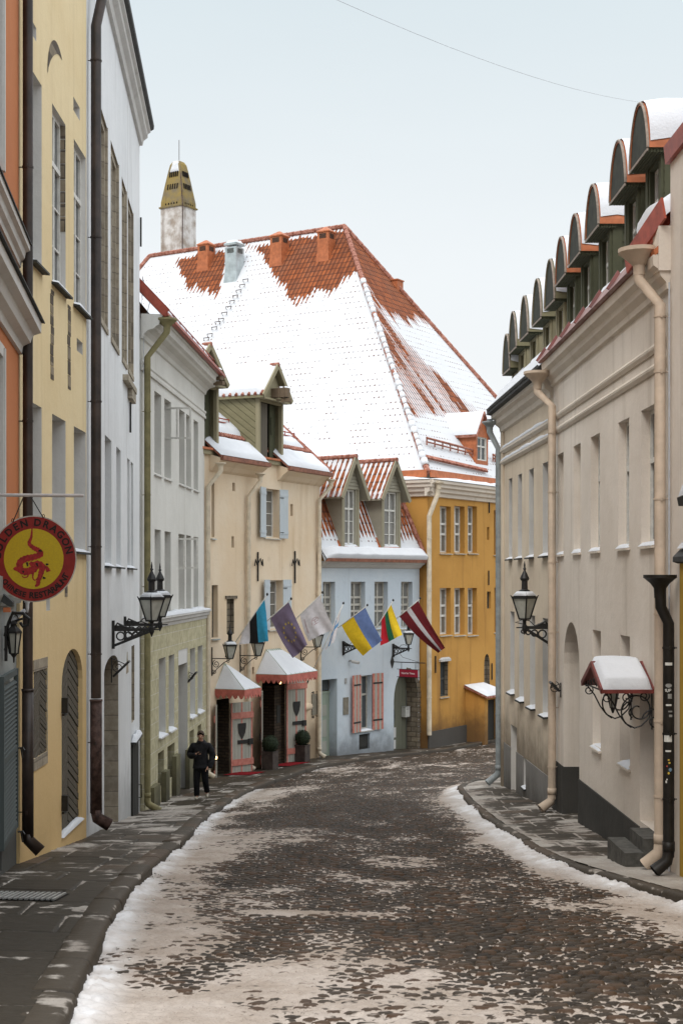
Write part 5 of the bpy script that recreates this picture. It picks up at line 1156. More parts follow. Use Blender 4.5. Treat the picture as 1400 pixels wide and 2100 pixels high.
for (x0, y0), (x1, y1) in (((866,906),(975,934)), ((1002,940),(1030,947))):
    a, b = onR(x0, y0, .25), onR(x1, y1, .25); q.tube([a, b], .05, 6); q.tube([a-V(0,0,.16), b-V(0,0,.16)], .035, 6)
    for i in range(8): p = a+(b-a)*(i/7); q.tube([p+V(0,0,.05), p-V(0,0,.3)], .035, 6)
a, b = onR(868, 938, .12), onR(992, 966, .12)
for i in range(52): p = a+(b-a)*(i/51); q.tube([p, p+(e0-P_).normalized()*.2+V(0,0,.02)], .055, 6)
link('snow_guard', q, M['ridge'], b6)
# red dormer on the hip side
fb = onR(968, 950); dd = sub('dormer', b6, fb-b6.location); bpy.context.view_layer.update()
s0, s1 = S6(966,-1.1), S6(1000,-1.1); dn = (fb-f6(0,0,0)).dot(f6.n); zb_, ze, za = Z6(980,948,dn), Z6(980,893,dn), Z6(985,848,dn); s0, s1 = f6.s(975,dn), f6.s(1000,dn); m = (s0+s1)/2
win = H(s0+.15, s1-.15, zb_+.1, ze-.05, .1); q = MB(); wall(q, f6, s0, s1, zb_-.3, ze, [win], dn); q.poly([f6(s0,dn,ze), f6(s1,dn,ze), f6(m,dn,za)])
for s_ in (s0, s1): q.poly([f6(s_,dn,zb_-.3), f6(s_,dn,ze), f6(s_,dn-2.2,ze)])
link('dormer_wall', q, [M['redor'], M['frame']], dd); kk = window(f6, dd, win, dn, rows_=(.6,), sill=None)
for c in list(kk.children): c.parent = dd; c.location = (0,0,0)
q = MB()
for s_ in (s0-.14, s1+.14): q.hexa([f6(s_,dn+.15,ze-.1), f6(m,dn+.15,za), f6(m,dn-2.8,za), f6(s_,dn-2.8,ze-.1), f6(s_,dn+.15,ze), f6(m,dn+.15,za+.1), f6(m,dn-2.8,za+.1), f6(s_,dn-2.8,ze)])
link('dormer_roof', q, M['ridge'], dd); q = MB()
pad(q, f6(s0-.14,dn+.1,ze+.02), f6(m,dn+.1,za+.12), f6(m,dn-2.8,za+.12), f6(s0-.14,dn-2.8,ze+.02), .1, 8, 12); link('snow', q, M['snow'], dd, True)
p = onR(800, 578); q = MB(); o = V(p.x+.25, p.y+.4, 0); q.lathe(o, [(.3, p.z-1.2), (.3, p.z+.1), (.34, p.z+.1), (.34, p.z+.16)], sq=ax); link('roof_hatch', q, M['redor'], b6)
# little hooded cellar entrance
s0, s1 = S6(963,.75), S6(1030,.75); s0, s1 = S6(990,.8)-.05, S6(1026,.9); zr = Z6(1000,1412,0)
q = MB(); hz = Z6(1005,1428,.8); 
q.poly([f6(s0,0,-9), f6(s0,.9,-9), f6(s0,.9,hz), f6(s0,0,hz+.35)]); wall(q, f6, s0, s1, -9, hz, [H(s0+.3, s1-.1, -9, hz-.12, .3)], .9); q.poly([f6(s1,0,-9), f6(s1,0,hz+.35), f6(s1,.9,hz), f6(s1,.9,-9)]); ce = link('cellar_entrance', q, [M['ochre'], M['ochre']], b6)
q = MB(); q.box(f6, s0+.3, s1-.1, .58, .63, -9, hz-.12); link('door', q, M['door_dark'], ce)
q = MB(); q.prof(f6, [(1.1,hz-.02), (1.1,hz+.05), (0,hz+.5), (0,hz+.4)], s0-.15, s1+.15); ro = link('cellar_roof', q, M['ridge'], ce)
q = MB(); pad(q, f6(s0-.15,.02,hz+.51), f6(s1+.15,.02,hz+.51), f6(s1+.15,1.08,hz+.07), f6(s0-.15,1.08,hz+.07), .1, 14, 8); link('snow', q, M['snow'], ce, True)
g_ = g1(3.4, 57); s_ = -.02
downpipe('downpipe', b6, f6, [(.05,.45,3.9), (.05,.42,3.4), (-.12,.12,2.5), (-.12,.12,-6.3)], .1, M['pipe_cream'], [(-.12,.12,z) for z in (1.6,-.5,-2.6,-4.8)], (.05,.45,3.7), hs=.2)
# ================================================================== right side
fa = Fr((4.13, 17.85), (4.0155, 27.0), -1); Ea = fa.L; Sa, Za = fa.s, fa.z
ba = thing('beige_house', 'smooth beige house with arched gateway and tall green arched dormers', 'house', fa(Ea/2, -3, -4.4))
wa_ = [(1142,1154.5), (1175,1189.5), (1210.5,1229), (1266.5,1289), (1313.5,1341)]
UA = [H(Sa(a), Sa(b), .475, 2.3, .165, rm=0) for a, b in wa_]
LA = [H(Sa(a), Sa(b), -2.68, -.83, .27, rm=0) for a, b in ((1214,1231), (1270.5,1290.5))]
ga = H(Sa(1155), Sa(1187), -7, -.77, .75, .78, rm=0); da = H(Sa(1311), Sa(1346), -3.34, -1.5, .5, rm=0)
mb = MB(); wall(mb, fa, 0, Ea, -7, 3.8, UA+LA+[ga, da]); shell(mb, fa, 0, Ea, 8, -7, 3.8)
link('wall', mb, [M['beige'], M['beige']], ba)
for h in UA: window(fa, ba, h, nx=2, rows_=(.62,), sill=M['beiget'], out=.05)
for h in LA: window(fa, ba, h, nx=2, rows_=(.62,), sill=M['beiget'], out=.05)
zp = -3.42
q = MB()
def band(a, b): q.box(fa, a, b, 0, .025, -7, zp); 
band(0, da['s0']); band(da['s1'], ga['s0']-.0); band(ga['s1'], Ea)
for s_ in (ga['s0'], ga['s1']): q.box(fa, s_-.006, s_+.006, -.7, .024, -7, zp-.003)
link('plinth', q, M['plinth'], ba)
q = MB(); q.box(fa, ga['s0'], ga['s1'], -.82, -.75, -7, -.7); 
gt = link('gate', q, M['door_dark'], ba); q = MB()
for i in range(8): s_ = ga['s0']+(ga['s1']-ga['s0'])*i/8; q.box(fa, s_+.01, s_+(ga['s1']-ga['s0'])/8-.01, -.75, -.72, -7, -.7)
link('gate_board', q, M['shutdark'], gt)
q = MB(); a, b = da['s0'], da['s1']; q.box(fa, a, b, -.55, -.5, -3.34, -1.5)
d_ = link('door', q, M['framedark'], ba); q = MB(); q.box(fa, a+.14, b-.14, -.5, -.49, -2.85, -1.65); q.box(fa, a+.14, b-.14, -.5, -.49, -3.25, -3.0); link('door_glass', q, M['glass'], d_)
q = MB(); q.tube([fa(b-.12,-.49,-2.9), fa(b-.12,-.42,-2.9), fa(b-.12,-.42,-2.65), fa(b-.12,-.49,-2.65)], .014, 6); link('handle', q, M['steel'], d_)
for s0_, s1_, o_, z0_, z1_ in ((.38, 1.2, .26, -4.3, -3.34), (.38, 1.5, .5, -4.4, -3.52)):
    q = MB(); q.box(fa, s0_, s1_, -.0 if o_ < .4 else .261, o_, z0_, z1_); link('door_step', q, M['stepstone'], ba)
for zl in (3.01, 2.75):
    q = MB(); q.prof(fa, [(0,zl-.05), (.02,zl-.06), (.05,zl-.01), (.055,zl+.02), (.03,zl+.06), (0,zl+.07)], .25, Ea-.02); link('string_course', q, M['beiget'], ba)
q = MB(); q.prof(fa, [(0,3.62), (.05,3.64), (.06,3.72), (.13,3.8), (.15,3.88), (.22,3.93), (.23,4.06), (0,4.08)], .0, Ea); link('cornice', q, M['beiget'], ba)
q = MB(); s_ = Ea-.02; q.prof(fa, [(.24,4.07), (.3,4.09), (.16,4.32), (.1,4.3)], 1.0, Ea)
rfa = link('eaves_flashing', q, M['flash'], ba); q = MB()
for i in range(7): q = MB(); s_ = 1.0+(Ea-1.1)*i/6; q.plate([fa(s_,.305,4.1), fa(s_+.02,.34,4.13), fa(s_+.02,.18,4.38), fa(s_,.15,4.33)], fa.u*.05); link('standing_seam', q, M['darkred'], rfa)
q = MB(); q.prof(fa, [(.22,4.12), (-3.8,8.0), (-8,4.0), (-8,3.9), (-3.8,7.9), (.2,4.05)], -.0, Ea); rf = link('roof', q, M['redor'], ba)
q = MB(); pad(q, fa(.25,.12,4.25), fa(Ea,.12,4.25), fa(Ea,-3.7,8.0), fa(.25,-3.7,8.0), .1, 40, 14, bulge=.06); link('snow', q, M['snow'], rf, True)
q = MB(); c = fa(.72,.2,4.35); q.bar(fa(-.12,.12,4.62), fa(1.05,.34,4.18), .03, .3); q.bar(fa(1.1,.28,4.2), fa(-.1,-.25,4.9), .03, .2); link('end_flashing', q, M['red'], rf)
q = MB(); pad(q, fa(.1,.02,4.6), fa(1.2,.2,4.3), fa(1.2,-.4,4.7), fa(.1,-.5,5.0), .22, 10, 6); link('eaves_snow', q, M['snow'], rf, True)
q = MB(); q.box(fa, -.03, .3, -.9, .16, 3.86, 4.42); link('end_parapet', q, M['beige'], ba)
# an arched dormer, first built, then copied along both roofs
def arch_dormer(par, fr, s, zb, zh, za, wood, trim, tymp, hood, W=.9, HW=1.06, set_=.22, snow=True, ovh=.24, deep=2.4, px=1000):
    t = sub('dormer', par, fr(s, -set_, zh)-par.location); bpy.context.view_layer.update()
    win = H(s-W/2+.17, s+W/2-.17, zb+.2, zh-.12, .1)
    q = MB(); wall(q, fr, s-W/2, s+W/2, zb-.5, zh, [win], -set_); link('dormer_front', q, [wood, wood], t)
    q = MB()
    for e in (-1, 1):
        z = zb-.5
        while z < zh-.01:
            z2 = min(zh, z+.15); a = s+e*W/2; q.hexa([fr(a,-set_-deep,z), fr(a,-set_,z), fr(a+e*.03,-set_,z), fr(a+e*.03,-set_-deep,z), fr(a,-set_-deep,z2), fr(a,-set_,z2), fr(a+e*.012,-set_,z2), fr(a+e*.012,-set_-deep,z2)]); z = z2
    link('dormer_cheek', q, wood, t)
    q = MB()
    for e in (-1, 1):
        q.box(fr, s+e*(W/2-.055)-.065, s+e*(W/2-.055)+.065, -set_, -set_+.035, zb-.5, zh-.03); q.box(fr, s+e*(W/2+.02)-.02, s+e*(W/2+.02)+.025, -set_-.16, -set_-.01, zb-.5, zh-.03)
        a = win['s0'] if e < 0 else win['s1']; q.box(fr, a-.03, a+.03, -set_, -set_+.02, win['z0'], win['z1'])
    q.box(fr, win['s0'], win['s1'], -set_, -set_+.025, win['z1'], win['z1']+.05); link('corner_board', q, trim, t)
    kk = window(fr, t, win, -set_, nx=2, rows_=(.64,), sill=None, fw=.05)
    for c in list(kk.children): c.parent = t; c.location = (0,0,0)
    d0 = -set_+ovh; pts = [(s-HW/2*math.cos(PI*i/18), zh+(za-zh)*math.sin(PI*i/18)**1.3) for i in range(19)]
    q = MB(); n = 7
    for i in range(n): q.box(fr, s-HW/2+.0, s+HW/2, d0-(ovh+.06)*(i+1)/n+.004, d0-(ovh+.06)*i/n-.004, zh-.07, zh-.03)
    q.box(fr, s-HW/2, s+HW/2, -deep, d0-.02, zh-.03, zh-.005)
    link('soffit', q, tymp, t)
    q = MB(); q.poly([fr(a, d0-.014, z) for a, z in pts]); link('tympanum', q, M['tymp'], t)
    q = MB(); o = .035; op = [(s-(HW/2+o)*math.cos(PI*i/18), zh-.02+(za-zh+o+.02)*math.sin(PI*i/18)**1.3) for i in range(19)]
    for i in range(18):
        (a0, z0), (a1, z1) = pts[i], pts[i+1]; (b0, y0), (b1, y1) = op[i], op[i+1]; q.hexa([fr(a0,-deep,z0), fr(a0,d0,z0), fr(a1,d0,z1), fr(a1,-deep,z1), fr(b0,-deep,y0), fr(b0,d0,y0), fr(b1,d0,y1), fr(b1,-deep,y1)])
    link('hood', q, hood, t)
    q = MB(); q.tube([fr(a, d0-.005, z) for a, z in op], .02, 6); q.box(fr, s-HW/2-o, s+HW/2+o, d0-.012, d0+.006, zh-.065, zh-.03); link('hood_rim', q, M['rim'], t)
    if snow:
        q = MB(); P = np.zeros((9, 13, 3)); sd = random.random()*9
        for i in range(9):
            for j in range(13):
                k = j/12; tq = PI*(.055+.89*k+.09*(float(vnoise(np.array(i*1.1+sd), np.array(j*.7)))-.5)*(1 if j in (0,1,11,12) else 0)); e = min(1, min(k, 1-k)*6)*min(1, .35+i*.5)*min(1,(8-i)*.6+.01)
                r = .01+(.075 if px > 1290 else .05)*e*(.7+.6*float(vnoise(np.array(i*.9+sd), np.array(j*.8))))
                P[i, j] = fr(s-(HW/2+o+r)*math.cos(tq), d0-.04-(deep-.3)*i/8, zh+(za-zh+o+r)*math.sin(tq)**1.3)
        q.grid(P); link('snow', q, M['snow'], t, True)
    return t
for px, py in ((1303,214), (1260,290), (1208,380), (1172,440), (1144,487)):
    s_ = Sa(px, .05); za = (HY-py)/F*fa(s_,.05,0).y; zh = za-.74
    arch_dormer(ba, fa, s_, 4.2, zh, za-.035, M['dgreen'], M['dgreen'], M['dgreen'], M['redor'], W=.9, px=px)
# ---- the further beige house
fb_ = Fr((4.0155, 27.02), (3.79, 33.5), -1); Eb = fb_.L; Sb, Zb = fb_.s, fb_.z
bb = thing('further_beige_house', 'warm beige house with stained plaster and tan wooden arched dormers', 'house', fb_(Eb/2, -3, -5))
wb_ = [(1043,1049.5), (1061.5,1069.5), (1084,1093.5), (1112,1123)]
UB = [H(Sb(a), Sb(b), .475, 2.27, .3, rm=1) for a, b in wb_]
LB = [H(Sb(a), Sb(b), Zb(x,y1), Zb(x,y0), .3, rm=1) for a, b, x, y0, y1 in ((1045.5,1054,1050,1254,1418), (1064,1073.5,1069,1258,1433), (1086,1096.5,1092,1262,1448), (1112,1123,1118,1268,1464))]
db = H(Sb(1047,0), Sb(1059), -7, Zb(1053,1489), .18, rm=1); vb = H(Sb(1073), Sb(1079), Zb(1076,1612), Zb(1076,1556), .2, rm=1)
mb = MB(); wall(mb, fb_, 0, Eb, -8, 3.7, UB+LB+[db, vb]); shell(mb, fb_, 0, Eb, 8, -8, 3.7); link('wall', mb, [M['beige2'], M['whitetrim']], bb)
for i, h in enumerate(UB+LB): window(fb_, bb, h, nx=2, rows_=(.62,), sill=M['darkroof'], out=.1, ov=.03)
q = MB(); q.box(fb_, db['s0'], db['s1'], -.22, -.17, -7, db['z1']); link('door', q, M['beiget'], bb); window(fb_, bb, vb, rows_=(), fm=M['framedark'], sill=M['darkroof'])
q = MB(); a0, a1 = db['s0'], db['s1']; q.box(fb_, 0, vb['s0'], 0, .02, -8, -3.83); q.box(fb_, vb['s1'], a0, 0, .02, -8, -3.83); q.box(fb_, vb['s0'], vb['s1'], 0, .02, -8, vb['z0']); q.box(fb_, a1, Eb, 0, .02, -8, -3.83); link('plinth', q, M['plinth2'], bb)
for z0, z1 in ((3.02, 2.95), (2.74, 2.68)):
    q = MB(); q.prof(fb_, [(0,z1-.03), (.03,z1-.03), (.07,z1+.02), (.07,z0), (0,z0+.03)], 0, Eb+.02); sc_ = link('string_course', q, M['beiget'], bb)
    q = MB(); pad(q, fb_(0.1,.0,z0+.03), fb_(Eb,.0,z0+.03), fb_(Eb,.07,z0), fb_(.1,.07,z0), .05, 40, 4); link('snow', q, M['snow'], sc_, True)
q = MB(); q.prof(fb_, [(0,3.42), (.05,3.45), (.07,3.55), (.16,3.62), (.18,3.72), (.26,3.76), (.26,3.84), (0,3.86)], .02, Eb+.1); link('cornice', q, M['beiget'], bb)
q = MB(); q.prof(fb_, [(.26,3.84), (.36,3.86), (.36,3.95), (-3.8,7.9), (-8,3.9), (-8,3.8), (-3.8,7.8), (.2,3.86)], .02, Eb+.12); rf = link('roof', q, M['darkroof'], bb)
q = MB(); s_ = .1
while s_ < Eb: q.tube([fb_(s_,.38,3.92), fb_(s_,.26,4.04)], .05, 6); s_ += .16
link('eave_tile', q, M['darkroof'], rf)
q = MB(); pad(q, fb_(.05,.3,4.0), fb_(Eb+.1,.3,4.0), fb_(Eb+.1,-3.7,7.95), fb_(.05,-3.7,7.95), .12, 40, 14, bulge=.06); link('snow', q, M['snow'], rf, True)
for px, py in ((1122,533), (1096,573), (1070,608), (1047,640), (1034,686)):
    s_ = Sb(px, .05); za = (HY-py)/F*fb_(s_,.05,0).y
    arch_dormer(bb, fb_, s_, 3.9, za-.82, za-.03, M['dormwood'], M['dormtrim'], M['dgreen'], M['dormwood'], W=.84, HW=.98)
# gable end pilaster strip and blind far end
q = MB(); q.box(fb_, Eb-.28, Eb+.01, .002, .05, -8, 3.42); link('corner_pilaster', q, M['beige2'], bb)
# ---- taller beige wall towards the camera and the mustard annex in front of it
fc = Fr((4.2, 8.0), (4.12, 17.84), -1)
bc_ = thing('tall_beige_house', 'taller beige house rising behind the mustard house at right edge', 'house', fc(fc.L/2, -3, -3))
mb = MB(); wall(mb, fc, 0, fc.L, -6, 5.25, []); shell(mb, fc, 0, fc.L, 8, -6, 5.25); link('wall', mb, M['beige'], bc_)
q = MB(); q.prof(fc, [(-.0,5.2), (.06,5.2), (.08,5.42), (-.1,5.5), (-4,9), (-8,5.2), (-4,8.8), (0,5.3)], 0, fc.L+.03); link('roof', q, M['red'], bc_)
q = MB(); pad(q, fc(.1,-.15,5.6), fc(fc.L-.3,-.15,5.6), fc(fc.L-.3,-3.6,8.8), fc(.1,-3.6,8.8), .22, 30, 12); link('roof_snow', q, M['snow'], bc_, True)
fd = Fr((4.15, 8.0), (4.095, 17.25), -1); Ed = fd.L
bd = thing('mustard_house', 'low mustard house with dark eaves cut by the right edge', 'house', fd(Ed/2, -1, -3))
mb = MB(); wall(mb, fd, 0, Ed, -6, .3, [H(Ed-3, Ed-2, -2.6, -.9, .2)]); shell(mb, fd, 0, Ed, .2, -6, .3); link('wall', mb, [M['yellow2'], M['yellow2']], bd)
window(fd, bd, H(Ed-3, Ed-2, -2.6, -.9, .2))
q = MB(); q.prof(fd, [(.0,.18), (.06,.2), (.06,.26), (-.22,.56), (-.22,.5), (0,.3)], 0, Ed+.1); rd = link('roof', q, M['darkroof'], bd)
q = MB(); pad(q, fd(0,.02,.36), fd(Ed+.05,.02,.36), fd(Ed+.05,-.2,.64), fd(0,-.2,.64), .05, 20, 5); link('snow', q, M['snow'], rd, True)
q = MB(); q.prof(fc, [(0,.86), (.12,.86), (.14,.96), (0,1.02)], 2, fc.L-.9); lg = link('stone_ledge', q, M['door_dark'], bc_); q = MB(); pad(q, fc(2,.0,1.02), fc(fc.L-.93,0,1.02), fc(fc.L-.93,.13,.97), fc(2,.13,.97), .22, 30, 5); link('ledge_snow', q, M['snow'], lg, True)
# rainwater pipes of the right-hand houses
g_ = g1(4.0, 18)+.1; s_ = Sa(1352,.12)
downpipe('downpipe', ba, fa, [(s_+.28,.32,4.25), (s_+.28,.32,3.82), (s_,.12,3.45), (s_,.12,g_+.3)], .072, M['pipe_beige'], [(s_,.12,z) for z in (3.3,2.6,1.0,-.45,-1.8,-2.75)], (s_+.28,.32,4.0), [(s_,.12,g_+.38), (s_,.14,g_+.26), (s_+.05,.3,g_+.1)], hs=.25)
q = MB(); q.tube([fa(s_-.16,.04,3.7), fa(s_-.15,.04,g_)], .012, 6); link('earth_cable', q, M['wire'], ba)
s_ = Sa(1131,.12); g_ = g1(3.9, 26.9)+.1
downpipe('downpipe', bb, fa, [(s_+.35,.34,3.85), (s_+.35,.34,3.5), (s_,.12,3.2), (s_,.12,g_+.3)], .076, M['pipe_beige'], [(s_,.12,z) for z in (2.7,1.6,.3,-1.0,-2.4,-3.5)], (s_+.35,.34,3.68), [(s_,.12,g_+.38), (s_,.14,g_+.26), (s_-.05,.34,g_+.12)], hs=.24)
s_ = Eb+.06; g_ = g1(3.7, 33.5)+.1
downpipe('downpipe', bb, fb_, [(s_-.02,.3,3.75), (s_-.02,.3,3.45), (s_,.09,3.05), (s_,.09,g_+.3)], .07, M['pipe_grey'], [(s_,.09,z) for z in (2.2,.4,-1.4,-3.2)], (s_-.02,.3,3.55), [(s_,.09,g_+.4), (s_,.11,g_+.3), (s_-.05,.36,g_+.1)], hs=.17)
s_ = Ed+.12; g_ = g1(4.0, 17.3)+.1
pb = downpipe('downpipe', bd, fd, [(s_,.21,.02), (s_,.2,-.35), (s_+.02,.1,-.55), (s_+.02,.1,g_+.25)], .07, M['pipe_black'], [(s_+.02,.1,z) for z in (-.85,-1.9,-2.7)], (s_,.21,-.12), [(s_+.02,.1,g_+.32), (s_+.02,.12,g_+.2), (s_,.28,g_+.08)], hs=.19)
# stickers on the black pipe
pc = fd(s_+.02,.1,0); cam_dir = V(-pc.x, -pc.y, 0).normalized(); rt = V(-cam_dir.y, cam_dir.x, 0)
SM = [solid('sticker_white', (.6,.6,.57), .6, .12, 40), solid('sticker_grey', (.25,.25,.24), .6, .2, 40), solid('sticker_yellow', (.6,.42,.06), .6, .1, 40), solid('sticker_blue', (.15,.25,.35), .6, .1, 40), solid('sticker_red', (.45,.08,.06), .6, .1, 40)]
def curved(q, x, z, w, h, r=.0735, round_=False):
    n = 8; lo, hi = (x-w/2)/r, (x+w/2)/r
    if round_:
        pts = []
        for i in range(18):
            a = 2*PI*i/18; p = (x+w/2*math.cos(a))/r; pts.append(V(pc.x, pc.y, z+h/2*math.sin(a))+(cam_dir*math.cos(p)+rt*math.sin(p))*r)
        q.poly(pts); return
    for i in range(n):
        a0, a1 = lo+(hi-lo)*i/n, lo+(hi-lo)*(i+1)/n
        q.poly([V(pc.x,pc.y,zz)+(cam_dir*math.cos(a)+rt*math.sin(a))*r for a, zz in ((a0,z-h/2), (a1,z-h/2), (a1,z+h/2), (a0,z+h/2))])
for x, py, w, h, mi, ro in ((.0,1361,.09,.035,0,0), (0,1405,.08,.05,1,1), (.015,1427,.05,.06,1,0), (.0,1445,.07,.022,0,0), (.02,1458,.05,.018,1,0), (.025,1467,.04,.03,1,0), (-.01,1512,.1,.1,0,0), (-.005,1539,.07,.022,0,0), (0,1557,.025,.02,2,1), (.01,1563,.025,.025,2,1), (-.02,1570,.02,.02,4,1), (.02,1577,.04,.045,3,1), (.0,1584,.025,.03,2,1), (-.02,1597,.02,.02,0,1), (-.03,1602,.02,.03,0,0)):
    q = MB(); curved(q, x, (HY-py)/F*pc.y, w, h, .0735+random.uniform(0,.001), ro); link('sticker', q, SM[mi], pb)
zb_ = (HY-1418)/F*pc.y
def glyph(strokes, x0, sc):
    q = MB()
    for st in strokes: q.tube([V(pc.x,pc.y,zb_+y*sc)+(cam_dir*math.cos((x0+x*sc)/.0745)+rt*math.sin((x0+x*sc)/.0745))*.0745 for x, y in st], .0045, 5)
    link('sticker_letter', q, SM[0], pb)
glyph([[(0,.7),(.25,1),(.25,0)]], -.045, .035); glyph([[(0,1),(0,.25),(.2,0),(.45,0),(.6,.25),(.6,1)]], -.025, .035); glyph([[(0,0),(0,1),(.45,1),(.6,.75),(.45,.5),(0,.5)]], .008, .035)
# ================================================================== things on and along the street
def dpx(fr, px, s): k = (px-CX)/F; o = fr.a+fr.u*s; return (o.x-k*o.y)/(k*fr.n.y-fr.n.x)
fl = Fr((0,0), (0,1))                                     # local frame of a wall lamp: out is +x
def lantern_parts(t, c, w=.235, snow=True, hang=False):
    """four sided street lantern whose body starts at c"""
    sq = (V(.7071,.7071,0), V(-.7071,.7071,0)); c = V(*c)
    w0, w1, hb = .105, w, .41
    q = MB(); 
    cs = lambda r, z: [c+sq[0]*(r*i)+sq[1]*(r*j)+V(0,0,z) for i, j in ((-1,-1),(1,-1),(1,1),(-1,1))]
    k = .7071; lo, hi = cs(w0*k, 0), cs(w1*k, hb)
    for i in range(4): q.bar(lo[i], hi[i], .026, .026); q.bar(lo[i], lo[(i+1) % 4], .03, .03); q.bar(hi[i], hi[(i+1) % 4], .036, .04)
    for i in range(4): q.tube([hi[i]+V(0,0,.0), hi[i]+(hi[i]-c-V(0,0,hb))*.16+V(0,0,.05)], [.02,.006], 5)
    link('lantern_frame', q, M['iron'], t)
    q = MB(); a, b = cs(w0*k*.93, .01), cs(w1*k*.95, hb-.01)
    for i in range(4): q.poly([a[i], a[(i+1) % 4], b[(i+1) % 4], b[i]])
    link('lantern_glass', q, M['lampglass'], t)
    q = MB(); q.lathe(c, [(w1*k*1.0, hb), (w1*k*.92, hb+.03), (.1, hb+.12)], sq=sq)
    q.lathe(c, [(.1, hb+.1), (.105, hb+.14), (.062, hb+.16), (.058, hb+.32), (.082, hb+.34), (.09, hb+.37), (.07, hb+.42), (.03, hb+.5), (.018, hb+.53), (.034, hb+.55), (.016, hb+.58), (.018, hb+.62), (.004, hb+.7)], 12)
    link('lantern_cap', q, M['iron'], t)
    if snow:
        q = MB(); h4, t4 = cs(w1*k*.98, hb+.035), cs(.1, hb+.118)
        for i in range(4): pad(q, h4[i], h4[(i+1) % 4], t4[(i+1) % 4], t4[i], .03, 5, 4)
        link('lantern_snow', q, M['snow'], t, True)
def ornate_lamp(label, L=.72, group=None):
    t = thing('wall_lamp', label, 'street lamp', (0,0,0), group)
    q = MB(); q.box(fl, -.05, .05, 0, .05, -.36, .17); q.box(fl, -.02, .02, .05, L, -.03, .03); q.bar(fl(0,.04,-.3), fl(0,L-.05,-.04), .03, .05)
    for x, r in ((.16,.075), (.31,.06), (.43,.045), (.53,.032)):
        q.tube([fl(0, x+r*math.cos(a), -.03-r*1.1-.01+r*math.sin(a)) for a in np.linspace(0, 2*PI, 12)[:-1]], .016, 5, closed=True)
    q.tube([fl(0,.05,.03), fl(0,.1,.12), fl(0,.22,.06), fl(0,.3,.03)], .022, 6); q.box(fl, -.012, .012, .05, .24, .0, .08)
    q.lathe(fl(0,L,0), [(.004,-.14), (.03,-.08), (.05,-.04), (.05,.04), (.034,.06), (.034,.12), (.05,.15), (.06,.165), (.02,.17)], 10)
    q.tube([fl(0,L,0), fl(0,L+.16,.0)], .014, 6)
    q.tube([fl(0,.3,.03), fl(0,.4,.13), fl(0,.55,.15), fl(0,.68,.1), fl(0,L,.06)], .01, 5)
    link('lamp_bracket', q, M['iron'], t); lantern_parts(t, fl(0,L,.165)); return t
def scroll_lamp(label, L=.72, group=None):
    t = thing('wall_lamp', label, 'street lamp', (0,0,0), group)
    q = MB(); q.tube([fl(0,.02,-.55), fl(0,.02,.35)], .018, 6); q.tube([fl(0,0,0), fl(0,L+.06,0)], .016, 6)
    q.spiral(fl(0,.17,-.17), (1,0,0), (0,0,1), .13, .025, 1.6, PI*.6, .012); q.spiral(fl(0,.1,-.42), (1,0,0), (0,0,1), .075, .018, 1.5, PI*.7, .011)
    q.tube([fl(0,.05,-.5), fl(0,.2,-.32), fl(0,.45,-.12), fl(0,L,-.02)], .013, 6); q.spiral(fl(0,L-.06,-.07), (1,0,0), (0,0,1), .06, .015, 1.4, PI*.4, .01)
    link('lamp_bracket', q, M['iron'], t); lantern_parts(t, fl(0,L,.01)); return t
def rz_of(fr): return math.atan2(fr.n.y, fr.n.x)
GL = 'black four-sided wall lanterns on iron brackets'
def zat(fr, s, d, py): return (HY-py)/F*fr(s,d,0).y
s_ = f2.s(230); L1 = ornate_lamp('nearer black lantern of the pair on white house wall', .74, GL); L1.location = f2(s_,0,zat(f2,s_,.7,1291)); L1.rotation_euler.z = rz_of(f2)
s_ = f2.s(254.5); dup(L1, f2(s_,0,zat(f2,s_,.7,1281)), rz_of(f2), 'farther black lantern of the pair, partly behind its twin')
s_ = f5.s(703); dup(L1, f5(s_,0,zat(f5,s_,.7,1325)), rz_of(f5), 'wall lamp on blue house hidden behind blue and yellow flag')
s_ = f5.s(805); dup(L1, f5(s_,0,zat(f5,s_,.7,1330)), rz_of(f5), 'black wall lantern above pointed door of blue house')
s_ = fb_.s(1128); Lr = ornate_lamp('greyish wall lantern beside beige downpipe on right side', .5, GL); Lr.location = fb_(s_,0,zat(fb_,s_,.5,1287)); Lr.rotation_euler.z = rz_of(fb_)
s_ = f4.s(434); L2_ = scroll_lamp('scroll bracket lantern left of the smaller canopy', .66, GL); L2_.location = f4(s_,0,zat(f4,s_,.6,1351)); L2_.rotation_euler.z = rz_of(f4)
s_ = f4.s(492); dup(L2_, f4(s_,0,zat(f4,s_,.6,1345)), rz_of(f4), 'scroll bracket lantern beneath blue and black flag')
s_ = f4.s(616); dup(L2_, f4(s_,0,zat(f4,s_,.6,1327)), rz_of(f4), 'scroll bracket lantern behind the white flag')
# small carriage lantern at the left edge, on a big snowy scroll
s_ = E0-1.55; t = thing('wall_lamp', 'small tapered carriage lantern hanging from snowy scroll at left edge', 'street lamp', f0(s_,0,zat(f0,s_,.3,1265))); zz = t.location.z
d_ = dpx(f0, 29, s_); sc = F/f0(s_,d_,0).y; q = MB(); P = lambda x, z: f0(s_, x, z)
q.tube([P(-.0,zz-.22), P(d_*.45,zz-.06), P(d_*.9,zz+.05), P(d_+.1,zz+.04), P(d_+.17,zz-.02), P(d_+.16,zz-.09), P(d_+.1,zz-.11), P(d_+.07,zz-.06)], .018, 7); q.tube([P(0,zz-.38), P(d_*.5,zz-.2), P(d_*.95,zz-.05), P(d_+.1,zz-.02)], .014, 6); q.box(f0, s_-.04, s_+.04, 0, .03, zz-.5, zz-.1)
link('lamp_bracket', q, M['iron'], t); q = MB(); z0 = zz-.42; n = 6; c = P(d_,0)
q.lathe(c, [(.008,z0-.1), (.012,z0-.04), (.045,z0), (.05,z0+.01)], 6)
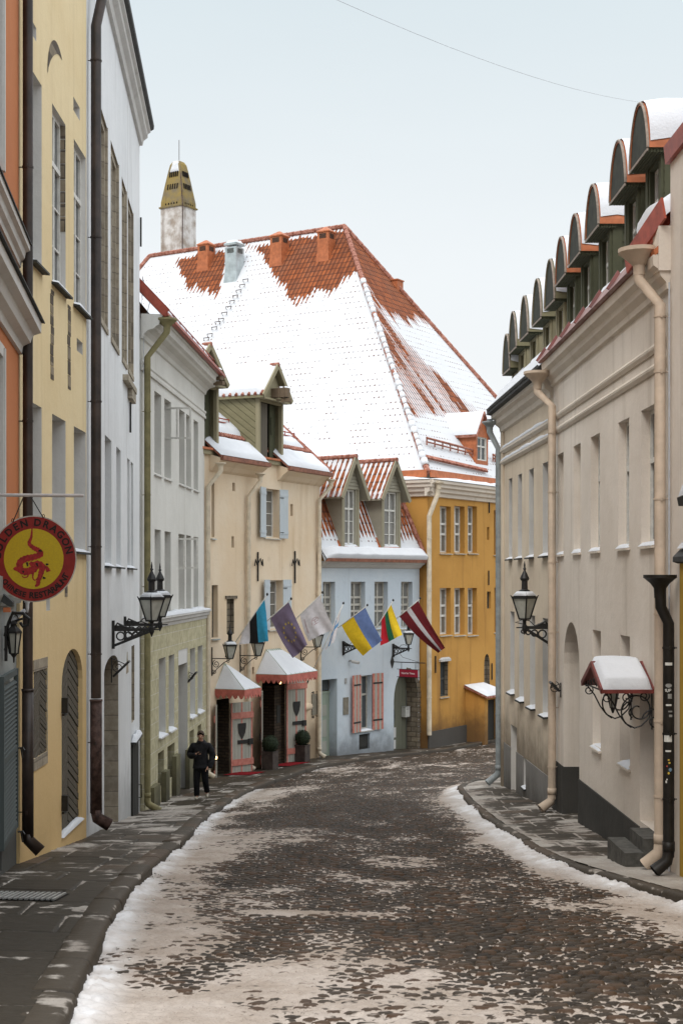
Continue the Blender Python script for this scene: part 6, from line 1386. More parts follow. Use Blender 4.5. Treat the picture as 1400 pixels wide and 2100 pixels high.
for i in range(n): a = 2*PI*i/n; q.bar(c+V(.048*math.cos(a), .048*math.sin(a), z0), c+V(.082*math.cos(a), .082*math.sin(a), z0+.24), .014, .014)
q.lathe(c, [(.095,z0+.235), (.09,z0+.26), (.04,z0+.31), (.03,z0+.34), (.05,z0+.345), (.02,z0+.38)], 6); q.tube([c+V(.05*math.cos(a), 0, z0+.40+.05*math.sin(a)) for a in np.linspace(0, 2*PI, 12)[:-1]], .007, 5, closed=True); link('lantern_frame', q, M['iron'], t)
q = MB(); q.lathe(c, [(.044,z0+.01), (.078,z0+.235)], 6); link('lantern_glass', q, M['lampglass'], t)
q = MB(); pad(q, P(-.0,zz-.15), P(d_+.14,zz+.06), P(d_+.14,zz+.06)+f0.u*.05, P(0,zz-.15)+f0.u*.05, .06, 10, 4, up=(0,0,1)); q.lathe(P(d_+.15,zz+.05), [(.012,0), (.02,.05), (.022,.1), (.034,.12), (.03,.16), (.01,.18)], 8); link('lantern_snow', q, M['snow'], t, True)
# ---- round restaurant sign
from bpy_extras.object_utils import object_data_add
def letters(q, items, fr_o, ax, ay, nrm, mi=0):
    """items: (char, x, y, size, angle)"""
    for ch, x, y, sz, an in items:
        cu = bpy.data.curves.new('t', 'FONT'); cu.body = ch; cu.size = sz; cu.align_x = 'CENTER'; cu.resolution_u = 3; cu.offset = sz*.035
        ob = bpy.data.objects.new('t', cu); COL.objects.link(ob); bpy.context.view_layer.update()
        ev = ob.evaluated_get(bpy.context.evaluated_depsgraph_get()); me = ev.to_mesh()
        pts = []
        for v in me.vertices:
            a, b = v.co.x*math.cos(an)-v.co.y*math.sin(an)+x, v.co.x*math.sin(an)+v.co.y*math.cos(an)+y; pts.append(fr_o+ax*a+ay*b+nrm*.001)
        q.add(pts, [list(p.vertices) for p in me.polygons], mi); ev.to_mesh_clear(); bpy.data.objects.remove(ob); bpy.data.curves.remove(cu)
s_ = E0-2.62; d_ = dpx(f0, 70, s_); cz = zat(f0, s_, d_, 1146); cpt = f0(s_, d_, cz); ax, ay, nn = f0.n.copy(), V(0,0,1), -f0.u
sg = thing('hanging_sign', 'round red and yellow restaurant sign with dragon hanging from a bar', 'sign', (cpt.x, cpt.y, cpt.z)); RR = .435
def disc(r0, r1, off, th, n=56):
    q = MB(); o = [cpt+ax*(r1*math.cos(2*PI*i/n))+ay*(r1*1.03*math.sin(2*PI*i/n))+nn*off for i in range(n)]
    q.plate(o, nn*th); return q
link('sign_disc', disc(0, RR, -.02, .025), M['signred'], sg); link('sign_edge', disc(0, RR+.012, -.022, .02), M['framegrey'], sg)
link('sign_centre', disc(0, RR*.715, .0055, .003), M['signyel'], sg)
it = []; tx = 'GOLDEN DRAGON'; 
for i, ch in enumerate(tx): a = R((105.6+14*(5-i)) if i < 6 else 84-14*(i-7)); it.append((ch, RR*.785*math.cos(a), RR*.81*math.sin(a), .104, a-PI/2))
tx = 'CHINESE RESTARAUNT'
for i, ch in enumerate(tx): a = R(218+6.1*i if i < 7 else 266.5+7.3*(i-8)); it.append((ch, RR*.93*math.cos(a), RR*.96*math.sin(a), .088 if i > 7 else .076, a+PI/2))
q = MB(); letters(q, it, cpt+nn*.007, ax, ay, nn); link('lettering', q, M['signblk'], sg)
q = MB()
def ribbon(pts, w, off=.011, mi=0):
    pts = [(x*RR*.86-.01, (y if y > .3 else .3+(y-.3)*.9)*RR*.9) for x, y in pts]; out = []
    n = len(pts); fine = []
    for i in range((n-1)*5+1):                            # Catmull-Rom through the points
        k = min(i//5, n-2); t = i/5-k; p0, p1, p2, p3 = [np.array(pts[min(max(k+j, 0), n-1)]) for j in (-1,0,1,2)]
        fine.append(.5*((2*p1)+(-p0+p2)*t+(2*p0-5*p1+4*p2-p3)*t*t+(-p0+3*p1-3*p2+p3)*t**3))
    m = len(fine); L, Rr = [], []
    for i in range(m):
        t = fine[min(i+1, m-1)]-fine[max(i-1, 0)]; t = t/(np.linalg.norm(t)+1e-9); nrm = np.array([-t[1], t[0]]); f_ = i/(m-1)*(len(w)-1); k = min(int(f_), len(w)-2); ww = (w[k]+(w[k+1]-w[k])*(f_-k))*RR*.72
        ww *= 1+.22*(i % 2)
        L.append(fine[i]+nrm*ww); Rr.append(fine[i]-nrm*ww)
    W = lambda p: cpt+ax*float(p[0])+ay*float(p[1])+nn*off
    for i in range(m-1): q.poly([W(L[i]), W(L[i+1]), W(Rr[i+1]), W(Rr[i])], mi)
ribbon([(-.02,.86),(-.04,.6),(-.1,.42),(.02,.3),(.16,.22),(.22,.1),(.02,.02),(-.22,-.04),(-.36,-.16),(-.34,-.36),(-.18,-.42),(.02,-.34),(.1,-.2),(.26,-.26),(.22,-.5),(.16,-.68)], (.015,.05,.07,.085,.1,.1,.11,.12,.09,.06))
ribbon([(-.3,-.38),(-.45,-.36),(-.52,-.3)], (.05,.04,.06), .0115); ribbon([(.24,-.3),(.38,-.3),(.44,-.42)], (.06,.05,.07), .0115); ribbon([(.16,-.64),(.14,-.8),(.06,-.86)], (.07,.06,.02), .0115); ribbon([(-.12,-.42),(-.14,-.56),(-.24,-.6),(-.3,-.54)], (.03,.02,.015,.01), .0115); ribbon([(.02,-.42),(0,-.6),(.06,-.68),(.12,-.62)], (.03,.02,.015,.01), .0115); ribbon([(-.08,-.14),(0,-.2),(.1,-.14)], (.05,.08,.04), .0115)
link('dragon_emblem', q, M['dragon'], sg); q = MB()
for mk_ in ([(.16,.22),(.26,.2)], [(-.16,-.14),(-.14,-.26)], [(.1,-.16),(.14,-.26)], [(.28,-.6),(.36,-.62)], [(.36,-.2),(.44,-.2)], [(-.28,-.44),(-.24,-.4)]): q = MB(); ribbon(mk_, (.035,.02), .0125); link('emblem_mark', q, M['signblk'], sg)
zb_ = cz+RR+.24; q = MB(); q.tube([f0(s_,-.02,zb_), f0(s_,dpx(f0,172,s_),zb_)], .018, 8); link('sign_bar', q, M['barw'], sg)
q = MB()
for x in (-.22, .1): 
    a = cpt+ax*(x*1.0)+ay*(math.sqrt(RR**2-x*x)+.01); q.tube([a+nn*0, a+ay*(zb_-cz-math.sqrt(RR**2-x*x)-.01)+ax*(.12 if x < 0 else -.14)], .006, 5); q.tube([a+ax*(.012*math.cos(t_))+ay*(.02+.02*math.sin(t_)) for t_ in np.linspace(0, 2*PI, 9)[:-1]], .004, 4, closed=True)
link('sign_chain', q, M['iron'], sg)
# ---- canopies over the restaurant doors
def canopy(label, s0, W, D, ze, za, ra, group):
    fr = f4; t = thing('door_canopy', label, 'canopy', fr(s0+W/2, 0, ze), group); A, B = fr(s0+W*ra,0.02,za), fr(s0+W*(1-ra),0.02,za)
    WL_, WR_, FL, FR_ = fr(s0,0,ze), fr(s0+W,0,ze), fr(s0,D,ze), fr(s0+W,D,ze)
    q = MB(); q.poly([WL_, FL, A]); q.poly([FL, FR_, B, A] if ra < .45 else [FL, FR_, A]); q.poly([FR_, WR_, B]); q.poly([WL_, FL, FR_, WR_]); link('canopy_roof', q, M['mint'], t)
    q = MB()
    n = max(3, int(W/.32))
    for i in range(n+1):
        k = i/n; a = FL+(FR_-FL)*k; b = A+(B-A)*k if ra < .45 else A; q.tube([a+V(0,0,.012), b+V(0,0,.012)], .012, 5)
    q.tube([WL_, FL, FR_, WR_], .016, 6); link('roof_seam', q, M['door_green'], t)
    q = MB(); pad(q, FL+V(0,0,.01), FR_+V(0,0,.01), B+(FR_-B)*.08+V(0,0,.02), A+(FL-A)*.08+V(0,0,.02), .014, 14, 10, bulge=.03); pad(q, WL_+V(0,0,.01)+fr.n*.03, FL+V(0,0,.01), A+(FL-A)*.12+V(0,0,.015), A+(WL_-A)*.12+V(0,0,.015)+fr.n*.02, .012, 10, 10, bulge=.03); link('snow', q, M['snow'], t, True)
    q = MB()
    def val(a, b, w=.2, h0=.17, h1=.3):
        L_ = (b-a).length; n = max(3, round(L_/w))
        for i in range(n):
            p, r = a+(b-a)*(i/n), a+(b-a)*((i+1)/n); pts = [p, r]
            for j in range(7): k = j/6; pts.append(r+(p-r)*k-V(0,0,h0+(h1-h0)*math.sin(PI*k)))
            q.plate(pts, (b-a).cross(V(0,0,1)).normalized()*.012)
    val(WL_, FL); val(FL, FR_); val(FR_, WR_); link('valance', q, M['valance'], t); return t
GC = 'scalloped canopies over the restaurant doors'
s_ = f4.s(441); canopy('smaller snow-topped canopy with scalloped red valance beside the pedestrian', s_, 1.12, 1.05, -3.5, -2.72, .5, GC)
s_ = f4.s(525); c2_ = canopy('larger snow-topped canopy with scalloped red valance beneath the purple flag', s_, 2.35, 1.15, -3.2, -2.42, .3, GC)
q = MB(); p = f4(s_+.55,.62,-3.5); q.lathe(p, [(.015,-.05), (.042,-.02), (.042,.02), (.015,.05)], 10); tag(link('light_bulb', q, M['bulb'], None, True), 'lit warm bulb under the larger canopy', 'lamp')
p = f4(f4.s(443, .35),.35,zat(f4,f4.s(443,.35),.35,1554)); t = thing('door_lamp', 'small glowing lamp on the open door beside the pedestrian', 'lamp', p); q = MB(); q.lathe(p, [(.015,-.05), (.042,-.02), (.042,.03), (.015,.05)], 10); link('lamp_globe', q, M['bulb'], t, True)
q = MB(); q.lathe(p, [(.06,-.09), (.06,-.06)], 8); q.tube([p+V(0,0,-.08), f4(f4.s(443,.35)-.02,.05,p.z-.1)], .012, 5); link('lamp_holder', q, M['iron'], t)
# ---- doormats and box balls
def gz(x, y): return g1(x, y)+.13
def ground_quad(q, pts, off, nu=6, nv=6):
    P = np.zeros((nv+1, nu+1, 3)); a, b, c, d = [np.array(p[:2]) for p in pts]
    for i in range(nv+1):
        for j in range(nu+1):
            u, v = j/nu, i/nv; p = (a*(1-u)+b*u)*(1-v)+(d*(1-u)+c*u)*v; P[i, j] = (p[0], p[1], gz(p[0], p[1])+off)
    q.grid(P)
for lb, s0_, s1_, dd0, dd1 in (('red doormat in front of the smaller canopied door', f4.s(441)+.25, f4.s(441)+1.3, .12, 1.15), ('red doormat between the two box balls', f4.s(541), f4.s(541)+1.7, .12, .95)):
    q = MB(); ground_quad(q, [f4(s0_,dd0,0), f4(s1_,dd0,0), f4(s1_,dd1,0), f4(s0_,dd1,0)], .02); tag(link('doormat', q, M['mat']), lb, 'doormat', 'red doormats at the restaurant')
def box_ball(loc, r=.27, label=''):
    t = thing('potted_bush', label, 'potted plant', loc, 'clipped box balls in brown planters'); c = V(*loc); q = MB(); x0 = .2
    q.lathe(c, [(x0*.92,0), (x0,.02), (x0,.56), (x0*1.04,.56), (x0*1.04,.6), (x0*.9,.6), (x0*.9,.55)], sq=(f4.u, f4.n)); link('planter', q, M['pot'], t)
    q = MB(); rs = random.Random(5); cz_ = c+V(0,0,.6+r*.85)
    for i in range(1500):
        d = Vector((rs.gauss(0,1), rs.gauss(0,1), rs.gauss(0,1))).normalized(); p = cz_+d*(r*rs.uniform(.86,1.03)); a = d.orthogonal().normalized(); a.rotate(__import__('mathutils').Quaternion(d, rs.uniform(0,6.28))); b = d.cross(a); e = d*rs.uniform(-.02,.02); sz = rs.uniform(.012,.024)
        q.poly([p-a*sz, p+b*sz*.6+e, p+a*sz-e, p-b*sz*.6])
    q.lathe(cz_, [(r*.02,-r*.9), (r*.6,-r*.68), (r*.9,-r*.2), (r*.9,r*.2), (r*.6,r*.68), (r*.02,r*.9)], 14); link('foliage', q, M['leaf'], t); return t
pa = f4(f4.s(554,.75),.75,0); pa.z = gz(pa.x, pa.y); bbq = box_ball(pa, .28, 'box ball in planter left of the larger canopied door')
pb_ = f4(f4.s(620,.42),.42,0); pb_.z = gz(pb_.x, pb_.y); dup(bbq, pb_, 0, 'box ball in planter beneath the shielded open door leaf')
# ---- flags
FM = {k: solid('flag_'+k, c, .85, .08, 9, .1) for k, c in dict(blue=(.11,.27,.5), black=(.02,.02,.022), white=(.6,.58,.6), purple=(.19,.15,.225), yellow=(.72,.5,.03), azure=(.16,.24,.5), skyblue=(.05,.32,.52), green=(.025,.12,.06), red=(.42,.02,.03), crimson=(.17,.025,.03), gold=(.62,.47,.05), ink=(.3,.13,.13)).items()}
GF = 'flags on slanting poles over the restaurant'
def flag(label, fr, tip, hb, fb, ft, stripes, mats, Lo=1.5, waves=1.6, amp=.07, extra=None, vert=None):
    s = fr.s(tip[0], Lo); z = fr.z(tip[0], tip[1], Lo); T = fr(s, Lo, z); d2_ = max(.25, min(dpx(fr, hb[0], s), Lo-.3)); q0 = fr(s, d2_, 0); z2 = (HY-hb[1])/F*q0.y; B_ = V(q0.x, q0.y, z2)
    t = thing('flag', label, 'flag', T, GF); e = (T-B_)/(Lo-d2_); W0 = T-e*Lo
    q = MB(); q.tube([W0, T], .017, 7); 
    link('flagpole', q, M['frame'], t, True); q = MB(); q.lathe(T, [(.01,-.03), (.035,0), (.04,.03), (.01,.07)], 8); link('finial', q, M['iron'], t, True)
    q = MB(); q.tube([W0-e*.0, W0+e*.12], .03, 7); link('pole_socket', q, M['iron'], t)
    T2 = T-e*.1; FT = ray(ft[0], ft[1], T2.y-.15); FB = ray(fb[0], fb[1], B_.y-.05)
    nrm = (B_-T2).cross(FT-T2).normalized()
    if nrm.y > 0: nrm = -nrm
    ph = random.uniform(0, 6)
    def pt(u, v, off=0):                                  # u from hoist to fly, v from tip to foot
        p = (T2*(1-v)+B_*v)*(1-u)+(FT*(1-v)+FB*v)*u
        sag = V(0,0,-.12*math.sin(PI*u)*(.4+.6*v))*(1-u*.3); k = u**.8
        return p+sag+nrm*(amp*k*math.sin(v*waves*2*PI+ph+u*1.7)+amp*.5*k*math.sin(v*waves*4.2*PI+u*3+ph*2)+off)
    q = MB(); nu, nv = 22, 36; o = len(q.v)
    for i in range(nv+1):
        for j in range(nu+1): q.v.append(tuple(pt(j/nu, i/nv)))
    for i in range(nv):
        for j in range(nu):
            v = (i+.5)/nv; u = (j+.5)/nu; mi = 0
            for k, lim in enumerate(stripes):
                if v > lim: mi = k+1
            if vert: mi = vert(u, v)
            q.f.append([i*(nu+1)+j, i*(nu+1)+j+1, (i+1)*(nu+1)+j+1, (i+1)*(nu+1)+j]); q.mi.append(mi)
    c = link('flag_cloth', q, [FM[m] for m in mats], t, True)
    if extra: extra(t, c, pt)
    return t
def stars(t, c, pt):
    q = MB()
    for i in range(12):
        a = 2*PI*i/12
        for off in (.006, -.006):
            cu, cv = .5+.2*math.cos(a), .5+.3*math.sin(a); pts = []
            for k in range(10): r = (.052 if k % 2 == 0 else .022); pts.append(pt(cu+r*.68*math.cos(2*PI*k/10+.5), cv+r*math.sin(2*PI*k/10+.5), off))
            q.poly(pts)
    link('star_ring', q, FM['gold'], c)
def logo(t, c, pt):
    q = MB()
    def st(a, w=.007): q.tube([pt(u, v, .006) for u, v in a], w, 4)
    st([(.42,.42),(.42,.56)]); st([(.56,.42),(.56,.56)]); st([(.42,.49),(.56,.49)]); st([(.49,.38),(.49,.6)], .005); st([(.49+.13*math.cos(a), .49+.13*math.sin(a)) for a in np.linspace(1.2, 4.6, 14)]); 
    x = .3
    for i in range(14):
        u = .2+.5*i/14; st([(u,.84),(u+.012,.88)], .005); st([(u+.015,.84),(u+.006,.88)], .005)
    link('flag_print', q, FM['ink'], c)
flag('blue, black and white striped flag hanging limp, leftmost of the row', f4, (548,1220), (497,1296), (489,1322), (553,1315), (.36,.68), ('skyblue','black','white'), 1.5, 1.2, .06)
flag('dark purple-blue flag with a ring of yellow stars', f4, (597,1229), (554.5,1267), (602,1349), (631,1322), (), ('purple',), 1.5, 1.1, .06, stars)
flag('white flag with a small round printed emblem', f4, (661,1216), (615,1261), (631,1316), (684,1289), (), ('white',), 1.5, 1.3, .07, logo)
flag('narrow folded white flag with a blue cross', f4, (704,1238), (683,1284), (664,1333), (684,1318), (), ('white','blue'), 1.5, 1.0, .03, None, lambda u, v: 1 if (.3 < u < .45 or .38 < v < .62) else 0)
flag('flag half blue, half yellow', f5, (753,1242), (700,1282), (744,1345), (783,1313), (.5,), ('azure','yellow'), 1.5, .9, .04)
flag('yellow, green and red striped flag', f5, (806,1232), (782,1270), (781,1324), (824,1302), (.36,.68), ('yellow','green','red'), 1.5, 1.2, .05)
flag('dark crimson flag with one white stripe, rightmost of the row', f5, (861,1228), (818,1264), (898,1339), (911,1329), (.42,.6), ('crimson','white','crimson'), 1.5, .8, .04)
# ---- hanging shop sign on the blue house
s_ = f5.s(803); zb_ = zat(f5, s_, .5, 1358); Lx = dpx(f5, 871, s_); t = thing('hanging_sign', 'small wine-red shop sign on iron arm above the pointed door', 'sign', f5(s_,0,zb_)); q = MB()
q.tube([f5(s_,0,zb_), f5(s_,Lx,zb_)], .02, 6); q.plate([f5(s_+x,.01,zb_+y) for x, y in ((-.12,0),(0,-.25),(.12,0),(0,.25))], f5.n*.03); q.tube([f5(s_,.2,zb_+.52), f5(s_,.5,zb_+.2), f5(s_,Lx*.8,zb_+.03)], .008, 5)
xa, xb = dpx(f5, 818.5, s_), dpx(f5, 856, s_); zt, zz = zat(f5,s_,.6,1373), zat(f5,s_,.6,1388)
for x in (xa+.1, xb-.1): q.tube([f5(s_,x,zb_), f5(s_,x,zt)], .01, 5)
for z in (zt+.01, zz-.01): q.tube([f5(s_,xa-.12,z), f5(s_,xb+.12,z)], .012, 5)
link('sign_arm', q, M['iron'], t); q = MB(); q.box(f5, s_-.015, s_+.015, xa, xb, zz, zt); link('sign_board', q, M['shopred'], t)
q = MB(); tw = 'Nunnilus Tintus'; letters(q, [(ch, -.3+.6*(i+.5)/len(tw), -.03, .1, 0) for i, ch in enumerate(tw)], f5(s_-.018,(xa+xb)/2,(zt+zz)/2), f5.n, V(0,0,1), -f5.u); link('lettering', q, M['ink'], t)
def wall_box(name, label, cat, fr, x0, x1, y0, y1, d0, d1, mat, screws=False, lid=False):
    xm = (x0+x1)/2; s0_, s1_ = fr.s(x0), fr.s(x1); t = thing(name, label, cat, fr((s0_+s1_)/2,d0,fr.z(xm,y1))); q = MB(); q.box(fr, s0_, s1_, d0, d1, fr.z(xm,y1), fr.z(xm,y0)); link('face_plate', q, mat, t)
    q = MB()
    if screws:
        for s in (s0_+.04, s1_-.04):
            for z in (fr.z(xm,y1)-.06, fr.z(xm,y0)+.06): q.tube([fr(s,0,z), fr(s,d1+.03,z)], .02, 6); q.lathe(fr(s,d1+.03,z), [(.02,-.05), (.025,0), (.02,.05)], 6)
    else:
        a, b, c, e = s0_, s1_, fr.z(xm,y1), fr.z(xm,y0); w = min(.02, (b-a)*.1)
        for x, y, z, v in ((a,a+w,c,e), (b-w,b,c,e), (a+w,b-w,c,c+w), (a+w,b-w,e-w,e)): q.box(fr, x, y, d1, d1+.008, z, v)
    link('plaque_edge', q, M['iron'] if screws else mat, t); return t
wall_box('plaque', 'tall bronze notice plaque with four iron fixings beside restaurant door', 'plaque', f4, 638, 649.5, 1423, 1466, .01, .04, M['plate'], True)
wall_box('plaque', 'blank bronze plaque on blue house between door and shutters', 'plaque', f5, 703, 713, 1430, 1465, .004, .03, M['plate'])
wall_box('plaque', 'small round-shouldered grey plate above bronze plaque', 'plaque', f5, 706, 710, 1391, 1402, .004, .02, M['steel'])
s0_ = da5['s0']+(da5['s1']-da5['s0'])*.45; a = f5.s(831,-.3); zc = f5.z(836,1460,-.3); t = thing('letterbox', 'pale grey letterbox on the pointed doorway of blue house', 'letterbox', f5(a,-.4,zc)); q = MB(); q.box(f5, a, a+.32, -.5, -.3, zc-.2, zc+.2); link('box_body', q, M['letterbox'], t); q = MB(); q.box(f5, a-.015, a+.335, -.5, -.28, zc+.2, zc+.225); q.box(f5, a+.06, a+.26, -.3, -.293, zc+.1, zc+.13); link('box_lid', q, M['steel'], t)
a = f5.s(716); zc = f5.z(716,1356); t = thing('security_camera', 'white security camera under lamp bracket on blue house', 'camera', f5(a,0,zc)); q = MB(); q.tube([f5(a,.12,zc), f5(a+.05,.42,zc-.05)], .06, 10); link('camera_body', q, M['reveal'], t); q = MB(); q.tube([f5(a,0,zc+.02), f5(a,.14,zc+.02)], .03, 8); q.tube([f5(a+.05,.41,zc-.05), f5(a+.052,.43,zc-.052)], .04, 10); link('camera_mount', q, M['steel'], t)
# edge-on sign boards with scrolls
def edge_sign(label, fr, px, y0, y1, L, tilt):
    s = fr.s(px); z0, z1 = fr.z(px,y1), fr.z(px,y0); t = thing('bracket_sign', label, 'sign', fr(s,0,z0)); q = MB(); q.tube([fr(s,.01,z0), fr(s,.01,z1)], .012, 5); zm = (z0+z1)/2
    q.spiral(fr(s,.13,zm+.05), fr.n, (0,0,1), .11, .02, 1.5, PI*.6, .008); q.tube([fr(s,.02,z1-.02), fr(s,.2,z1-.1), fr(s,L*.8,zm+.1)], .008, 5); link('sign_scroll', q, M['iron'], t)
    q = MB(); q.bar(fr(s,.05,z0+.12), fr(s,L,z0+.12+tilt), .3, .04); link('sign_board', q, M['iron'], t)
edge_sign('dark slanted sign board under the pair of lanterns', f2, 228, 1348, 1400, .34, .28); edge_sign('dark slanted sign board on olive ground floor', f3, 382, 1375, 1408, .3, .3); edge_sign('dark slanted sign board beside the arched gateway', fa, 1150, 1400, 1430, .2, .16)
# ---- gabled iron canopy over the right-hand door
sm_, sh_ = 1.6, .72; zr, ze = -1.16, -1.48; D0 = dpx(fa, 1212, sm_); t = thing('door_canopy', 'little gabled canopy with thick snow and iron scrolls on beige house', 'canopy', fa(sm_,0,ze)); q = MB()
for e in (-1, 1): q.hexa([fa(sm_,0,zr-.03), fa(sm_,D0,zr-.03), fa(sm_+e*sh_,D0,ze-.03), fa(sm_+e*sh_,0,ze-.03), fa(sm_,0,zr), fa(sm_,D0,zr), fa(sm_+e*sh_,D0,ze), fa(sm_+e*sh_,0,ze)])
q.tube([fa(sm_,0,zr+.01), fa(sm_,D0+.01,zr+.01)], .022, 6)
for e in (-1, 1): q.bar(fa(sm_,D0,zr-.01), fa(sm_+e*sh_,D0,ze-.01), .03, .07); q.bar(fa(sm_+e*sh_,0,ze-.01), fa(sm_+e*sh_,D0,ze-.01), .03, .05); q.bar(fa(sm_,.01,zr), fa(sm_+e*sh_,.01,ze), .03, .05)
link('canopy_roof', q, M['darkred'], t); q = MB()
pad(q, fa(sm_-.02,.05,zr+.005), fa(sm_-.02,D0-.01,zr+.005), fa(sm_-sh_+.0,D0-.01,ze+.01), fa(sm_-sh_+.0,.03,ze+.01), .13, 16, 12, bulge=.1, rough=.15); pad(q, fa(sm_+.02,.05,zr+.005), fa(sm_+.02,D0-.01,zr+.005), fa(sm_+sh_,D0-.01,ze+.01), fa(sm_+sh_,.03,ze+.01), .12, 12, 10, bulge=.1, rough=.15); link('snow', q, M['snow'], t, True)
q = MB()
for e in (-1, 1):
    s = sm_+e*(sh_-.08); P = lambda d, z: fa(s, d, z); ax_ = fa.n
    q.tube([P(.02,ze), P(.02,ze-.52)], .011, 6); q.tube([P(D0-.05,ze-.02), P(D0-.16,ze-.16), P(D0-.24,ze-.32), P(D0-.33,ze-.44), P(D0-.45,ze-.5), P(.16,ze-.47), P(.05,ze-.36), P(.03,ze-.24)], .011, 6)
    q.spiral(P(.2,ze-.26), ax_, (0,0,1), .25, .04, 1.5, -1.2, .011, 36); q.spiral(P(D0*.5,ze-.09), ax_, (0,0,1), .08, .02, 1.5, 2.5, .009); q.spiral(P(.12,ze-.08), ax_, (0,0,1), .07, .02, 1.4, 2.6, .009); q.spiral(P(D0-.08,ze-.1), ax_, (0,0,1), .075, .018, 1.5, 1.0, .009); q.spiral(P(-.02,ze-.4), ax_, (0,0,1), .17, .03, 1.3, .2, .011)
for e in np.linspace(-.8, .8, 7): q.spiral(fa(sm_+e*sh_,D0-.03,ze-.03+(1-abs(e))*.1), fa.u, (0,0,1), .05, .01, 1.2, e, .007, 14)
q.tube([fa(sm_-sh_,D0-.03,ze-.01), fa(sm_+sh_,D0-.03,ze-.01)], .012, 5); link('iron_scroll', q, M['iron'], t)
t = thing('hanging_lantern', 'small lantern hanging under the gabled canopy', 'lantern', fa(sm_-.35,D0-.2,ze-.2)); q = MB(); c = fa(sm_-.35,D0-.22,0); q.lathe(c, [(.01,ze-.33), (.03,ze-.28), (.035,ze-.25)], 6)
for i in range(6): a = 2*PI*i/6; q.bar(c+V(.035*math.cos(a),.035*math.sin(a),ze-.26), c+V(.075*math.cos(a),.075*math.sin(a),ze-.06), .012, .012)
q.lathe(c, [(.085,ze-.06), (.03,ze+.02), (.008,ze+.1)], 6); link('lantern_frame', q, M['iron'], t); q = MB(); q.lathe(c, [(.032,ze-.25), (.068,ze-.06)], 6); link('lantern_glass', q, M['lampglass'], t)
# ---- iron grating in the left pavement, wires
y0_, y1_ = 13.55, 14.15; xa_, xb_ = -3.55, -2.72; q = MB(); fg = Fr((xa_, y0_), (xb_, y0_+.1)); t = thing('drain_grating', 'rusty iron grating set in the left pavement', 'grating', V((xa_+xb_)/2, 13.85, gz(-3.1,13.85)))
for i in range(16): x = xa_+(xb_-xa_)*(i+.5)/16; q.hexa([V(x-.014, y0_, gz(x,y0_)+.0), V(x+.014, y0_, gz(x,y0_)), V(x+.014, y1_, gz(x,y1_)), V(x-.014, y1_, gz(x,y1_)), V(x-.014, y0_, gz(x,y0_)+.022), V(x+.014, y0_, gz(x,y0_)+.022), V(x+.014, y1_, gz(x,y1_)+.022), V(x-.014, y1_, gz(x,y1_)+.022)])
link('grating_bar', q, M['steel'], t); q = MB(); ground_quad(q, [V(xa_-.02,y0_-.02,0), V(xb_+.02,y0_-.02,0), V(xb_+.02,y1_+.02,0), V(xa_-.02,y1_+.02,0)], .006); link('grating_pit', q, M['dark'], t)
q = MB(); A_, B_, C_ = ray(600,-40,20), ray(1100,150,34), ray(1360,212,40)
def sag(a, b, k, n=18): return [a+(b-a)*(i/n)+V(0,0,-k*4*(i/n)*(1-i/n)) for i in range(n+1)]
a_ = f2(5,.1,12.6); q.tube(sag(ray(560,-60,24), ray(1420,215,60), .65), .006, 5); tag(link('overhead_cable', q, M['wire']), 'thin sagging cable crossing the upper sky', 'cable')
q = MB(); q.tube([f3(.02,.03,7.2), f3(.02,.2,6.6), f3(.02,.06,6.0), f3(.02,.05,4.9)], .008, 5); q.tube(sag(f3(.02,.03,7.2), onL(296,640,.3), .3), .01, 5); tag(link('cable', q, M['wire']), 'thin grey cable down the gable beside olive downpipe', 'cable')
# ================================================================== the pedestrian
from mathutils import Quaternion
def skin(name, pts, edges, mat, par, root=0, lev=2, off=V(0,0,0)):
    me = bpy.data.meshes.new(name); me.from_pydata([tuple(V(*p[:3])) for p in pts], edges, []); o = bpy.data.objects.new(name, me); COL.objects.link(o)
    sk = o.modifiers.new('s', 'SKIN'); sk.branch_smoothing = .4
    for i, p in enumerate(pts):
        r = p[3]; me.skin_vertices[0].data[i].radius = (r, p[4] if len(p) > 4 else r); me.skin_vertices[0].data[i].use_root = (i == root)
    sb = o.modifiers.new('d', 'SUBSURF'); sb.levels = lev; sb.render_levels = lev; bpy.context.view_layer.update()
    m2 = bpy.data.meshes.new_from_object(o.evaluated_get(bpy.context.evaluated_depsgraph_get())); o.modifiers.clear(); o.data = m2
    m2.materials.clear(); m2.materials.append(mat); m2.polygons.foreach_set('use_smooth', [True]*len(m2.polygons))
    if par is not None: o.parent = par
    return o
M['skin'] = solid('skin', (.42,.23,.16), .55, .12, 14, .4); M['hair'] = solid('brown_hair', (.055,.035,.022), .7, .4, 30); M['coat'] = solid('black_jacket', (.012,.012,.014), .85, .4, 14, .2); M['trouser'] = solid('black_trousers', (.010,.010,.012), .9, .4, 14, .15); M['shoe'] = solid('pale_shoes', (.36,.33,.27), .7, .2, 14); M['phone'] = solid('phone', (.02,.02,.025), .25, .1, 9, .5)
px_, py_ = -3.60, 36.5; pz_ = gz(px_, py_)+.012
pr = thing('person', 'person in black jacket and trousers walking while looking at a phone', 'person', (px_, py_, pz_))
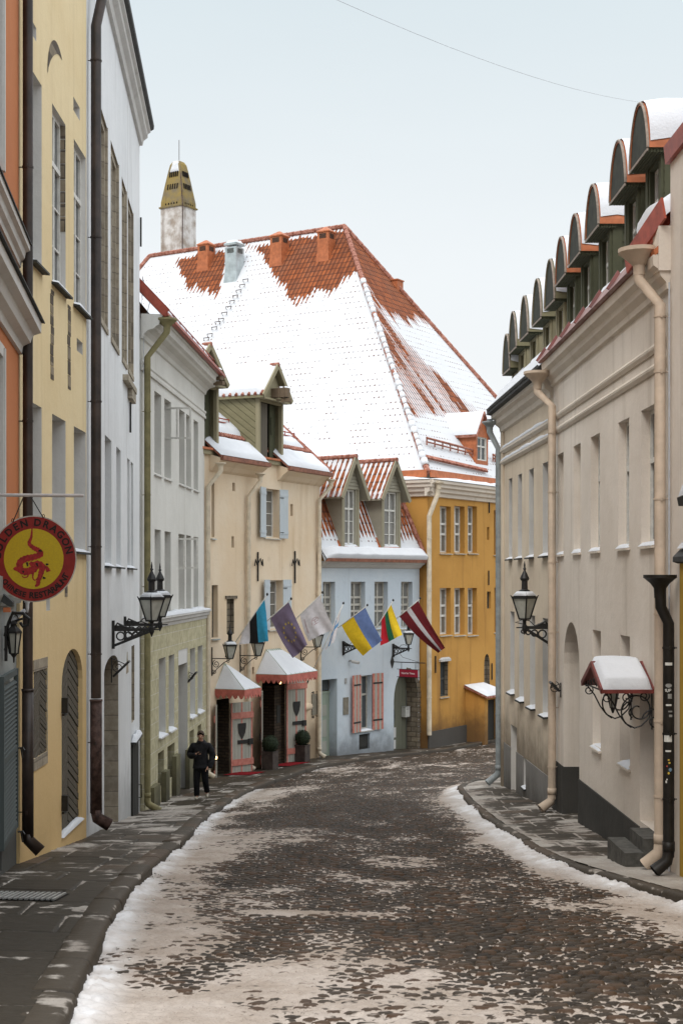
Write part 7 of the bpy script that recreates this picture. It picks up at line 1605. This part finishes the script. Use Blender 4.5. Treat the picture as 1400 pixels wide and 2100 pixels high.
# facing the camera: -y forward, the phone arm on the left of the picture
B = [(0,.0,.93,.13,.11),(0,.0,1.08,.13,.1),(0,-.01,1.25,.15,.1),(0,.0,1.40,.11,.085),(0,-.02,1.49,.055),(0,-.05,1.55,.06,.065),(0,-.062,1.62,.075,.085),(0,-.055,1.69,.066,.075),
 (-.17,.0,1.40,.06),(-.25,.02,1.14,.047),(-.20,-.2,1.13,.036),(-.09,-.31,1.20,.026),
 (.17,.0,1.40,.06),(.27,.03,1.13,.047),(.23,-.08,.92,.035),(.2,-.12,.86,.027),
 (-.09,0,.86,.085),(-.10,-.06,.48,.06),(-.10,-.03,.12,.042),(-.10,-.1,.04,.035),
 (.09,0,.86,.085),(.11,-.02,.48,.06),(.13,.2,.18,.042),(.13,.17,.08,.035)]
Eg = [(0,1),(1,2),(2,3),(3,4),(4,5),(5,6),(6,7),(3,8),(8,9),(9,10),(10,11),(3,12),(12,13),(13,14),(14,15),(0,16),(16,17),(17,18),(18,19),(0,20),(20,21),(21,22),(22,23)]
for base, root_i, dirx in ((Vector((-.09,-.31,1.20)), 11, 1), (Vector((.2,-.12,.86)), 15, -1)):
    b = B[root_i]; n0 = len(B)
    palm = base+(Vector((.045,-.02,.02)) if dirx > 0 else Vector((-.03,-.045,-.05))); B.append((*palm, .024, .016)); Eg.append((root_i, n0))
    for k in range(4):
        if dirx > 0: p1 = palm+Vector((.03,-.022+.0*k,.026-.017*k)); p2 = p1+Vector((.03,.004,.004)); p3 = p2+Vector((.014,.026,.0))
        else: p1 = palm+Vector((-.024+.0*k,-.02+.017*k-.02,-.03)); p2 = p1+Vector((-.008,-.008,-.026-.003*(k in (1,2)))); p3 = p2+Vector((.008,.002,-.02))
        i0 = len(B); B.extend([(*p1,.0095),(*p2,.0085),(*p3,.007)]); Eg.extend([(n0,i0),(i0,i0+1),(i0+1,i0+2)])
    th = palm+(Vector((.0,-.03,.02)) if dirx > 0 else Vector((.018,-.03,-.01))); i0 = len(B); th2 = th+(Vector((.03,-.012,.016)) if dirx > 0 else Vector((-.004,-.018,-.03))); B.extend([(*th,.011),(*th2,.009)]); Eg.extend([(n0,i0),(i0,i0+1)])
nI = len(B); B.append((0,-.155,1.60,.011)); Eg.append((6,nI))
skin('body', B, Eg, M['skin'], pr)
J = [(0,.0,.70,.19,.15),(0,.0,.82,.2,.16),(0,.0,1.0,.205,.16),(0,-.005,1.2,.215,.165),(0,.0,1.38,.175,.14),(0,-.005,1.46,.115,.105),(0,-.015,1.53,.085,.085),(-.19,.0,1.385,.115),(-.29,.03,1.14,.1),(-.215,-.2,1.125,.085),(-.13,-.285,1.165,.07),(-.1,-.315,1.19,.06),(.19,.0,1.385,.115),(.305,.04,1.12,.1),(.26,-.06,.93,.085),(.235,-.1,.86,.075),(.225,-.115,.8,.07)]
skin('jacket', J, [(0,1),(1,2),(2,3),(3,4),(4,5),(5,6),(4,7),(7,8),(8,9),(9,10),(10,11),(4,12),(12,13),(13,14),(14,15),(15,16)], M['coat'], pr, 2)
Tr = [(0,0,.98,.16,.13),(-.095,0,.78,.115,.115),(-.105,-.07,.46,.088),(-.105,-.035,.14,.078),(-.105,-.035,.07,.08),(.095,0,.78,.115,.115),(.115,-.03,.46,.088),(.135,.19,.2,.078),(.137,.215,.15,.08)]
skin('trousers', Tr, [(0,1),(1,2),(2,3),(3,4),(0,5),(5,6),(6,7),(7,8)], M['trouser'], pr)
for pts in ([(-.105,.02,.045,.05,.042),(-.11,-.09,.045,.048,.042),(-.115,-.2,.032,.042,.03)], [(.135,.24,.13,.05,.042),(.135,.16,.08,.046,.042),(.14,.08,.035,.04,.03)]): skin('shoe', pts, [(0,1),(1,2)], M['shoe'], pr, 1)
q = MB(); P9 = np.zeros((14, 25, 3))
for i in range(14):
    for j in range(25):
        ph = 2*PI*j/24; fr_ = .5+.5*math.cos(ph); th = (i/13)*R(58+78*(1-fr_)**.7); w_ = 1+.05*math.sin(ph*7+i)
        P9[i, j] = (px_+.092*w_*math.sin(th)*math.sin(ph), py_-.045-.108*w_*math.sin(th)*math.cos(ph), pz_+1.66+.115*math.cos(th))
q.grid(P9); link('hair', q, M['hair'], pr, True)
for nm, xs_, mt in (('eye', (-.03,.03), M['hair']),):
    for x in xs_: q = MB(); q.lathe(V(px_+x, py_-.138, pz_+1.625), [(.004,-.008), (.011,-.003), (.011,.003), (.004,.008)], 8); link(nm, q, mt, pr)
q = MB(); q.box(Fr((px_-.03, py_-.137), (px_+.03, py_-.137)), .01, .05, -.004, .004, pz_+1.555, pz_+1.562); link('mouth', q, M['signred'], pr)
for x in (-.078, .078): q = MB(); q.lathe(V(px_+x, py_-.045, pz_+1.62), [(.004,-.03), (.014,-.01), (.016,.015), (.006,.03)], 7); link('ear', q, M['skin'], pr)
q = MB(); c = V(px_-.0, py_-.375, pz_+1.235); u_ = V(.5,-.1,.2).normalized(); v_ = V(-.05,-.75,.6).normalized(); q.plate([c-u_*.07-v_*.036, c+u_*.07-v_*.036, c+u_*.07+v_*.036, c-u_*.07+v_*.036], u_.cross(v_)*.009); tag(link('phone', q, M['phone']), 'dark phone held up in the pedestrian\'s hand', 'phone')
# ================================================================== camera and light
cam = bpy.data.cameras.new('camera'); co_ = bpy.data.objects.new('camera', cam); COL.objects.link(co_); SC.camera = co_
co_.location = (0,0,0); co_.rotation_euler = (R(90),0,0); cam.sensor_fit = 'VERTICAL'; cam.sensor_height = 36; cam.lens = 50; cam.shift_y = 136/2100; cam.clip_end = 3000; cam.clip_start = .1
w = bpy.data.worlds.new('World'); SC.world = w; w.use_nodes = True; nt = w.node_tree; bg = nt.nodes['Background']
EL, AZ = 48, 205
sky = N(nt, 'TexSky', sky_type='NISHITA'); sky.sun_disc = False; sky.sun_elevation = R(EL); sky.sun_rotation = R(AZ); sky.air_density = 1.0; sky.dust_density = 3.0
hs_ = N(nt, 'HueSaturation', {'Saturation': .35, 'Value': .45, 'Color': sky.outputs[0]})
z = N(nt, 'SeparateXYZ', {'Vector': N(nt, 'TexCoord').outputs['Generated']}).outputs[2]
rp = N(nt, 'ValToRGB', {'Fac': z}); cr = rp.color_ramp
for p, c in ((.0,(.95,.97,.98)), (.12,(1.0,1.03,1.045)), (.22,(.95,1.0,1.03)), (.39,(.78,.88,.93)), (.48,(1.9,1.97,2.04)), (1.0,(2.3,2.38,2.46))):
    if p == 0: e = cr.elements[0]; e.position = 0
    elif p == 1.0: e = cr.elements[-1]; e.position = 1
    else: e = cr.elements.new(p)
    e.color = (c[0], c[1], c[2], 1)
cl = noise(nt, N(nt, 'Mapping', {'Vector': N(nt, 'TexCoord').outputs['Generated'], 'Scale': (1.5,1.5,5)}).outputs[0], 1.6, 5, .55)
ov = mix(nt, 1.0, rp.outputs[0], mix(nt, cl, (.95,.95,.955), (1.03,1.03,1.025)), 'MULTIPLY')
sc10 = N(nt, 'VectorMath', {0: ov, 'Scale': 9.0}, operation='SCALE').outputs[0]
nt.links.new(mix(nt, .92, hs_.outputs[0], sc10), bg.inputs[0]); bg.inputs[1].default_value = .11
sl = bpy.data.lights.new('sun', 'SUN'); so = bpy.data.objects.new('sun', sl); COL.objects.link(so); sl.energy = 1.4; sl.angle = R(25); sl.color = (1,.94,.86)
az = R(AZ); dirv = V(math.sin(az)*math.cos(R(EL)), math.cos(az)*math.cos(R(EL)), math.sin(R(EL)))
so.rotation_euler = dirv.to_track_quat('Z', 'Y').to_euler(); so.location = (-20,-20,40)
SC.view_settings.view_transform = 'Standard'; SC.view_settings.look = 'None'; SC.view_settings.exposure = 0
SC.cycles.use_denoising = True; SC.cycles.max_bounces = 6; SC.cycles.diffuse_bounces = 4
